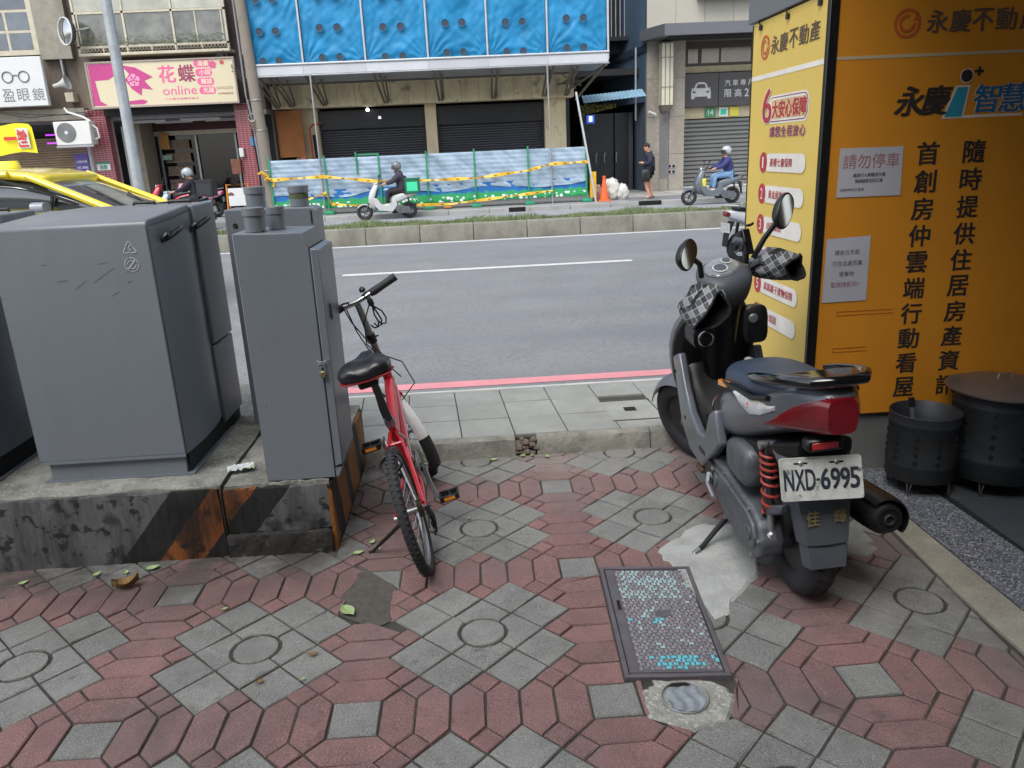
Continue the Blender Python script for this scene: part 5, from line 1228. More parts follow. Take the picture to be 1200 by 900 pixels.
# ---- old shop building on the left
sbld = empty('shop_building', (-9, 25, 0), 0, 'old shop building at far left with a framed bay window and red tiled pillars', 'building')
bx(sbld, 'wall', (-22, 25.35, 3.2), (-11.0, 25.8, 12), oldw)
bx(sbld, 'wall', (-11.0, 25.3, 3.2), (-5.95, 25.8, 12), M('brown_mosaic', '#5a4a48', .8, var=.2, scale=4, dirt=.5, dcol='#332a2a', dscale=2))
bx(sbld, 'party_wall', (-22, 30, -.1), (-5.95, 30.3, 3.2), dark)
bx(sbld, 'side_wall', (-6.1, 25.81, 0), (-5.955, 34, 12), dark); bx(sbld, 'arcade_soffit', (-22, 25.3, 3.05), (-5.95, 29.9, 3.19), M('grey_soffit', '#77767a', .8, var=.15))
bx(sbld, 'lintel', (-11.1, 25.0, 3.16), (-6.3, 25.29, 3.34), dark)
bx(sbld, 'lintel', (-16, 25.0, 3.1), (-11.2, 25.33, 3.42), grayw)
# tiled pillars
def tiled_pillar(x0, x1, y, z0, z1):
    core = bx(sbld, 'pillar', (x0, y, z0), (x1, y+.5, z1), grout)
    tw_, th_ = .115, .062; nx = max(2, round((x1-x0)/tw_)); px_ = (x1-x0)/nx; nz = int((z1-z0)/th_)
    m = MB().at(Matrix.Translation(-sbld.location))
    for i in range(nx):
        for j in range(nz): m.box((x0+i*px_+.007, y-.008, z0+j*th_+.007), (x0+(i+1)*px_-.007, y+.001, z0+(j+1)*th_-.007))
    for i in range(3):
        for j in range(nz): m.box((x1-.001, y+.01+i*.12, z0+j*th_+.007), (x1+.008, y+.115+i*.12, z0+(j+1)*th_-.007))
    tag(m.build('tiles', tile_red, core), kind='stuff'); core.children[0].location = (0, 0, 0)
tiled_pillar(-11.18, -10.63, 25, .1, 3.35); tiled_pillar(-6.82, -6.36, 25, .1, 3.35)
# bay window with lattice
X0b, X1b = -10.92, -6.63
bx(sbld, 'bay_floor', (X0b, 24.72, 4.78), (X1b, 25.29, 4.86), cream, .01)
bx(sbld, 'bay_roof', (X0b, 24.72, 7.6), (X1b, 25.29, 7.7), cream)
wf = bx(sbld, 'bay_back', (X0b+.1, 25.22, 4.9), (X1b-.1, 25.29, 7.6), M('room_dim', '#6d6a62', .9, var=.5, scale=1.1))
for z in (5.02, 5.92, 6.9): bx(sbld, 'window_rail', (X0b, 24.74, z-.03), (X1b, 24.80, z+.03), cream)
for x in (X0b+.03, -10.80, -9.52, -8.15, -7.5, X1b-.13, X1b-.03):
    bx(sbld, 'mullion', (x-.03, 24.74, 4.87), (x+.03, 24.801, 7.6), cream) if x not in (-7.5, -10.80, X1b-.13) else bx(sbld, 'mullion', (x-.018, 24.745, 5.05), (x+.018, 24.795, 5.9), cream)
for i, (a, b) in enumerate(((-10.86, -9.56), (-9.48, -8.19), (-8.11, -6.7))):
    for z0, z1 in ((5.06, 5.88), (5.96, 6.86)): bx(sbld, 'pane', (a, 24.765, z0), (b, 24.775, z1), M('bay_glass', '#98988a', .12, var=.45, scale=.9, spec=.8) if z0 > 5.5 else M('bay_glass_low', '#5f6058', .08, var=.8, scale=1.6, spec=.8))
m = MB().at(Matrix.Translation(-sbld.location))
for k in range(44):
    x = X0b+.05+k*.097
    for s_ in (-1, 1): m.tube([(x, 24.735, 4.89 if s_ > 0 else 5.0), (x+.09, 24.735, 5.0 if s_ > 0 else 4.89)], .006, 4)
tag(m.build('lattice', cream, sbld), kind='stuff')
for x in (-10.2, -9.52, -8.83, -8.15, -7.4): bx(sbld, 'lattice_post', (x-.015, 24.72, 4.87), (x+.015, 24.739, 5.02), cream)
m = MB()
for k in range(700):
    x = random.uniform(X0b+.1, X1b-.1); z = 5.06+random.random()**2*.22; a = random.uniform(0, PI); s_ = .03
    m.add([(x-s_, 24.70, z), (x+s_*math.cos(a), 24.72, z+s_*math.sin(a)), (x, 24.71, z+s_)], [(0, 1, 2)])
tag(m.build('window_box_greenery', M('planter_green', '#5f6a45', .9, var=.4, scale=4)), 'low green plants growing along the foot of the bay window', None, None, 'stuff')
# neighbouring window top left
bx(sbld, 'window_frame', (-15, 25.25, 4.95), (-12.25, 25.34, 7.2), cream); 
for a, b, z0, z1 in ((-13.9, -13.1, 5.1, 5.55), (-13.02, -12.4, 5.1, 5.55), (-13.9, -13.1, 5.63, 6.1), (-13.02, -12.4, 5.63, 6.1), (-13.9, -12.4, 6.18, 6.9)): bx(sbld, 'pane', (a, 25.24, z0), (b, 25.249, z1), glass)
bx(sbld, 'downpipe', (-11.72, 25.2, 4.3), (-11.64, 25.3, 9), metalg, .02); bx(sbld, 'conduit', (-11.95, 25.24, 4.9), (-11.91, 25.3, 9), metalg)
bx(sbld, 'wall_band', (-12.2, 25.15, 4.8), (-11.3, 25.34, 9), grayw)
# shopfront set back in the arcade
gl1 = bx(sbld, 'shop_window', (-10.1, 27.6, .15), (-6.4, 27.64, 2.75), dglass)
bx(sbld, 'shop_header', (-10.9, 27.4, 2.62), (-6.3, 27.58, 2.76), cream); bx(sbld, 'shop_fascia', (-11.1, 27.35, 2.77), (-6.2, 27.55, 3.04), M('maroon_fascia', '#4b2a2c', .7, var=.2))
for x in (-10.1, -8.9, -7.6, -6.5): bx(sbld, 'door_frame', (x-.03, 27.52, .15), (x+.03, 27.59, 2.61), metalg)
bx(sbld, 'side_panel', (-10.60, 25.9, .6), (-10.38, 25.96, 2.9), white); bx(sbld, 'inner_wall', (-10.55, 26.2, .1), (-10.15, 27.3, 3.0), M('beige_wall', '#8f8676', .8, var=.15))
books = M('shelf_books', '#7a6a5a', .8, var=.5, scale=18)
for j in range(5): bx(sbld, 'book_shelf', (-9.95, 27.45, .5+j*.42), (-9.1, 27.51, .53+j*.42), M('shelf_board', '#8a8272', .7)); bx(sbld, 'book_row', (-9.93, 27.46, .535+j*.42), (-9.12, 27.50, .80+j*.42), books)
for x, y, z, w_, h_, c_ in ((-7.35, 27.5, 1.5, .42, .32, '#b9b3a5'), (-6.9, 27.5, 1.15, .26, .35, '#8f9aa0'), (-10.0, 27.3, 2.2, .3, .5, '#a8793c'), (-9.98, 27.3, 1.85, .3, .16, '#8ea79a')): bx(sbld, 'poster', (x, y-.012, z), (x+w_, y, z+h_), M('poster_'+c_, c_, .7, var=.3, scale=9))
for x, y, wh in ((-9.8, 25.9, 'front left'), (-8.1, 25.8, 'front right'), (-9.2, 26.6, 'rear left'), (-7.6, 26.5, 'rear right')):
    t_ = empty('ceiling_tube', (x, y, 3.0), 0, 'unlit fluorescent tube over the shop entrance, '+wh+' of the four', 'lamp', 'fluorescent tubes above the shop entrance')
    bx(t_, 'tray', (x-.6, y-.05, 3.0), (x+.6, y+.05, 3.04), white); pm(t_).tube([(x-.58, y, 2.98), (x+.58, y, 2.98)], .018, 8).build('tube', white, t_, smooth=True)
# left shop: roller shutter and purple light tubes
lsh = empty('roller_shutter', (-12, 26, 0), 0, 'brown slatted roller shutter behind the taxi, left of the outdoor air conditioner', 'shutter')
m = pm(lsh)
for j in range(34): m.prism([(26.0, .1+j*.075), (25.985, .12+j*.075), (25.985, .155+j*.075), (26.0, .17+j*.075), (26.03, .14+j*.075)], 'x', -14.5, -11.75)
tag(m.build('slats', M('brown_slat', '#7d6c58', .6, metal=.2, var=.2, scale=2), lsh), kind='stuff')
bx(lsh, 'guide_rail', (-11.75, 25.95, .1), (-11.65, 26.05, 2.9), metalg); bx(lsh, 'side_wall', (-11.64, 25.9, .1), (-11.2, 26.1, 3.09), M('grey_side', '#7a7c80', .7, var=.1))
for z in (2.72, 2.48):
    o = MB().tube([(-12.7, 25.5, z), (-11.5, 25.5, z)], .022, 8).build('purple_tube', M('purple_glow', '#a238c9', .4, emit=.8), smooth=True)
    tag(o, 'thin purple light tube beside the yellow banner, %s of the two' % ('upper' if z > 2.6 else 'lower'), 'lamp')

# ---- signs on the left
gs = empty('shop_sign', (-12.7, 24.6, 3.48), 0, 'white optician sign with a drawn pair of glasses at the far left', 'sign')
bx(gs, 'board', (-14.8, 24.6, 3.49), (-11.97, 24.75, 4.83), white, .02)
gi = M('sign_grey_ink', '#6b6d70', .6)
for x in (-12.98, -12.52): pm(gs).torus((x, 24.592, 4.30), .145, .018, 'y', 28, 6).build('glasses_ring', gi, gs, smooth=True)
pm(gs).tube([(-12.84, 24.592, 4.32), (-12.75, 24.592, 4.35), (-12.66, 24.592, 4.32)], .016, 6).build('glasses_bridge', gi, gs, smooth=True)
for k, ch in enumerate('盈眼鏡'): wtext(gs, ch, gi, -13.22+k*.42, 24.596, 3.64, .34, .34, -.005)
ps_ = empty('shop_sign', (-8.65, 24.6, 3.4), 0, 'cream and pink shop sign with pink lettering over the shop entrance beside the lamp post', 'sign')
bx(ps_, 'board', (-10.72, 24.6, 3.38), (-6.56, 24.8, 4.58), M('sign_cream', '#cdc2a4', .5, var=.05, scale=1), .01)
m = pm(ps_)
for a, b in (((-10.76, 24.57, 3.34), (-6.52, 24.6, 3.39)), ((-10.76, 24.57, 4.57), (-6.52, 24.6, 4.61)), ((-10.76, 24.57, 3.391), (-10.71, 24.6, 4.569)), ((-6.57, 24.57, 3.391), (-6.52, 24.6, 4.569))): bx(ps_, 'frame', a, b, M('sign_frame', '#9a8f86', .6))
pk_ = M('sign_pink', '#b53c7c', .5, var=.05); pk2 = M('sign_pink_soft', '#d9608f', .5)
def spoly(pts, mat, off=.004): return pm(ps_).add([(x, 24.6-off, z) for x, z in pts], [tuple(range(len(pts)))]).build('graphic', mat, ps_)
spoly([(-10.68, 4.55), (-9.9, 4.55), (-9.85, 4.3), (-10.15, 4.12), (-10.55, 4.1), (-10.5, 3.55), (-10.3, 3.42), (-10.7, 3.42)], pk_)
spoly([(-9.75, 4.5), (-9.35, 4.42), (-8.9, 4.15), (-9.15, 4.05), (-8.95, 3.8), (-9.25, 3.85), (-9.3, 3.65), (-9.55, 3.85), (-9.7, 4.1), (-9.55, 4.25)], pk_)
spoly([(-10.0, 3.42), (-9.25, 3.42), (-9.15, 3.5), (-9.3, 3.55), (-9.9, 3.5)], pk_)
def flower(par, cx, cz, r, mat, y=24.592):
    for k in range(5):
        a = R(90+72*k); m = pm(par); m.add([(cx+r*.55*math.cos(a)+r*.42*math.cos(R(t*45)), y, cz+r*.55*math.sin(a)+r*.42*math.sin(R(t*45))) for t in range(8)], [tuple(range(8))]); m.build('petal', mat, par)
flower(ps_, -9.45, 4.08, .19, M('petal_pink', '#e48bb0', .5)); flower(ps_, -7.15, 4.42, .12, pk2); flower(ps_, -6.88, 4.47, .07, M('petal_red', '#c9505a', .5))
wtext(ps_, '花', pk2, -8.72, 24.595, 3.98, .46, .46, .02); wtext(ps_, '蝶', M('sign_dark_rose', '#8f3b58', .5), -8.16, 24.595, 3.98, .46, .46, .02)
wtext(ps_, 'online', pk2, -8.68, 24.595, 3.64, .98, .24, .0); wtext(ps_, '十大書坊漫畫租書店', pk2, -8.66, 24.595, 3.50, .98, .06, 0)
for k, s_ in enumerate(('漫畫', '小說', '雜誌', '光碟')):
    z = 4.37-k*.245; x = -7.64+k*.02
    spoly([(x-.02+(.09*math.cos(R(a))+(.36 if math.cos(R(a)) > 0 else .06)), z+.09+.105*math.sin(R(a))) for a in range(5, 365, 15)], pk2, .003)
    wtext(ps_, s_, M('sign_cream_ink', '#e6d9bd', .5), x+.06, 24.594, z+.02, .32, .15, .012)
wtext(ps_, '○○○○○', M('sign_brown_ink', '#9a6a50', .5), -7.12, 24.595, 3.74, .46, .07); wtext(ps_, '0986865', MC['sign_brown_ink'], -7.1, 24.595, 3.60, .44, .05)
# green house-number plate, purple sign, banner
o = empty('number_plate', (-11.0, 24.9, 1.75), 0, 'small green and white house number plate on the red tiled pillar', 'house number'); bx(o, 'plate', (-11.12, 24.96, 1.62), (-10.72, 24.985, 1.86), white); bx(o, 'top_strip', (-11.12, 24.95, 1.80), (-10.72, 24.959, 1.86), M('sign_green', '#1f7a5e', .5)); wtext(o, '88', MC['sign_green'], -11.02, 24.955, 1.65, .2, .12, .02)
o = empty('shop_sign', (-11.4, 24.8, 1.2), 0, 'narrow purple sign with white writing hanging under the air conditioner', 'sign'); bx(o, 'board', (-11.66, 24.8, 1.3), (-11.26, 24.86, 2.13), M('sign_purple', '#4c3a86', .5, var=.08))
for k, s_ in enumerate(('土雞肉羹', 'WL 0986', '小吃部', '歡迎外帶')): wtext(o, s_, white, -11.62, 24.793, 1.86-k*.17, .32, .07, .01)
bn = empty('banner', (-12.6, 23.8, 2.2), 0, 'bright yellow cloth banner with a red character hanging above the taxi', 'banner')
m = pm(bn); vs = []; N = 24
for i in range(N+1):
    for j in range(5): x = -14.4+i*2.22/N; vs.append((x, 23.8+.03*math.sin(i*1.1+j*.7), 2.18+.04*math.sin(i*.4)+j*.195-(0.02*j if i == N else 0)))
m.add(vs, [(i*5+j, (i+1)*5+j, (i+1)*5+j+1, i*5+j+1) for i in range(N) for j in range(4)]).build('cloth', M('banner_yellow', '#e6d625', .7, var=.05, scale=2), bn, smooth=True)
br = M('banner_red', '#c43a2c', .6); bx(bn, 'rim', (-12.62, 23.745, 2.32), (-12.30, 23.752, 2.86), white)
text('創', 'lettering', br, bn, (-12.60+12.6, -.065, .62), (0, 0, -1), (1, 0, 0), .46, .26, .02); text('一', 'lettering', br, bn, (-12.98+12.6, -.065, .36), (1, 0, 0), (0, 0, 1), .34, .07, .02)

# air conditioner, horn loudspeaker, street mirror
ac = empty('air_conditioner', (-11.35, 24.3, 2.34), 0, 'white outdoor air conditioning unit with a round fan grille mounted over the purple sign', 'air conditioner')
bx(ac, 'case', (-11.84, 24.3, 2.36), (-10.82, 24.68, 3.02), M('ac_white', '#cfcfca', .5, var=.05, dirt=.2, dcol='#8f8b80'), .02)
pm(ac).lathe([(.27, -.012), (.275, -.002), (.27, .002)], 32, 'y', c=(-11.5, 24.3, 2.71)).build('fan_grille', M('grille_grey', '#6a6c6c', .6), ac, smooth=True)
pm(ac).lathe([(.045, -.02), (.05, -.012)], 16, 'y', c=(-11.5, 24.3, 2.71)).build('fan_hub', white, ac, smooth=True)
for r__ in (.09, .14, .19, .24): pm(ac).torus((-11.5, 24.285, 2.71), r__, .004, 'y', 28, 4).build('grille_ring', metalg, ac)
bx(ac, 'bracket', (-11.86, 24.3, 2.30), (-10.8, 24.34, 2.355), metalg); pm(ac).tube([(-10.82, 24.5, 2.9), (-10.7, 24.5, 2.8), (-10.68, 24.5, 2.55), (-10.8, 24.5, 2.5)], .03, 8).build('pipe_cover', MC['ac_white'], ac, smooth=True)
pm(ac).tube([(-10.9, 24.6, 3.02), (-11.1, 24.6, 3.15), (-11.55, 24.7, 3.3), (-11.7, 24.9, 3.42)], .03, 8).build('hose', white, ac, smooth=True)
hn = empty('horn_speaker', (-11.45, 24.5, 4.05), 0, 'pale grey horn loudspeaker on the old wall beside the white optician sign', 'loudspeaker')
mm = MB(); mm.x = Matrix.Rotation(R(-12), 4, 'Y'); mm.lathe([(.05, -.25), (.06, -.12), (.075, -.05), (.10, .02), (.16, .12), (.20, .17), (.19, .17), (.09, .02)], 24, 'x'); mm.build('horn', M('horn_grey', '#a9aba8', .5, var=.1), hn, smooth=True)
MB().tube([(-.1, 0, -.03), (-.1, .25, -.1), (-.1, .82, -.1)], .02, 6).build('bracket', metalg, hn)
mi = empty('street_mirror', (-10.98, 24.3, 5.4), 0, 'round dark framed convex traffic mirror high on the old wall', 'mirror')
MB().lathe([(.02, .16), (.30, .15), (.36, .08), (.38, .0), (.36, -.02), (.34, .0)], 36, 'y').build('housing', M('mirror_back', '#3b3e42', .5), mi, smooth=True)
MB().lathe([(.335, .0), (.25, -.045), (.12, -.07), (.01, -.075)], 36, 'y').build('glass', mglass, mi, smooth=True)
MB().torus((0, -.01, 0), .355, .018, 'y', 36, 6).build('rim', white, mi, smooth=True); mi.rotation_euler = (0, 0, R(-38))
MB().tube([(0, .12, 0), (.1, .95, .2)], .03, 6).build('arm', metalg, mi)
for z in (5.62, 5.1):
    o = empty('wall_box', (-10.72, 24.98, z), 0, 'small grey junction box on the dark wall right of the round mirror, %s one' % ('upper' if z > 5.3 else 'lower'), 'junction box'); MB().box((-.12, 0, -.1), (.12, .31, .1)).build('case', metalg, o, bevel=.01)
o = empty('wall_box', (-11.55, 25.0, 3.72), 0, 'small cream junction box on the wall below the horn loudspeaker', 'junction box'); MB().box((-.12, 0, -.12), (.12, .34, .14)).build('case', cream, o, bevel=.01)
o = empty('meter_box', (-6.95, 24.85, 1.55), 0, 'rusty brown metal meter box on the tiled pillar next to the concrete pole', 'meter box'); MB().box((-.15, 0, -.22), (.13, .14, .22)).build('case', M('rust_box', '#6e4738', .8, var=.3, scale=8), o, bevel=.01)
o = empty('meter_box', (-6.35, 24.82, 2.25), 0, 'small blue metal box on the tiled pillar beside the concrete pole', 'meter box'); MB().box((-.08, 0, -.12), (.08, .17, .12)).build('case', M('blue_box', '#3d7aa8', .6, var=.15), o, bevel=.01)
o = empty('meter_box', (-6.75, 24.86, 1.95), 0, 'small white box above the rusty meter box on the tiled pillar', 'meter box'); MB().box((-.06, 0, -.13), (.07, .13, .13)).build('case', white, o, bevel=.01)
# A-board, red items, pink poster
abd = empty('sandwich_board', (-6.65, 23.6, .104), 0, 'orange framed standing notice board with a white sheet on the far pavement', 'sign stand')
m = MB()
MB().tube([(-.33, -.12, 0), (-.31, -.02, .95), (.31, -.02, .97), (.33, -.12, 0)], .022, 8).build('frame', M('board_orange', '#cf8326', .6), abd, smooth=True)
MB().tube([(-.33, .2, 0), (-.31, .02, .93), (.31, .02, .93), (.33, .2, 0)], .018, 8).build('frame', MC['board_orange'], abd, smooth=True)
MB().add([(-.28, -.075, .35), (.28, -.075, .35), (.28, -.035, .85), (-.28, -.035, .85)], [(0, 1, 2, 3)]).build('sheet', white, abd)
MB().add([(-.2+.1*math.cos(t*PI/6), -.052, .62+.12*math.sin(t*PI/6)) for t in range(12)], [tuple(range(12))]).build('picture', M('picture_brown', '#6a4a3a', .7, var=.3), abd)

# ---- concrete pole, wires, lamp post
cpole = empty('utility_pole', (-5.62, 23.35, .1), 0, 'weathered concrete utility pole between the red tiled pillar and the blue sheeting', 'pole')
MB().lathe([(.17, 0), (.155, 3), (.12, 9.5)], 18).build('shaft', M('pole_concrete', '#857d72', .9, var=.2, scale=3, bump=.6, bscale=30, dirt=.5, dcol='#4f4942', dscale=3), cpole, smooth=True); cpole.rotation_euler = (0, R(-2.0), 0)
for z in (1.3, 2.4, 3.2): MB().torus((0, 0, z), .165, .012, 'z', 20, 6).build('clamp_band', metalg, cpole)
MB().tube([(-.17, -.05, .0), (-.18, -.04, 2.6), (-.25, 0, 3.4), (-.2, .1, 6)], .03, 8).build('conduit', M('conduit_grey', '#77787a', .6), cpole, smooth=True)
MB().tube([(-.24, -.02, .0), (-.25, -.02, 2.9), (-.16, 0, 4.4)], .02, 8).build('conduit', dark, cpole, smooth=True)
for k, (z0, r__) in enumerate(((2.75, .1), (2.62, .07), (2.5, .06))): MB().torus((-.16, -.14, z0), r__, .014, 'y', 14, 5).build('cable_coil', M('coil_brown', '#6f6252', .7) if k else metalg, cpole)
wr = M('wire_black', '#1d1c1c', .6)
def wire(pts, r=.014, w=0):
    o = MB().tube(pts, r, 5).build('overhead_cable', wr, smooth=True); tag(o, ('black cable running left along the wall under the optician sign', 'black cable slanting across the right end of the pink sign', 'black cable dropping down along the concrete utility pole')[w], 'cable', ('cables under the optician sign', 'cables across the pink sign', 'cables along the utility pole')[w])
random.seed(11)
for k in range(2, 9):
    z = 3.0+k*.06+random.uniform(-.05, .05); x1 = -5.75
    wire([(-15, 24.3+random.uniform(-.2, .2), z+.5), (-12.5, 24.35, z+.05+random.uniform(-.1, .1)), (-11.2, 24.9, z+.1), (-11.0, 24.95, z+.05)] if k < 4 else [(-7.2+random.uniform(-.3, .1), 24.9, z+1.9), (-6.3, 24.5, z+.6), (-6.1, 23.9, z-.3), (-5.8, 23.5, z-.7)], random.uniform(.008, .016), 0 if k < 4 else 1)
for k in range(5): wire([(-6.3+k*.05, 24.9, 6.5), (-6.25+k*.04, 24.7, 4.6), (-6.0+k*.03, 24.2, 3.2), (-5.9+.05*k, 23.7, 2.2-k*.2)], .012, 2)
lp = empty('lamp_post', (-6.88, 17.2, .19), 0, 'tall grey steel lamp post rising in front of the pink shop sign', 'lamp post')
MB().lathe([(.15, 0), (.15, .25), (.112, .3), (.104, 3), (.085, 9)], 24).build('shaft', M('lamp_steel', '#a3a8ac', .5, metal=.3, var=.12, scale=3, dirt=.5, dcol='#6f7478', dscale=5), lp, smooth=True)
MB().tube([(0, 0, 8.9), (.0, -.6, 9.4), (.0, -2.0, 9.6)], .05, 10).build('arm', MC['lamp_steel'], lp, smooth=True); MB().box((-.15, -2.6, 9.52), (.15, -1.9, 9.64)).build('lantern', metalg, lp, bevel=.03)

# ---- building under scaffold
cb_ = empty('shuttered_building', (-1.2, 26, 0), 0, 'concrete building with two black roller shutters under the blue sheeted scaffold', 'building')
beam = M('beam_concrete', '#dccdab', .9, var=.12, scale=1.2, bump=.3, dirt=.55, dcol='#8d806a', dscale=1.4, stretch=(1, 1, .35))
speckle(beam, 3.2, '#5d5548', .6, .72, .6)
bx(cb_, 'beam', (-5.88, 25.8, 3.19), (3.55, 26.4, 3.86), beam, .01)
for k in range(17): bx(cb_, 'board_mark', (-5.5+k*.55, 25.796, 3.2), (-5.49+k*.55, 25.801, 3.85), M('board_line', '#73664f', .9))
for x0, x1 in ((-5.42, -4.62), (-1.2, -.84), (2.65, 3.35)): bx(cb_, 'column', (x0, 26.35, .1), (x1, 27.0, 3.6), beam, .01)
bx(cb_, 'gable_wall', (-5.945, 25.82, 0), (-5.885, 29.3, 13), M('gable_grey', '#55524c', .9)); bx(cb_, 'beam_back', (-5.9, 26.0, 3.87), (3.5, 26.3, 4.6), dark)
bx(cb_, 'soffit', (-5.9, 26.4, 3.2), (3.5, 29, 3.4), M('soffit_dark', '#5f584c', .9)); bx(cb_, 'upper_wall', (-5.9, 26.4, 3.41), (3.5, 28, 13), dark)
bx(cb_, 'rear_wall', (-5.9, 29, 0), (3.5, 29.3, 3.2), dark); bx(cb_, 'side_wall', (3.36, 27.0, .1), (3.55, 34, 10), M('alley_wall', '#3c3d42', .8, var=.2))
for x0, x1 in ((-4.61, -1.21), (-.83, 2.64)):
    m = pm(cb_); 
    for j in range(32): m.prism([(26.66, .1+j*.078), (26.635, .12+j*.078), (26.635, .15+j*.078), (26.66, .172+j*.078), (26.69, .14+j*.078)], 'x', x0, x1)
    sh_ = bx(cb_, 'shutter_box', (x0, 26.5, 2.55), (x1, 26.9, 3.12), M('black_sheeting', '#1e1f23', .45, var=.3, scale=2.5, bump=.8, bscale=6))
    tag(m.build('shutter_slats', M('shutter_black', '#4b4c52', .5, metal=.3, var=.12, scale=3), cb_), kind='stuff')
    for x in (x0, x1-.06): bx(cb_, 'shutter_rail', (x, 26.6, .1), (x+.06, 26.7, 2.55), M('rail_dark', '#303136', .6))
    bx(cb_, 'shutter_bar', (x0+.07, 26.61, .1), (x1-.07, 26.72, .16), metalg)
for x in (-2.98, -2.62):
    o = empty('spot_lamp', (x, 26.1, 3.05 if x < -2.8 else 2.8), 0, 'small lit lamp above the left black shutter, the %s one' % ('upper bright' if x < -2.8 else 'lower faint'), 'lamp')
    MB().lathe([(.03, .08), (.05, .03), (.055, 0), (.01, -.01)], 14).build('bulb', M('lamp_lit' if x < -2.8 else 'lamp_faint', '#f4f6ff', .4, emit=(4 if x < -2.8 else .3)), o, smooth=True); MB().tube([(0, 0, .08), (0, .1, .2), (0, .3, .24)], .012, 6).build('arm', dark, o)
dr_ = bx(cb_, 'plywood_panel', (-5.86, 26.0, 1.75), (-5.05, 26.05, 3.15), M('plywood', '#9a6236', .8, var=.15, scale=2, dirt=.3, dcol='#6c4226', dscale=1.5)); bx(cb_, 'plywood_strip', (-5.22, 25.99, .6), (-4.98, 26.03, 1.74), MC['plywood'])
bx(cb_, 'pink_notice', (-5.20, 25.96, 1.55), (-5.05, 25.975, 1.75), M('pink_notice', '#b06a62', .7))
o = empty('red_hose', (-4.85, 26.1, 1.5), 0, 'thin red pipe standing beside the concrete column left of the black shutters', 'pipe'); MB().tube([(0, 0, 0), (0, 0, 1.1), (.1, 0, 1.2), (.35, .1, 1.25)], .03, 8).build('pipe', M('pipe_red', '#a8432c', .6), o, smooth=True); MB().tube([(.02, .0, -1.3), (.12, .05, -.3), (.1, .05, .9)], .05, 8).build('down_pipe', dark, o, smooth=True)

# ---- scaffold: standards, sheeting, fascia boards, brackets
sf = empty('scaffold', (-.85, 23.5, 0), 0, 'scaffold over the pavement hung with six bright blue tarpaulin sheets', 'scaffold')
tarp = M('blue_tarpaulin', '#1a7bab', .5, var=.16, scale=1.6, bump=.0, dirt=.18, dcol='#3f9bd0', dscale=2.5, spec=.35)
xs = [-5.93, -4.33, -2.60, -.86, .81, 2.50, 4.22]
from mathutils import noise
for i in range(6):
    a, b = xs[i]+.035, xs[i+1]-.035; nu, nv = 90, 60; vs = []; z0, z1 = 4.22, 6.9
    for u in range(nu+1):
        for v in range(nv+1):
            x = a+(b-a)*u/nu; z = z0+(z1-z0)*v/nv; du = u/nu; dv = (z-z0)/1.9
            p = Vector((x*1.1+i*7, z*1.1, i*3.))
            y = .10*noise.noise(p)*(4*du*(1-du))
            # creases fanning out from the tied corners
            for cx_, cz_, s__ in ((0, 0, 1.), (1, 0, 1.), (0, 1.15, .8), (1, 1.15, .8)):
                dx, dz = du-cx_, dv-cz_; r__ = math.hypot(dx, dz)+.02; an = math.atan2(dz, dx)
                y += s__*.017*math.sin(an*17+3*noise.noise(Vector((x*3, z*3, i))))*math.exp(-r__*1.8)
            y += .010*noise.noise(Vector((x*2+z*2, z*6-x*5, i*2.)))+.003*noise.noise(Vector((x*9, z*16, i)))
            vs.append((x, 23.5+y*1.25, z))
    fs = [(u*(nv+1)+v, (u+1)*(nv+1)+v, (u+1)*(nv+1)+v+1, u*(nv+1)+v+1) for u in range(nu) for v in range(nv)]
    tp = pm(sf).add(vs, fs).build('tarpaulin', tarp, sf, smooth=True, angle=180)
    for fr_ in (.31, .60):
        for z in (4.30, 5.06, 5.86):
            mm = MB(); mm.x = Matrix.Translation(-sf.location); mm.lathe([(.095, -.085), (.10, -.08), (.01, -.078)], 18, 'y', c=(a+(b-a)*fr_, 23.5, z+.04*(i % 2)))
            mm.build('vent_hole', M('vent_mesh_dark', '#34404e', .8, var=.4, scale=12), tp)
            mm = MB(); mm.x = Matrix.Translation(-sf.location); mm.torus((a+(b-a)*fr_, 23.41, z+.04*(i % 2)), .102, .008, 'y', 20, 5); mm.build('eyelet', M('vent_rim', '#2a6f9a', .6), tp)
for x in xs: pm(sf).tube([(x, 23.42, 4.0), (x, 23.42, 8)], .028, 10).build('standard', M('tube_pale', '#b9bcbe', .45, metal=.3, var=.1), sf, smooth=True)
for i in range(6):
    m = pm(sf); m.prism([(23.36, 3.93), (23.375, 4.16), (23.39, 4.17), (23.39, 3.93)], 'x', xs[i]+.004, xs[i+1]-.004)
    m.build('fascia_board', M('board_grey_white', '#b3b5bb', .5, var=.08, scale=1.2, obj=.12), sf)
pm(sf).tube([(-5.95, 23.37, 4.20), (4.24, 23.37, 4.20)], .03, 10).build('ledger', MC['tube_pale'], sf, smooth=True)
pm(sf).tube([(-5.95, 23.37, 3.90), (4.24, 23.37, 3.90)], .022, 10).build('ledger', metalg, sf, smooth=True)
bx(sf, 'soffit_sheet', (-5.9, 23.4, 3.93), (4.2, 25.78, 3.95), M('sheet_grey', '#a3a7ab', .6, var=.2))
brk = M('bracket_steel', '#7b7568', .6, metal=.3, var=.25, scale=5)
for x in (-5.7, -5.25, -4.25, -2.35, -.65, 1.0, 2.6, 3.3):
    for dx in (-.09, .09): pm(sf).tube([(x+dx, 23.6, 3.90), (x+dx*.5, 25.78, 3.25)], .035, 6).build('bracket', brk, sf); 
    pm(sf).tube([(x+.12, 24.9, 3.92), (x+.1, 25.77, 3.3)], .03, 6).build('bracket', brk, sf)
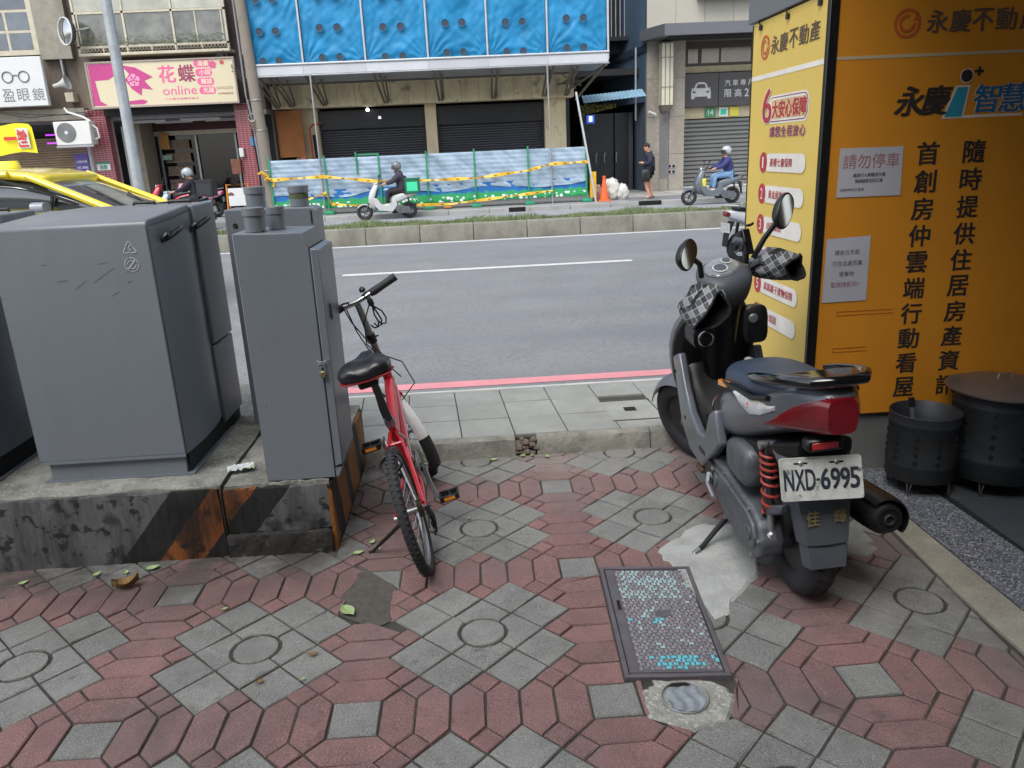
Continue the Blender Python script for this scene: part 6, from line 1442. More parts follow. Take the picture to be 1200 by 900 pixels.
pm(sf).tube([(4.15, 23.5, 3.9), (3.6, 25.8, 3.1)], .04, 6).build('corner_brace', brk, sf); pm(sf).tube([(4.2, 23.6, 3.88), (3.3, 25.7, 3.35)], .035, 6).build('corner_brace', brk, sf)
for k in range(14): pm(sf).tube([(2.9+random.uniform(0, .7), 25.0+random.uniform(0, .6), 3.5+random.uniform(-.1, .35)), (3.2+random.uniform(0, .6), 25.2, 3.4+random.uniform(-.1, .4))], .018, 5).build('clutter_rod', brk, sf)
for (x0, z0), (x1, z1) in (((-4.12, 3.9), (-4.12, .1)), ((2.44, 3.9), (2.49, .1))): pm(sf).tube([(x0, 23.1, z0), (x1, 23.1, z1)], .022, 10).build('prop', metalg, sf, smooth=True)
lpo = MB().tube([(3.25, 23.2, 3.15), (3.75, 23.0, .1)], .032, 8).build('leaning_pole', MC['tube_pale'], smooth=True); tag(lpo, 'long pale pole leaning at the corner of the fenced site by the dark passage', 'pole')

# ---- hoarding fence with plastic sheeting and printed band
fn = empty('site_fence', (-1, 23.2, .1), 0, 'site fence of corrugated panels wrapped in pale plastic with a flowery green band below', 'fence')
fx = [-5.56, -4.0, -2.47, -1.11, .26, 1.81, 3.50]
gpost = M('fence_green', '#2a8a63', .5, var=.12)
plast = speckle(M('plastic_wrap', '#90a4b6', .3, var=.14, scale=2.2, bump=.4, bscale=9, spec=.7, dirt=.25, dcol='#c3d0da', dscale=2.2, stretch=(1, 1, 1.8)), 3.5, '#8396a8', .58, .7, .4)
band = M('printed_band', '#ffffff', .6, var=.12, scale=7)
def band_nodes(m):
    n = m.node_tree.nodes; L = m.node_tree.links; b = n['Principled BSDF']
    tc = n.new('ShaderNodeTexCoord'); sp_ = n.new('ShaderNodeSeparateXYZ'); L.new(tc.outputs['Object'], sp_.inputs[0])
    nz = n.new('ShaderNodeTexNoise'); nz.inputs['Scale'].default_value = 5; L.new(tc.outputs['Object'], nz.inputs['Vector'])
    ma = n.new('ShaderNodeMath'); ma.operation = 'MULTIPLY_ADD'; ma.inputs[1].default_value = .22; L.new(nz.outputs[0], ma.inputs[0]); L.new(sp_.outputs[2], ma.inputs[2])
    cr = n.new('ShaderNodeValToRGB'); cr.color_ramp.interpolation = 'CONSTANT'; L.new(ma.outputs[0], cr.inputs[0]); e = cr.color_ramp.elements
    e[0].position = 0; e[0].color = hx('#1d7a4a'); e[1].position = .34; e[1].color = hx('#2f9a58')
    q = e.new(.50); q.color = hx('#2a8f7c'); q = e.new(.54); q.color = hx('#1f66a8')
    vo = n.new('ShaderNodeTexVoronoi'); vo.inputs['Scale'].default_value = 7.5; vo.inputs['Randomness'].default_value = .7; L.new(tc.outputs['Object'], vo.inputs['Vector'])
    mr = n.new('ShaderNodeMath'); mr.operation = 'LESS_THAN'; mr.inputs[1].default_value = .42; L.new(vo.outputs['Distance'], mr.inputs[0])
    zl = n.new('ShaderNodeMath'); zl.operation = 'LESS_THAN'; zl.inputs[1].default_value = .34; L.new(sp_.outputs[2], zl.inputs[0])
    zg = n.new('ShaderNodeMath'); zg.operation = 'GREATER_THAN'; zg.inputs[1].default_value = .19; L.new(sp_.outputs[2], zg.inputs[0])
    m1 = n.new('ShaderNodeMath'); m1.operation = 'MULTIPLY'; L.new(mr.outputs[0], m1.inputs[0]); L.new(zl.outputs[0], m1.inputs[1])
    m2 = n.new('ShaderNodeMath'); m2.operation = 'MULTIPLY'; L.new(m1.outputs[0], m2.inputs[0]); L.new(zg.outputs[0], m2.inputs[1])
    mx = n.new('ShaderNodeMix'); mx.data_type = 'RGBA'; L.new(m2.outputs[0], mx.inputs[0]); L.new(cr.outputs[0], mx.inputs[6]); mx.inputs[7].default_value = hx('#dfe8ea')
    L.new(mx.outputs[2], b.inputs['Base Color'])
band_nodes(band)
for i in range(6):
    a, b = fx[i], fx[i+1]; m = pm(fn); vs = []; nz_ = 60
    for j in range(nz_+1):
        z = .52+1.12*j/nz_; y = 23.245+.018*math.sin(j*.95); vs += [(a+.02, y, z), (b-.02, y, z)]
    m.add(vs, [(2*j, 2*j+1, 2*j+3, 2*j+2) for j in range(nz_)]).build('fence_panel', M('panel_pale', '#a9b3bd', .5), fn, smooth=True)
    nu, nv = 50, 30; vs = []
    for u in range(nu+1):
        for v in range(nv+1):
            x = a+(b-a)*u/nu; bot = .64+.07*noise.noise(Vector((x*1.3, 3, 0)))+(.05*math.sin(x*2)); z = bot+(1.66-bot)*v/nv
            y = 23.205+.006*math.sin(z*50)+.05*noise.noise(Vector((x*2.2+z*2, z*1.5-x, 5)))+.022*noise.noise(Vector((x*6+z*5, z*3, 9)))
            vs.append((x, y-.03, z))
    pm(fn).add(vs, [(u*(nv+1)+v, (u+1)*(nv+1)+v, (u+1)*(nv+1)+v+1, u*(nv+1)+v+1) for u in range(nu) for v in range(nv)]).build('plastic_sheet', plast, fn, smooth=True, angle=180)
    bx(fn, 'printed_band', (a+.01, 23.19, .28), (b-.01, 23.225, .80), band)
for x in fx:
    bx(fn, 'post', (x-.022, 23.12, .1), (x+.022, 23.16, 1.74), gpost); bx(fn, 'post_foot', (x-.15, 23.0, .1), (x+.15, 23.3, .2), gpost, .02)
bx(fn, 'top_bar', (-3.1, 23.17, 1.70), (-2.47, 23.2, 1.74), gpost); bx(fn, 'post', (-3.12, 23.12, 1.2), (-3.08, 23.16, 1.80), gpost)
bx(fn, 'yellow_board', (3.60, 23.1, .22), (3.78, 23.14, .95), M('board_yellow', '#d8a820', .6))
bx(fn, 'weight_bag', (-.7, 23.0, .11), (-.45, 23.2, .2), M('weight_brown', '#a87a3a', .8), .03)
# caution tape
ty_ = M('tape_yellow', '#e0b030', .5, var=.1, scale=8); tink = M('tape_ink', '#6f5a20', .6)
def ribbon(pts, label, h_=.05, sag=.0):
    o = empty('caution_tape', pts[0], 0, label, 'caution tape'); m = MB(); vs = []; P0 = Vector(pts[0]); n = 0
    fine = []
    for a, b in zip(pts[:-1], pts[1:]):
        a, b = Vector(a), Vector(b)
        for t in range(8): p = a.lerp(b, t/8); fine.append(p-Vector((0, 0, sag*math.sin(PI*t/8))))
    fine.append(Vector(pts[-1]))
    for k, p in enumerate(fine):
        tw_ = h_*(.75+.35*math.sin(k*.9)); dy = .02*math.sin(k*1.3); q = p-P0
        vs += [(q.x, q.y-.006+dy, q.z-tw_), (q.x, q.y+.006-dy, q.z+tw_)]
    m.add(vs, [(2*k, 2*k+2, 2*k+3, 2*k+1) for k in range(len(fine)-1)]).build('strip', ty_, o, smooth=True)
    m = MB()
    for k in range(1, len(fine)-1):
        if k % 2: 
            q = fine[k]-P0; m.box((q.x-.05, q.y-.03, q.z-.012), (q.x+.04, q.y-.026, q.z+.012))
    tag(m.build('faded_print', tink, o), kind='stuff')
ribbon([(-5.75, 23.0, 1.30), (-5.5, 23.05, 1.14), (-4.04, 23.02, 1.17), (-2.61, 23.02, .98), (-1.14, 23.05, .93), (.3, 23.05, .93), (1.78, 23.05, 1.07), (2.45, 23.0, 1.22), (3.55, 23.05, 1.24)], 'yellow caution tape stretched along the upper part of the pale site fence', .045)
ribbon([(-4.9, 23.0, .45), (-4.02, 23.0, .72), (-3.9, 23.0, .40), (-2.67, 23.02, .27), (-.45, 23.02, .24), (1.3, 23.02, .38), (2.48, 23.0, .48)], 'yellow caution tape running along the flowery band low on the site fence', .04)
for (x, z) in ((-5.75, 1.32), (-5.6, 1.15), (-5.62, .35)): 
    o = MB(); o.tube([(x-.12, 23.12, z), (x, 23.0, z+.05), (x+.14, 23.08, z-.06), (x+.1, 23.1, z-.2)], .035, 6); tag(o.build('tape_knot', ty_, smooth=True), 'crumpled knot of yellow tape on the concrete pole, the %s one' % {1.32: 'top left', 1.15: 'middle', .35: 'bottom'}[z], 'caution tape', 'tape knots on the concrete pole')

# ---- right hand building: passage, granite column, garage
rb_ = empty('granite_building', (8, 27, 0), 0, 'granite clad building with a grey awning and a grey garage shutter beyond the dark passage', 'building')
gst = speckle(M('granite_beige', '#8f887d', .6, var=.12, scale=3, obj=.08, dirt=.3, dcol='#77706a', dscale=2), 14, '#a8a196', .55, .7, .5)
gdk = M('granite_dark', '#5b6470', .5, var=.15, scale=3, obj=.1)
def clad(x0, x1, y, z0, z1, nx, nz, mat):
    for i in range(nx):
        for j in range(nz): bx(rb_, 'stone_panel', (x0+(x1-x0)*i/nx+.006, y-.03, z0+(z1-z0)*j/nz+.006), (x0+(x1-x0)*(i+1)/nx-.006, y, z0+(z1-z0)*(j+1)/nz-.006), mat)
bx(rb_, 'column_core', (6.13, 27.0, .1), (7.42, 28.2, 4.9), M('core_grey', '#56534f', .9))
clad(6.13, 6.58, 27, .1, 4.9, 1, 4, gst); clad(6.9, 7.42, 27, .1, 4.9, 1, 4, gst); clad(6.585, 6.895, 27.02, .1, .5, 1, 1, gst); bx(rb_, 'recess', (6.585, 26.99, .5), (6.895, 27.0, 4.9), M('recess_grey', '#7f7d78', .7))
for y0 in range(4): bx(rb_, 'stone_panel', (6.10, 27.01+y0*.3, .1), (6.129, 27.3+y0*.3, 4.9), gdk)
m = pm(rb_)
for k in range(9): m.box((6.60+k*.032, 26.965, .55), (6.612+k*.032, 26.989, 2.45))
tag(m.build('louvre', M('louvre_grey', '#8b8c90', .5, metal=.3), rb_), kind='stuff')
ln = empty('wall_lantern', (6.72, 26.6, 2.7), 0, 'tall narrow cream glass lantern fixed to the granite column under the awning', 'lantern')
bx(ln, 'glass', (6.53, 26.6, 2.85), (6.93, 26.96, 4.75), M('lantern_glass', '#c9c3ad', .3, var=.1, scale=2), .01); 
for x in (6.52, 6.65, 6.80, 6.925): bx(ln, 'bar', (x, 26.585, 2.85), (x+.02, 26.6, 4.75), M('lantern_frame', '#6e6a5e', .5))
for z in (3.4, 4.3): bx(ln, 'bar', (6.52, 26.58, z), (6.94, 26.584, z+.02), MC['lantern_frame'])
pm(ln).ring_loft([[(6.53, 26.6, 2.84), (6.93, 26.6, 2.84), (6.93, 26.96, 2.84), (6.53, 26.96, 2.84)], [(6.60, 26.7, 2.66), (6.86, 26.7, 2.66), (6.86, 26.96, 2.66), (6.60, 26.96, 2.66)]]).build('tip', MC['lantern_frame'], ln)
cc = empty('security_camera', (6.3, 26.8, 2.62), 0, 'small white bullet security camera on the granite column below the lantern', 'camera'); mm = MB(); mm.x = Matrix.Rotation(R(20), 4, 'Y'); mm.tube([(-.16, -.05, 0), (.12, .05, 0)], .045, 12); mm.build('body', white, cc, smooth=True); MB().tube([(.05, .03, -.02), (.05, .18, -.1)], .02, 6).build('bracket', white, cc); 
for z in (.72, .90):
    o = empty('wall_outlet', (7.0, 26.95, z), 0, 'double round dark vent socket on the granite column, %s of the pair' % ('lower' if z < .8 else 'upper'), 'vent')
    MB().box((-.14, 0, -.06), (.14, .02, .06)).build('plate', metalg, o)
    for dx in (-.07, .07): MB().lathe([(.045, -.012), (.05, 0)], 14, 'y', c=(dx, 0, 0)).build('opening', dark, o)
# garage
bx(rb_, 'garage_back', (7.42, 28.3, .1), (14.5, 28.6, 5), M('garage_wall', '#7d7469', .8)); bx(rb_, 'jamb', (7.42, 27.6, .1), (7.58, 28.3, 4.9), gst)
m = pm(rb_)
for j in range(16): m.prism([(28.02, .16+j*.141), (27.985, .19+j*.141), (27.985, .25+j*.141), (28.02, .285+j*.141), (28.05, .22+j*.141)], 'x', 7.62, 14.2)
tag(m.build('garage_slats', M('shutter_grey', '#7b7c7a', .5, metal=.25, var=.06, scale=2), rb_), kind='stuff')
bx(rb_, 'garage_sill', (7.5, 27.9, .1), (14.4, 28.1, .155), white); bx(rb_, 'lintel_band', (7.59, 27.95, 2.43), (14.4, 28.1, 2.80), M('cream_band', '#b9ac8d', .6, var=.1)); 
for i in range(6): bx(rb_, 'lintel_tile', (7.6+i*.85, 27.93, 3.92), (8.44+i*.85, 28.0, 4.12), MC['cream_band'])
wd = M('window_brown', '#4d4540', .5); bx(rb_, 'window_band', (7.59, 28.0, 4.13), (14.4, 28.1, 4.9), wd)
for a, b in ((7.78, 8.12), (8.25, 8.85), (8.92, 9.95), (10.1, 11.2)): bx(rb_, 'window_pane', (a, 27.985, 4.22), (b, 27.999, 4.68), M('dusty_glass', '#8e8471', .15, var=.12, scale=2, spec=.7))
aw = empty('entrance_awning', (8, 25.7, 4.8), 0, 'long flat dark grey awning projecting over the garage entrance', 'awning')
pm(aw).add([(6.4, 25.7, 4.85), (14, 25.7, 4.85), (14, 27.0, 4.85), (5.9, 27.0, 4.85), (6.4, 25.7, 5.19), (14, 25.7, 5.19), (14, 27.0, 5.19), (5.9, 27.0, 5.19)], [(0, 3, 2, 1), (4, 5, 6, 7), (0, 1, 5, 4), (2, 3, 7, 6), (3, 0, 4, 7), (1, 2, 6, 5)]).build('canopy', M('awning_grey', '#63646a', .45, metal=.2, var=.05), aw)
bx(aw, 'soffit', (6.6, 25.9, 4.83), (13.9, 26.9, 4.848), dark)
bx(rb_, 'upper_core', (6.13, 27.05, 4.9), (15, 29, 14), M('core_grey2', '#6a6864', .9)); pale = M('stone_pale', '#a8a498', .6, var=.08, scale=2, obj=.06, dirt=.2, dcol='#8c887c', dscale=2)
for i in range(9):
    for j in range(3): bx(rb_, 'stone_panel', (6.14+i*.95, 27.02, 5.0+j*1.3), (7.08+i*.95, 27.049, 6.29+j*1.3), pale)
bx(rb_, 'ledge', (7.75, 26.6, 6.05), (14, 27.01, 6.25), M('awning_grey2', '#6d6f72', .5))
# dark passage
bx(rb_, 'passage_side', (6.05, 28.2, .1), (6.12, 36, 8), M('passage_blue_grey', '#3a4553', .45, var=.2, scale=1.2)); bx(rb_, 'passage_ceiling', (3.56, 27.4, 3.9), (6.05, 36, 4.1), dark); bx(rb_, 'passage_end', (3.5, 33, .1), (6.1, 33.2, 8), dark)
# upper flank of the granite block over the passage
pm(rb_).add([(5.2, 30.0, 3.0), (6.10, 27.0, 3.0), (6.10, 27.0, 9), (5.2, 30.0, 9)], [(0, 1, 2, 3)]).build('flank', M('flank_blue', '#46596b', .4, var=.2, scale=.8), rb_)
pm(rb_).add([(5.05, 29.9, 4.4), (6.09, 26.9, 4.55), (6.09, 26.9, 4.75), (5.05, 29.9, 4.6)], [(0, 1, 2, 3)]).build('flank_ledge', M('flank_dark', '#2a333f', .5), rb_)
wg = empty('barred_window', (5.2, 27.4, 5.9), 0, 'dark barred window high above the passage, left of the granite building', 'window')
bx(wg, 'opening', (4.6, 28.6, 4.7), (5.75, 28.7, 8), dark); 
for k in range(7): bx(wg, 'bar', (4.75+k*.15, 28.3, 5.2), (4.78+k*.15, 28.33, 7.5), M('bar_pale', '#8b8f93', .5))
bx(wg, 'sill', (4.55, 28.1, 5.05), (5.8, 28.6, 5.18), dark)
gt = empty('passage_gate', (5.9, 28.4, .1), 0, 'dark metal door with a curved handle standing open in the passage', 'gate')
bx(gt, 'leaf', (5.35, 28.5, .1), (5.82, 28.56, 2.75), M('gate_dark', '#23252a', .4, metal=.3, var=.2)); bx(gt, 'leaf_edge', (5.83, 28.45, .1), (5.98, 28.6, 2.75), M('gate_edge', '#3a3f47', .5))
for x in (5.0, 4.7, 5.42): pm(gt).tube([(x, 28.45, 1.05), (x-.05, 28.38, 1.12), (x-.05, 28.38, 1.35), (x, 28.45, 1.42)], .015, 6).build('handle', metalg, gt, smooth=True)
bx(gt, 'leaf', (4.2, 28.62, .1), (5.33, 28.66, 2.75), MC['gate_dark'])
o = empty('lit_sign', (4.35, 27.6, 2.55), 0, 'tiny glowing blue and white sign hanging in the dark passage', 'sign'); MB().box((-.13, 0, -.13), (.13, .05, .13)).build('box', M('glow_blue', '#2c4fa8', .5, emit=.5), o); MB().box((-.05, -.01, -.07), (.05, -.004, .09)).build('figure', M('glow_white', '#cfe0ff', .5, emit=1.5), o)
sa = empty('sheet_awning', (4.7, 25.3, 3.0), 0, 'small ribbed light blue plastic awning over the mouth of the passage', 'awning'); m = pm(sa); vs = []
for k in range(49):
    t = k/48; x = 3.75+1.95*t; z = 3.0+.14*t+.012*math.sin(k*2.1); vs += [(x, 25.1, z-.06), (x+.1, 26.2, z+.22)]
m.add(vs, [(2*k, 2*k+2, 2*k+3, 2*k+1) for k in range(48)]).build('sheet', M('sheet_blue', '#86a9bd', .4, var=.2, scale=3), sa, smooth=True)
pm(sa).tube([(5.62, 26.3, 4.6), (5.62, 26.3, 2.4)], .03, 6).build('hanger', metalg, sa)
m = MB()
for k in range(420):
    t = random.random(); x = 3.6+1.2*t; z = 2.92-random.random()*.32*(1-t*.7); s_ = .04; a = random.uniform(0, 6)
    m.add([(x, 25.5+random.uniform(-.1, .1), z), (x+s_*math.cos(a), 25.5, z+s_*math.sin(a)), (x+s_, 25.52, z-s_)], [(0, 1, 2)])
tag(m.build('hanging_foliage', M('foliage_olive', '#6d6a34', .9, var=.4, scale=5)), 'olive trailing plant hanging under the light blue awning', None, None, 'stuff')
# garage sign and plates
ga = empty('garage_sign', (9, 27.7, 2.8), 0, 'dark grey garage sign with a white car symbol above the grey shutter', 'sign')
bx(ga, 'panel', (7.60, 27.72, 2.80), (8.78, 27.9, 3.88), M('sign_slate', '#4d4b4c', .5, var=.04), .01); bx(ga, 'panel', (8.79, 27.72, 2.80), (11.4, 27.9, 3.88), MC['sign_slate'], .01)
def gpoly(pts, mat, off=.004, name='car_symbol'): return pm(ga).add([(8.18+x, 27.72-off, 3.32+z) for x, z in pts], [tuple(range(len(pts)))]).build(name, mat, ga)
car = [(-.34, -.26), (-.34, -.02), (-.30, .06), (-.24, .08), (-.18, .22), (-.10, .27), (.10, .27), (.18, .22), (.24, .08), (.30, .06), (.34, -.02), (.34, -.26), (.22, -.26), (.22, -.19), (-.22, -.19), (-.22, -.26)]
gpoly(car, white); gpoly([(-.17, .08), (-.12, .21), (.12, .21), (.17, .08)], MC['sign_slate'], .006); gpoly([(-.29, -.0), (-.16, -.04), (-.2, -.08), (-.29, -.06)], MC['sign_slate'], .006); gpoly([(.29, -.0), (.16, -.04), (.2, -.08), (.29, -.06)], MC['sign_slate'], .006); gpoly([(-.34, .07), (-.27, .10), (-.27, .04)], white, .005); gpoly([(.34, .07), (.27, .10), (.27, .04)], white, .005)
def gtext(s, x, z, w_, h_): text(s, 'lettering', white, ga, (x-9, 27.715-27.7, z-2.8), (1, 0, 0), (0, 0, 1), w_, h_, .012)
for k, ch in enumerate('汽車專用'): gtext(ch, 9.0+k*.27, 3.44, .19, .19)
for k, ch in enumerate(('限', '高', '2')): gtext(ch, 9.0+k*.35, 3.08, .24 if ch != '2' else .14, .25)
for x, c_, s_, lab in ((8.4, '#3d8a62', '14', 'green number plate'), (8.88, '#4fbf8f', '', 'white plate with a turquoise square'), (9.26, '#d6c94a', '', 'yellow notice plate')):
    o = empty('wall_plate', (x, 27.9, 2.46), 0, lab+' on the cream band above the garage shutter', 'plate'); MB().box((0, 0, 0), (.38 if s_ else .32, .03, .30)).build('plate', M('plate_'+c_, c_ if s_ or x > 9 else '#d9dbd6', .5, var=.08), o)
    if s_: text(s_, 'lettering', white, o, (.1, -.003, .06), (1, 0, 0), (0, 0, 1), .18, .18, .02)
    elif x < 9: MB().box((.06, -.006, .06), (.26, -.001, .24)).build('square', M('turquoise_sq', '#2fc09a', .5), o)
# cone and rubbish bags
cn = empty('traffic_cone', (4.02, 23.15, .1), 0, 'orange traffic cone in front of the pile of rubbish bags', 'traffic cone')
MB().box((-.18, -.18, 0), (.18, .18, .03)).build('base', M('cone_orange', '#e0622a', .5, var=.08), cn, bevel=.01); MB().lathe([(.14, .03), (.045, .62), (.04, .66), (.01, .665)], 24).build('body', MC['cone_orange'], cn, smooth=True)
MB().lathe([(.0445, .645), (.052, .66), (.05, .70), (.02, .72), (.005, .72)], 16).build('tip', MC['cone_orange'], cn, smooth=True)
def bag(x, y, r, h_, mat, label, seed):
    bm = bmesh.new(); bmesh.ops.create_icosphere(bm, subdivisions=4, radius=1)
    for v in bm.verts:
        n_ = noise.noise(v.co*2.2+Vector((seed, 0, 0)))*.25+noise.noise(v.co*6+Vector((seed, 3, 0)))*.10; v.co *= 1+n_; v.co.x *= r; v.co.y *= r*.8; v.co.z = max(-.0, (v.co.z+.75)*h_/1.75)
    me = bpy.data.meshes.new('rubbish_bag'); bm.to_mesh(me); bm.free(); me.materials.append(mat); me.shade_smooth(); o = bpy.data.objects.new('rubbish_bag', me); C.objects.link(o); o.location = (x, y, .1); tag(o, label, 'rubbish bag')
bw = speckle(M('bag_white', '#c3c2bd', .35, var=.15, scale=6, bump=.5, bscale=12), 5, '#9aa29c', .55, .7, .5)
bag(4.3, 23.5, .27, .62, bw, 'large whitish plastic rubbish bag right of the traffic cone', 3); bag(4.62, 23.4, .18, .45, bw, 'smaller pale rubbish bag at the right end of the pile', 9); bag(3.82, 23.45, .2, .48, M('bag_pink', '#b08a86', .4, var=.3, scale=6, bump=.5, bscale=12), 'pinkish rubbish bag between the leaning pole and the traffic cone', 14)
# ================================================================ TRAFFIC AND PEOPLE
def mini_scooter(label, loc, rz, paint, sidec, box=None, bz=.86, plate=False, scale=1., cover=None, group=None):
    o = empty('scooter', loc, rz, label, 'scooter', group); o.scale = (scale,)*3
    pt = M('paint_'+paint, paint, .3, var=.06, scale=4, coat=.4); sc_ = M('paint_'+sidec, sidec, .4, var=.06, scale=4)
    for y in (0, 1.27):
        w_ = MB().torus((0, y, .235), .185, .052, 'x', 32, 10).build('wheel', rub, o, smooth=True)
        MB().torus((0, y, .22), .135, .012, 'x', 28, 6).build('rim', alu, w_, smooth=True)
        m = MB(); m.lathe([(.03, -.03), (.04, 0), (.03, .03)], 14, 'x', c=(0, y, .22))
        for k in range(5): a = 2*PI*k/5; m.tube([(0, y, .22), (0, y+.135*math.cos(a), .22+.135*math.sin(a))], .012, 5)
        m.build('spokes', M('mini_spokes', '#55585c', .4, metal=.5), w_, smooth=True)
    MB().ring_loft(yloft([(.52, .11, .34, .62), (.38, .155, .42, .70), (.15, .16, .50, .75), (-.05, .14, .58, .76), (-.2, .10, .64, .78), (-.28, .05, .70, .78)], 18, 3.2)).build('rear_body', pt, o, smooth=True, sub=1)
    MB().ring_loft(yloft([(.54, .06, .58, .70), (.46, .12, .62, .78), (.25, .145, .70, .80), (0, .14, .73, .82), (-.18, .10, .77, .83)], 18, 3)).build('seat', blk, o, smooth=True, sub=1)
    MB().ring_loft(yloft([(.36, .14, .26, .42), (.55, .15, .24, .36), (.80, .15, .24, .36), (.95, .13, .30, .50)], 14, 4)).build('floor_board', sc_, o, smooth=True)
    MB().ring_loft([[(x, y, z) for x, y in srect(w2, d2, 18, 3, 0, yc)] for z, w2, yc, d2 in ((.28, .12, .97, .07), (.45, .17, 1.02, .10), (.62, .19, 1.03, .12), (.80, .16, .97, .11), (.93, .10, .90, .09), (1.0, .07, .86, .07))]).build('leg_shield', pt, o, smooth=True, sub=1)
    MB().ring_loft([[(x, y, z) for x, y in srect(w2, d2, 14, 3, 0, yc)] for z, w2, yc, d2 in ((.40, .12, .94, .03), (.62, .16, .93, .03), (.85, .11, .86, .03))]).build('inner_shield', blk, o, smooth=True)
    rings = []
    for i in range(11):
        a = R(35+115*i/10); ring = [(t*.07, 1.27+(.25-.03*t*t)*math.cos(a), .22+(.25-.03*t*t)*math.sin(a)) for t in (-1, -.5, 0, .5, 1)]
        rings.append(ring+[(x*.9, 1.27+(y-1.27)*.97, .22+(z-.22)*.97) for x, y, z in ring[::-1]])
    MB().ring_loft(rings).build('front_mudguard', pt, o, smooth=True)
    for s_ in (-1, 1): MB().prism([(1.0, .62), (.95, .40), (.84, .26), (.45, .22), (.30, .40), (.38, .60), (.48, .46), (.62, .40), (.78, .44), (.86, .60)], 'x', s_*.13, s_*.175).build('side_skirt', pt, o, bevel=.012)
    for s_ in (-1, 1): MB().tube([(s_*.06, 1.26, .22), (s_*.06, 1.14, .46), (s_*.03, 1.05, .62)], .018, 8).build('fork_leg', eng, o, smooth=True)
    MB().ring_loft([[(x, y, z) for x, y in srect(w2, d2, 16, 2.6, 0, yc)] for z, w2, yc, d2 in ((.94, .07, .86, .06), (1.0, .11, .85, .09), (1.05, .09, .84, .07))]).build('handlebar_cowl', pt, o, smooth=True, sub=1)
    MB().lathe([(.01, .965), (.05, .955), (.06, .93)], 16, 'y', c=(0, 0, .99)).build('headlamp', clearl, o, smooth=True)
    MB().tube([(-.32, .74, 1.02), (-.1, .83, 1.02), (.1, .83, 1.02), (.32, .74, 1.02)], .015, 8).build('handlebar', blk, o, smooth=True)
    for s_ in (-1, 1):
        MB().tube([(s_*.15, .80, 1.03), (s_*.2, .78, 1.14), (s_*.26, .76, 1.2)], .009, 6).build('mirror_stalk', blk, o, smooth=True)
        MB().ring_loft([[(s_*.27+x*k, y, 1.22+z*k) for x, z in srect(.05, .035, 12, 2.4)] for y, k in ((.755, .9), (.77, 1), (.79, .5))]).build('mirror', blk, o, smooth=True)
    MB().prism([(.42, .30), (.30, .16), (-.04, .15), (-.09, .22), (-.03, .34), (.30, .40)], 'x', -.16, -.07).build('engine', eng, o, bevel=.015)
    MB().box((-.08, 0, .16), (.08, .5, .36)).build('engine_block', blk, o, bevel=.03)
    MB().tube([(.15, .2, .26), (.17, -.05, .33), (.17, -.22, .37)], [.03, .055, .045], 14).build('muffler', eng, o, smooth=True)
    MB().tube([(-.12, 0, .6), (-.12, -.05, .26)], .025, 8).build('shock', blk, o, smooth=True)
    MB().ring_loft(yloft([(-.20, .085, .67, .76), (-.29, .06, .69, .765), (-.305, .03, .70, .755)], 14, 3)).build('tail_lamp', lens, o, smooth=True)
    MB().tube([(-.12, .05, .80), (-.13, -.15, .84), (0, -.30, .85), (.13, -.15, .84), (.12, .05, .80)], .013, 8).build('grab_rail', metalg, o, smooth=True)
    MB().ring_loft([[(-h2, y, z), (h2, y, z), (h2, y+.01, z), (-h2, y+.01, z)] for y, z, h2 in ((-.18, .62, .09), (-.26, .42, .08), (-.28, .26, .07))]).build('rear_mudguard', blk, o)
    MB().box((-.13, -.275, .46), (.13, -.268, .60)).build('plate', plm, o)
    if box:
        c1, c2 = box; b = MB().at(Matrix.Translation((0, 0, bz-.86))).box((-.22, -.36, .86), (.22, .06, 1.28)).build('carrier_box', M('box_'+c1, c1, .6, var=.06), o, bevel=.02)
        MB().at(Matrix.Translation((0, 0, bz-.86))).box((-.223, -.30, .93), (-.2205, 0, 1.18)).build('side_panel', M('box_'+c2, c2, .6, var=.05), b)
        MB().at(Matrix.Translation((0, 0, bz-.86))).box((.2205, -.30, .93), (.223, 0, 1.18)).build('side_panel', M('box_'+c2, c2, .6, var=.05), b)
        MB().at(Matrix.Translation((0, 0, bz-.86))).box((-.23, -.37, 1.24), (.23, .07, 1.285)).build('lid_band', M('box_'+c1, c1, .6), b)
    return o
skin = M('skin_tone', '#c08f74', .6, var=.05)
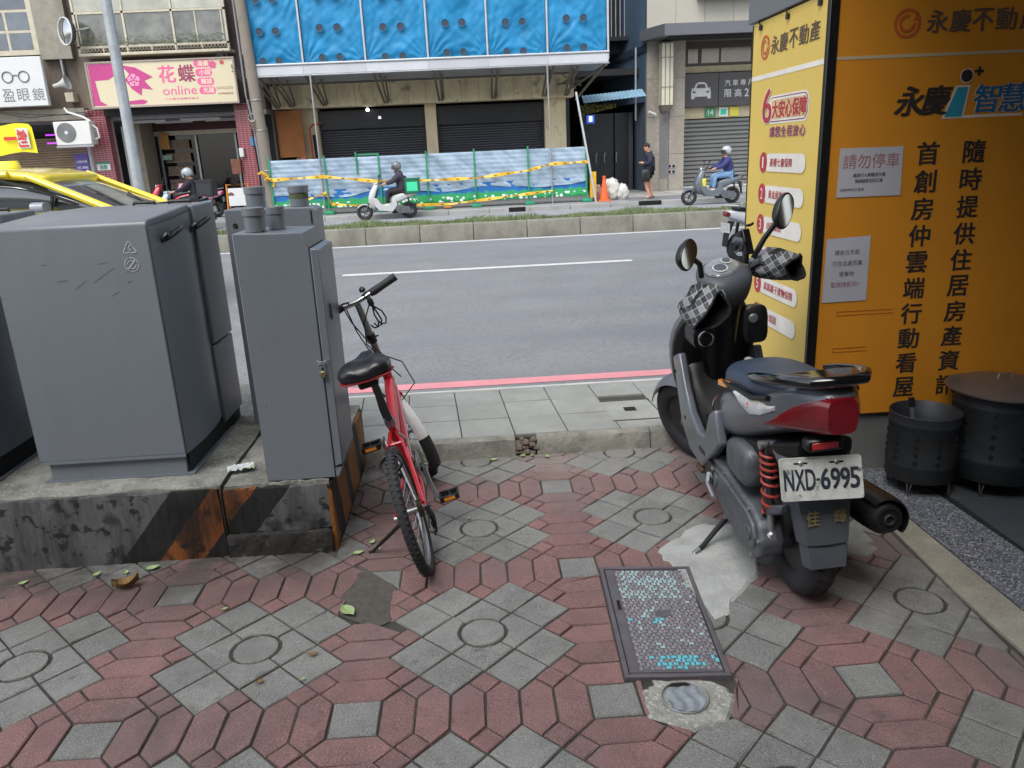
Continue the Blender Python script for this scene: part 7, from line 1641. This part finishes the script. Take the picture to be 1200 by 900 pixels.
def person(label, J, loc, rz, top, bottom, shoes, bare_legs=False, helmet=None, visor='#2a2e33', hair=None, scale=1., hood=False, mask=None, build_=1.0):
    """J: joint positions; one skinned body, clothes grown over the same joints"""
    o = empty('person', loc, rz, label, 'person'); o.scale = (scale,)*3
    V = {k: Vector(v) for k, v in J.items()}
    names = ['pelvis', 'belly', 'chest', 'neck', 'head0', 'shL', 'elL', 'wrL', 'paL', 'shR', 'elR', 'wrR', 'paR', 'hiL', 'knL', 'anL', 'hlL', 'toL', 'hiR', 'knR', 'anR', 'hlR', 'toR']
    rad = dict(pelvis=.125, belly=.115, chest=.125, neck=.055, head0=.05, sh=.062, el=.042, wr=.028, pa=.032, hi=.085, kn=.056, an=.038, hl=.035, to=.026)
    for s_ in 'LR':
        V['pa'+s_] = V['wr'+s_]+(V['wr'+s_]-V['el'+s_]).normalized()*.06
    E_ = [('pelvis', 'belly'), ('belly', 'chest'), ('chest', 'neck'), ('neck', 'head0')]
    for s_ in 'LR': E_ += [('chest', 'sh'+s_), ('sh'+s_, 'el'+s_), ('el'+s_, 'wr'+s_), ('wr'+s_, 'pa'+s_), ('pelvis', 'hi'+s_), ('hi'+s_, 'kn'+s_), ('kn'+s_, 'an'+s_), ('an'+s_, 'to'+s_)]
    names = [n for n in names if n not in ('hlL', 'hlR')]
    R_ = lambda n: rad.get(n, rad.get(n[:2], .04))
    idx = {n: i for i, n in enumerate(names)}; verts = [tuple(V[n]) for n in names]; edges = [(idx[a], idx[b]) for a, b in E_]; rr = [R_(n) for n in names]
    for s_ in 'LR':       # five separate fingers, curled
        pa = V['pa'+s_]; d_ = (V['pa'+s_]-V['wr'+s_]).normalized(); side = d_.cross(Vector((0, 0, 1))); side = side.normalized() if side.length > .1 else Vector((1, 0, 0)); dn = side.cross(d_)*-1
        for k, (off, ln_) in enumerate(((-.026, .055), (-.009, .065), (.009, .062), (.026, .048))):
            a = pa+side*off+d_*.02; b = a+d_*ln_*.55; c = b+d_*ln_*.25-Vector((0, 0, 1))*ln_*.35
            i0 = len(verts); verts += [tuple(a), tuple(b), tuple(c)]; rr += [.010, .009, .008]; edges += [(idx['pa'+s_], i0), (i0, i0+1), (i0+1, i0+2)]
        i0 = len(verts); t0 = V['wr'+s_].lerp(pa, .5)+side*-.034; verts += [tuple(t0), tuple(t0+d_*.04-Vector((0, 0, .012)))]; rr += [.011, .009]; edges += [(idx['wr'+s_], i0), (i0, i0+1)]
    limbs('body', verts, edges, rr, skin, o, 1)
    # head with face
    hd = V['head']; fdir = Vector(J.get('face', (0, 1, 0))).normalized(); T = Matrix.Translation(hd) @ fdir.to_track_quat('Y', 'Z').to_matrix().to_4x4()
    prof = [(.03, -.125), (.055, -.115), (.07, -.08), (.076, -.03), (.080, .02), (.078, .06), (.062, .095), (.035, .115), (.005, .12)]
    m = MB().at(T); rings = []
    for r__, z in prof: rings.append([(r__*.92*math.cos(2*PI*k/20), r__*1.12*math.sin(2*PI*k/20)+(.012 if z < -.05 else 0), z) for k in range(20)])
    head = m.ring_loft(rings).build('head', skin, o, smooth=True, angle=180)
    MB().at(T).ring_loft([[(-.008, .083, .0), (.008, .083, .0), (0, .088, .0)], [(-.014, .084, -.038), (.014, .084, -.038), (0, .108, -.032)], [(-.008, .08, -.045), (.008, .08, -.045), (0, .09, -.045)]]).build('nose', skin, head, smooth=True)
    for s_ in (-1, 1):
        MB().at(T).lathe([(.004, .002), (.011, 0), (.004, -.002)], 10, 'y', c=(s_*.03, .082, .008)).build('eye', M('eye_dark', '#1d1613', .3), head)
        MB().at(T).ring_loft([[(s_*.070, -.01+.016*math.cos(a), .0+.028*math.sin(a)) for a in [2*PI*k/10 for k in range(10)]], [(s_*.086, -.016+.014*math.cos(a), .0+.026*math.sin(a)) for a in [2*PI*k/10 for k in range(10)]]]).build('ear', skin, head, smooth=True)
    MB().at(T).tube([(-.022, .082, -.068), (0, .088, -.067), (.022, .082, -.068)], .005, 6).build('mouth', M('lip', '#9a5f55', .6), head, smooth=True)
    if mask:
        MB().at(T).ring_loft([[(x*k, .075+.03*(1-(x/.07)**2)*k, z*k-.045) for x, z in srect(.062, .042, 14, 2.6)] for k in (1., .9)]).build('mask', M('mask_cloth'+mask, mask, .8), head, smooth=True)
    if hair:
        rings = []
        for r__, z in ((.082, .0), (.089, .03), (.088, .07), (.072, .108), (.04, .128), (.005, .133)):
            rings.append([(r__*.97*math.cos(2*PI*k/20), r__*1.13*math.sin(2*PI*k/20)-.010+(-.02 if z < .05 and math.sin(2*PI*k/20) > .2 else 0), z+(.035 if z < .02 and math.sin(2*PI*k/20) > .2 else 0)-(.03 if z < .02 and math.sin(2*PI*k/20) < -.2 else 0)) for k in range(20)])
        MB().at(T).ring_loft(rings, True).build('hair', M('hair'+hair, hair, .7, var=.2, scale=40, bump=.5), o, smooth=True, angle=180)
    if helmet:
        rings = []
        for r__, z in ((.112, -.075), (.128, -.03), (.134, .02), (.130, .07), (.108, .115), (.07, .145), (.03, .158), (.004, .16)):
            rings.append([(r__*.93*math.cos(2*PI*k/24), r__*1.08*math.sin(2*PI*k/24)-.008-(.075 if z < .0 and math.sin(2*PI*k/24) > .45 else 0), z) for k in range(24)])
        hm = MB().at(T).ring_loft(rings, True).build('helmet', M('helmet'+helmet, helmet, .25, var=.05, coat=.5), o, smooth=True, angle=180)
        vr = []
        for k in range(9): a = R(25+130*k/8); vr.append([(.128*math.cos(a)*.96, .148*math.sin(a), z) for z in (.045, -.01, -.07)])
        MB().at(T).ring_loft([v+[(x*.97, y*.97, z) for x, y, z in v[::-1]] for v in vr]).build('visor', M('visor'+visor, visor, .08, coat=.8), hm, smooth=True, angle=60)
    # clothes
    tn_ = ['belly', 'pelvis', 'chest', 'shL', 'elL', 'cuL', 'shR', 'elR', 'cuR', 'collar']
    V['cuL'] = V['elL'].lerp(V['wrL'], .9); V['cuR'] = V['elR'].lerp(V['wrR'], .9); V['collar'] = V['chest'].lerp(V['neck'], .75)
    tr = dict(pelvis=.150, belly=.150, chest=.160, collar=.075, sh=.088, el=.066, cu=.048)
    ii = {n: i for i, n in enumerate(tn_)}
    te = [('pelvis', 'belly'), ('belly', 'chest'), ('chest', 'collar'), ('chest', 'shL'), ('shL', 'elL'), ('elL', 'cuL'), ('chest', 'shR'), ('shR', 'elR'), ('elR', 'cuR')]
    cm = M('cloth'+top, top, .85, var=.15, scale=9, bump=.5, bscale=25)
    limbs('jacket', [tuple(V[n]) for n in tn_], [(ii[a], ii[b]) for a, b in te], [tr.get(n, tr.get(n[:2], .06))*build_ for n in tn_], cm, o, 2)
    if hood: MB().at(Matrix.Translation(V['neck'])).lathe([(.06, -.05), (.105, -.03), (.11, .02), (.085, .05), (.07, .03)], 18).build('hood', cm, o, smooth=True)
    fr_ = .78 if bare_legs else .97
    V['cfL'] = V['knL'].lerp(V['anL'], .93); V['cfR'] = V['knR'].lerp(V['anR'], .93)
    if bare_legs:
        V['heL'] = V['hiL'].lerp(V['knL'], .72); V['heR'] = V['hiR'].lerp(V['knR'], .72)
        bn_ = ['pelvis', 'hiL', 'heL', 'hiR', 'heR']; be = [(0, 1), (1, 2), (0, 3), (3, 4)]; brr = [.145, .115, .105, .115, .105]
    else:
        bn_ = ['pelvis', 'hiL', 'knL', 'cfL', 'hiR', 'knR', 'cfR']; be = [(0, 1), (1, 2), (2, 3), (0, 4), (4, 5), (5, 6)]; brr = [.142, .108, .080, .062, .108, .080, .062]
    limbs('shorts' if bare_legs else 'trousers', [tuple(V[n]) for n in bn_], be, brr, M('cloth'+bottom, bottom, .85, var=.12, scale=9, bump=.4, bscale=25), o, 2)
    for s_ in 'LR':
        an, to = V['an'+s_], V['to'+s_]; d_ = (to-an); fl = Vector((d_.x, d_.y, 0)).normalized()
        T2 = Matrix.Translation(Vector((an.x, an.y, to.z-.028))) @ fl.to_track_quat('Y', 'Z').to_matrix().to_4x4()
        sh = MB().at(T2).ring_loft([[(x, y, z) for x, z in srect(w_, h_/2, 14, 3, 0, h_/2)] for y, w_, h_ in ((-.075, .025, .05), (-.065, .036, .085), (-.02, .042, .10), (.05, .042, .075), (.12, .046, .055), (.17, .036, .045), (.185, .015, .03))]).build('shoe', M('shoe'+shoes, shoes, .6, var=.1), o, smooth=True)
        MB().at(T2).ring_loft([[(x, y, z) for x, z in srect(w_, .009, 14, 4, 0, .006)] for y, w_ in ((-.08, .028), (-.06, .040), (.0, .045), (.1, .050), (.16, .044), (.192, .02))]).build('sole', M('sole_pale', '#b9b7b2', .7), sh)
    return o
def rider_J(dx=0):
    return dict(pelvis=(0, .12, .86), belly=(0, .13, 1.02), chest=(0, .19, 1.22), neck=(0, .24, 1.36), head0=(0, .26, 1.42), head=(0, .28, 1.50),
                shL=(-.17, .20, 1.29), elL=(-.24, .40, 1.10), wrL=(-.25, .64, 1.04), shR=(.17, .20, 1.29), elR=(.24, .40, 1.10), wrR=(.25, .64, 1.04),
                hiL=(-.09, .16, .85), knL=(-.14, .58, .82), anL=(-.12, .62, .43), toL=(-.12, .78, .40), hiR=(.09, .16, .85), knR=(.14, .58, .82), anR=(.12, .62, .43), toR=(.12, .78, .40))
mini_scooter('white scooter carrying a green insulated delivery box, passing the site fence', (-1.62, 21.9, -.02), R(91), '#b9bbba', '#4a4c50', ('#17694a', '#3fcf9a'), bz=.70, scale=.95)
person('person in a dark padded jacket and grey helmet riding the white delivery scooter', rider_J(), (-1.62, 21.9, -.02), R(91), '#3a3642', '#2f2b33', '#bfc3c6', helmet='#6a6e72', visor='#3a3d40', hood=True, mask='#3a3a3e', scale=.915, build_=1.25)
gs_ = mini_scooter('grey scooter with a teal front cowl ridden past the grey garage shutter', (7.28, 21.5, -.02), R(91), '#5f666d', '#53585e', scale=.95)
J2 = rider_J(); J2['chest'] = (0, .16, 1.22); J2['head'] = (0, .22, 1.51)
person('person in a violet blue jacket and jeans riding the grey scooter', J2, (7.28, 21.5, -.02), R(91), '#33386a', '#6f93b5', '#b9b6ba', helmet='#a9adb2', visor='#15171a', scale=.915, build_=1.1)
MB().box((-.10, 0, -.12), (.0, .12, .12)).build('bottle', M('bottle_yellow', '#c9c24a', .3, var=.1), gs_, bevel=.03).location = (-.10, .82, .62)
mini_scooter('dark scooter with a round black top box in front of the shop entrance', (-6.95, 21.3, -.02), R(90), '#9fb4c4', '#404348', ('#232428', '#2a2b30'))
J3 = rider_J(); J3['face'] = (0, 1, -.25); J3['head'] = (0, .30, 1.48)
person('person in black jacket and grey helmet riding before the shop entrance', J3, (-6.95, 21.3, -.02), R(90), '#20232b', '#26272c', '#3a3a3c', helmet='#9aa2a8', visor='#6d7a84', scale=.98)
mini_scooter('crimson scooter parked deep in front of the left shop', (-8.2, 24.2, .1), R(97), '#b01f3c', '#3a2a2e')
mini_scooter('scooter under a pink cover parked before the shop window', (-7.6, 24.4, .1), R(95), '#d88aa8', '#6a4a55')
mini_scooter('silver scooter riding away on the near carriageway, half hidden by the yellow panel', (3.98, 11.25, -.12), R(-80), '#b9bcc0', '#5b5e63')
# pedestrian looking at a phone
Jm = dict(pelvis=(0, 0, .90), belly=(0, .0, 1.06), chest=(0, .01, 1.26), neck=(0, .03, 1.42), head0=(0, .05, 1.48), head=(0, .075, 1.545), face=(0, 1, -.45),
          shL=(-.17, 0, 1.34), elL=(-.22, -.01, 1.08), wrL=(-.14, .19, 1.10), shR=(.17, 0, 1.34), elR=(.21, .0, 1.07), wrR=(.12, .20, 1.11),
          hiL=(-.085, 0, .88), knL=(-.10, .12, .50), anL=(-.10, -.02, .10), toL=(-.12, .14, .04), hiR=(.085, 0, .88), knR=(.10, -.02, .49), anR=(.10, -.10, .10), toR=(.11, .07, .04))
person('person in dark jacket and black shorts standing on the far pavement with a phone', Jm, (5.26, 22.75, .104), R(80), '#262c3d', '#121317', '#4a4442', bare_legs=True, hair='#231c19', scale=.94, build_=1.32)
o = MB().box((-.04, -.006, -.07), (.04, .006, .07)).build('mobile_phone', blk, bevel=.004); o.location = (4.99, 22.77, 1.18); o.rotation_euler = (R(-20), 0, R(80)); tag(o, 'small dark mobile phone held by the standing person on the far pavement', 'phone')
hb = empty('hand_bag', (5.12, 22.60, .62), R(80), 'dark bag hanging at the hip of the person standing on the far pavement', 'bag')
MB().ring_loft([[(x, y, z) for x, y in srect(w_, d_, 14, 3)] for z, w_, d_ in ((0, .05, .11), (.06, .065, .13), (.26, .06, .12), (.33, .03, .10))]).build('bag_body', blk, hb, smooth=True); MB().tube([(0, -.10, .30), (0, -.06, .50), (0, .06, .50), (0, .10, .30)], .010, 6).build('strap', blk, hb, smooth=True)

# taxi, seen from its left side, heading right
tx = empty('taxi', (-5.6, 9.3, -.12), 0, 'yellow taxi with a roof light passing behind the large grey cabinets', 'car')
tx.scale = (1, 1, .965)
yt = M('taxi_yellow', '#e8cf1a', .22, var=.03, coat=.9); cg = M('car_glass', '#39424a', .04, var=.35, scale=1.2, spec=.9, coat=.5); trim = M('car_trim', '#1b1c1f', .4)
def ysec(x, z0, z1, half, inset, n=20, yc=.85, e=4): return [(x, yc+y, z) for y, z in srect(half, (z1-z0)/2, n, e, 0, (z0+z1)/2)]
MB().ring_loft([ysec(x, z0, z1, h_, 0) for x, z0, z1, h_ in ((-2.35, .45, .95, .70), (-2.25, .28, 1.20, .80), (-1.7, .20, 1.34, .85), (0, .18, 1.36, .86), (1.0, .18, 1.35, .86), (1.45, .18, 1.31, .85), (1.70, .2, 1.24, .82), (1.88, .26, 1.12, .76), (1.96, .36, .9, .66))]).build('body', yt, tx, smooth=True, sub=1)
MB().ring_loft([ysec(x, z0, z1, h_, 0, 20, .85, 3.2) for x, z0, z1, h_ in ((-2.15, 1.25, 1.36, .70), (-1.95, 1.25, 1.62, .71), (-1.4, 1.25, 1.80, .72), (-.4, 1.25, 1.845, .72), (.35, 1.25, 1.82, .72), (.75, 1.25, 1.73, .72), (1.15, 1.25, 1.53, .74), (1.5, 1.22, 1.37, .76), (1.68, 1.2, 1.29, .76))]).build('glasshouse', cg, tx, smooth=True, sub=1)
MB().ring_loft([ysec(x, z1-.10, z1+.035, h_, 0, 20, .85, 4.5) for x, z1, h_ in ((-2.05, 1.58, .70), (-2.0, 1.62, .71), (-1.4, 1.805, .725), (-.4, 1.85, .725), (.35, 1.83, .725), (.70, 1.755, .72), (.76, 1.73, .71), (.78, 1.72, .70))]).build('roof', yt, tx, smooth=True, sub=1)
for y in (.115, 1.585):
    MB().tube([(.60, y, 1.765), (.95, y-.02 if y < 1 else y+.02, 1.60), (1.55, y-.05 if y < 1 else y+.05, 1.31)], [.045, .042, .05], 8).build('pillar', yt, tx, smooth=True)
    MB().tube([(-2.0, y, 1.60), (-1.4, y, 1.78), (-.4, y, 1.82), (.4, y, 1.79)], .04, 8).build('roof_rail', yt, tx, smooth=True)
    yy = y-.03 if y < 1 else y+.03
    MB().tube([(-1.9, yy, 1.50), (-1.2, yy, 1.73), (-.3, yy, 1.765), (.35, yy, 1.715), (.8, yy, 1.56), (1.1, yy, 1.42)], .018, 6).build('window_trim', trim, tx, smooth=True)
    MB().tube([(-.35, yy, 1.34), (-.32, yy, 1.76)], .035, 6).build('door_pillar', trim, tx, smooth=True)
    MB().tube([(.82, yy, 1.36), (.86, yy, 1.52)], .022, 6).build('quarter_bar', trim, tx, smooth=True)
    mr_ = MB().ring_loft([[(x, (y-.16 if y < 1 else y+.16)+yy2, 1.40+z) for yy2, z in srect(.10, .065, 14, 2.8)] for x in (.70, .78, .84)]).build('wing_mirror', M('mirror_shell', '#8a8f9a', .3, coat=.5), tx, smooth=True)
    MB().box((.74, y-.08, 1.36), (.80, y+.08, 1.385)).build('arm', trim, mr_)
for x in (-1.45, 1.3):
    for y in (.0, 1.70):
        w_ = MB().torus((x, y+(.06 if y < 1 else -.06), .32), .225, .09, 'y', 32, 10).build('wheel', rub, tx, smooth=True); MB().lathe([(.21, -.05), (.19, 0), (.03, -.02)], 24, 'y', c=(x, y+(.0 if y < 1 else 0), .32)).build('rim', alu, w_, smooth=True)
rl = MB().ring_loft([[(x, y, z) for x, y in srect(.16*k, .09*k, 16, 3, .05, .85)] for z, k in ((1.87, .75), (1.90, .72), (1.955, .6))]).build('roof_light', M('roof_light_yellow', '#e9d83a', .3, coat=.5), tx, smooth=True)
MB().box((-.16, .72, 1.845), (.26, .98, 1.86)).build('roof_light_base', trim, tx)
for a, b in (((1.62, .35, 1.315), (1.15, .55, 1.545)), ((1.62, .95, 1.315), (1.25, 1.2, 1.50))): MB().tube([a, b], .010, 6).build('wiper', trim, tx)
MB().box((1.25, .12, 1.28), (1.62, 1.58, 1.34)).build('dash_cover', trim, tx)
for y in (.25, 1.45): MB().ring_loft([[(x, y+yy2, .80+z) for yy2, z in srect(.16, .08, 14, 3)] for x in (1.84, 1.93)]).build('headlight', clearl, tx, smooth=True)
for x in (.9, -.3): MB().tube([(x-.35, -.015, 1.12), (x-.15, -.015, 1.12)], .015, 6).build('door_handle', yt, tx, smooth=True)
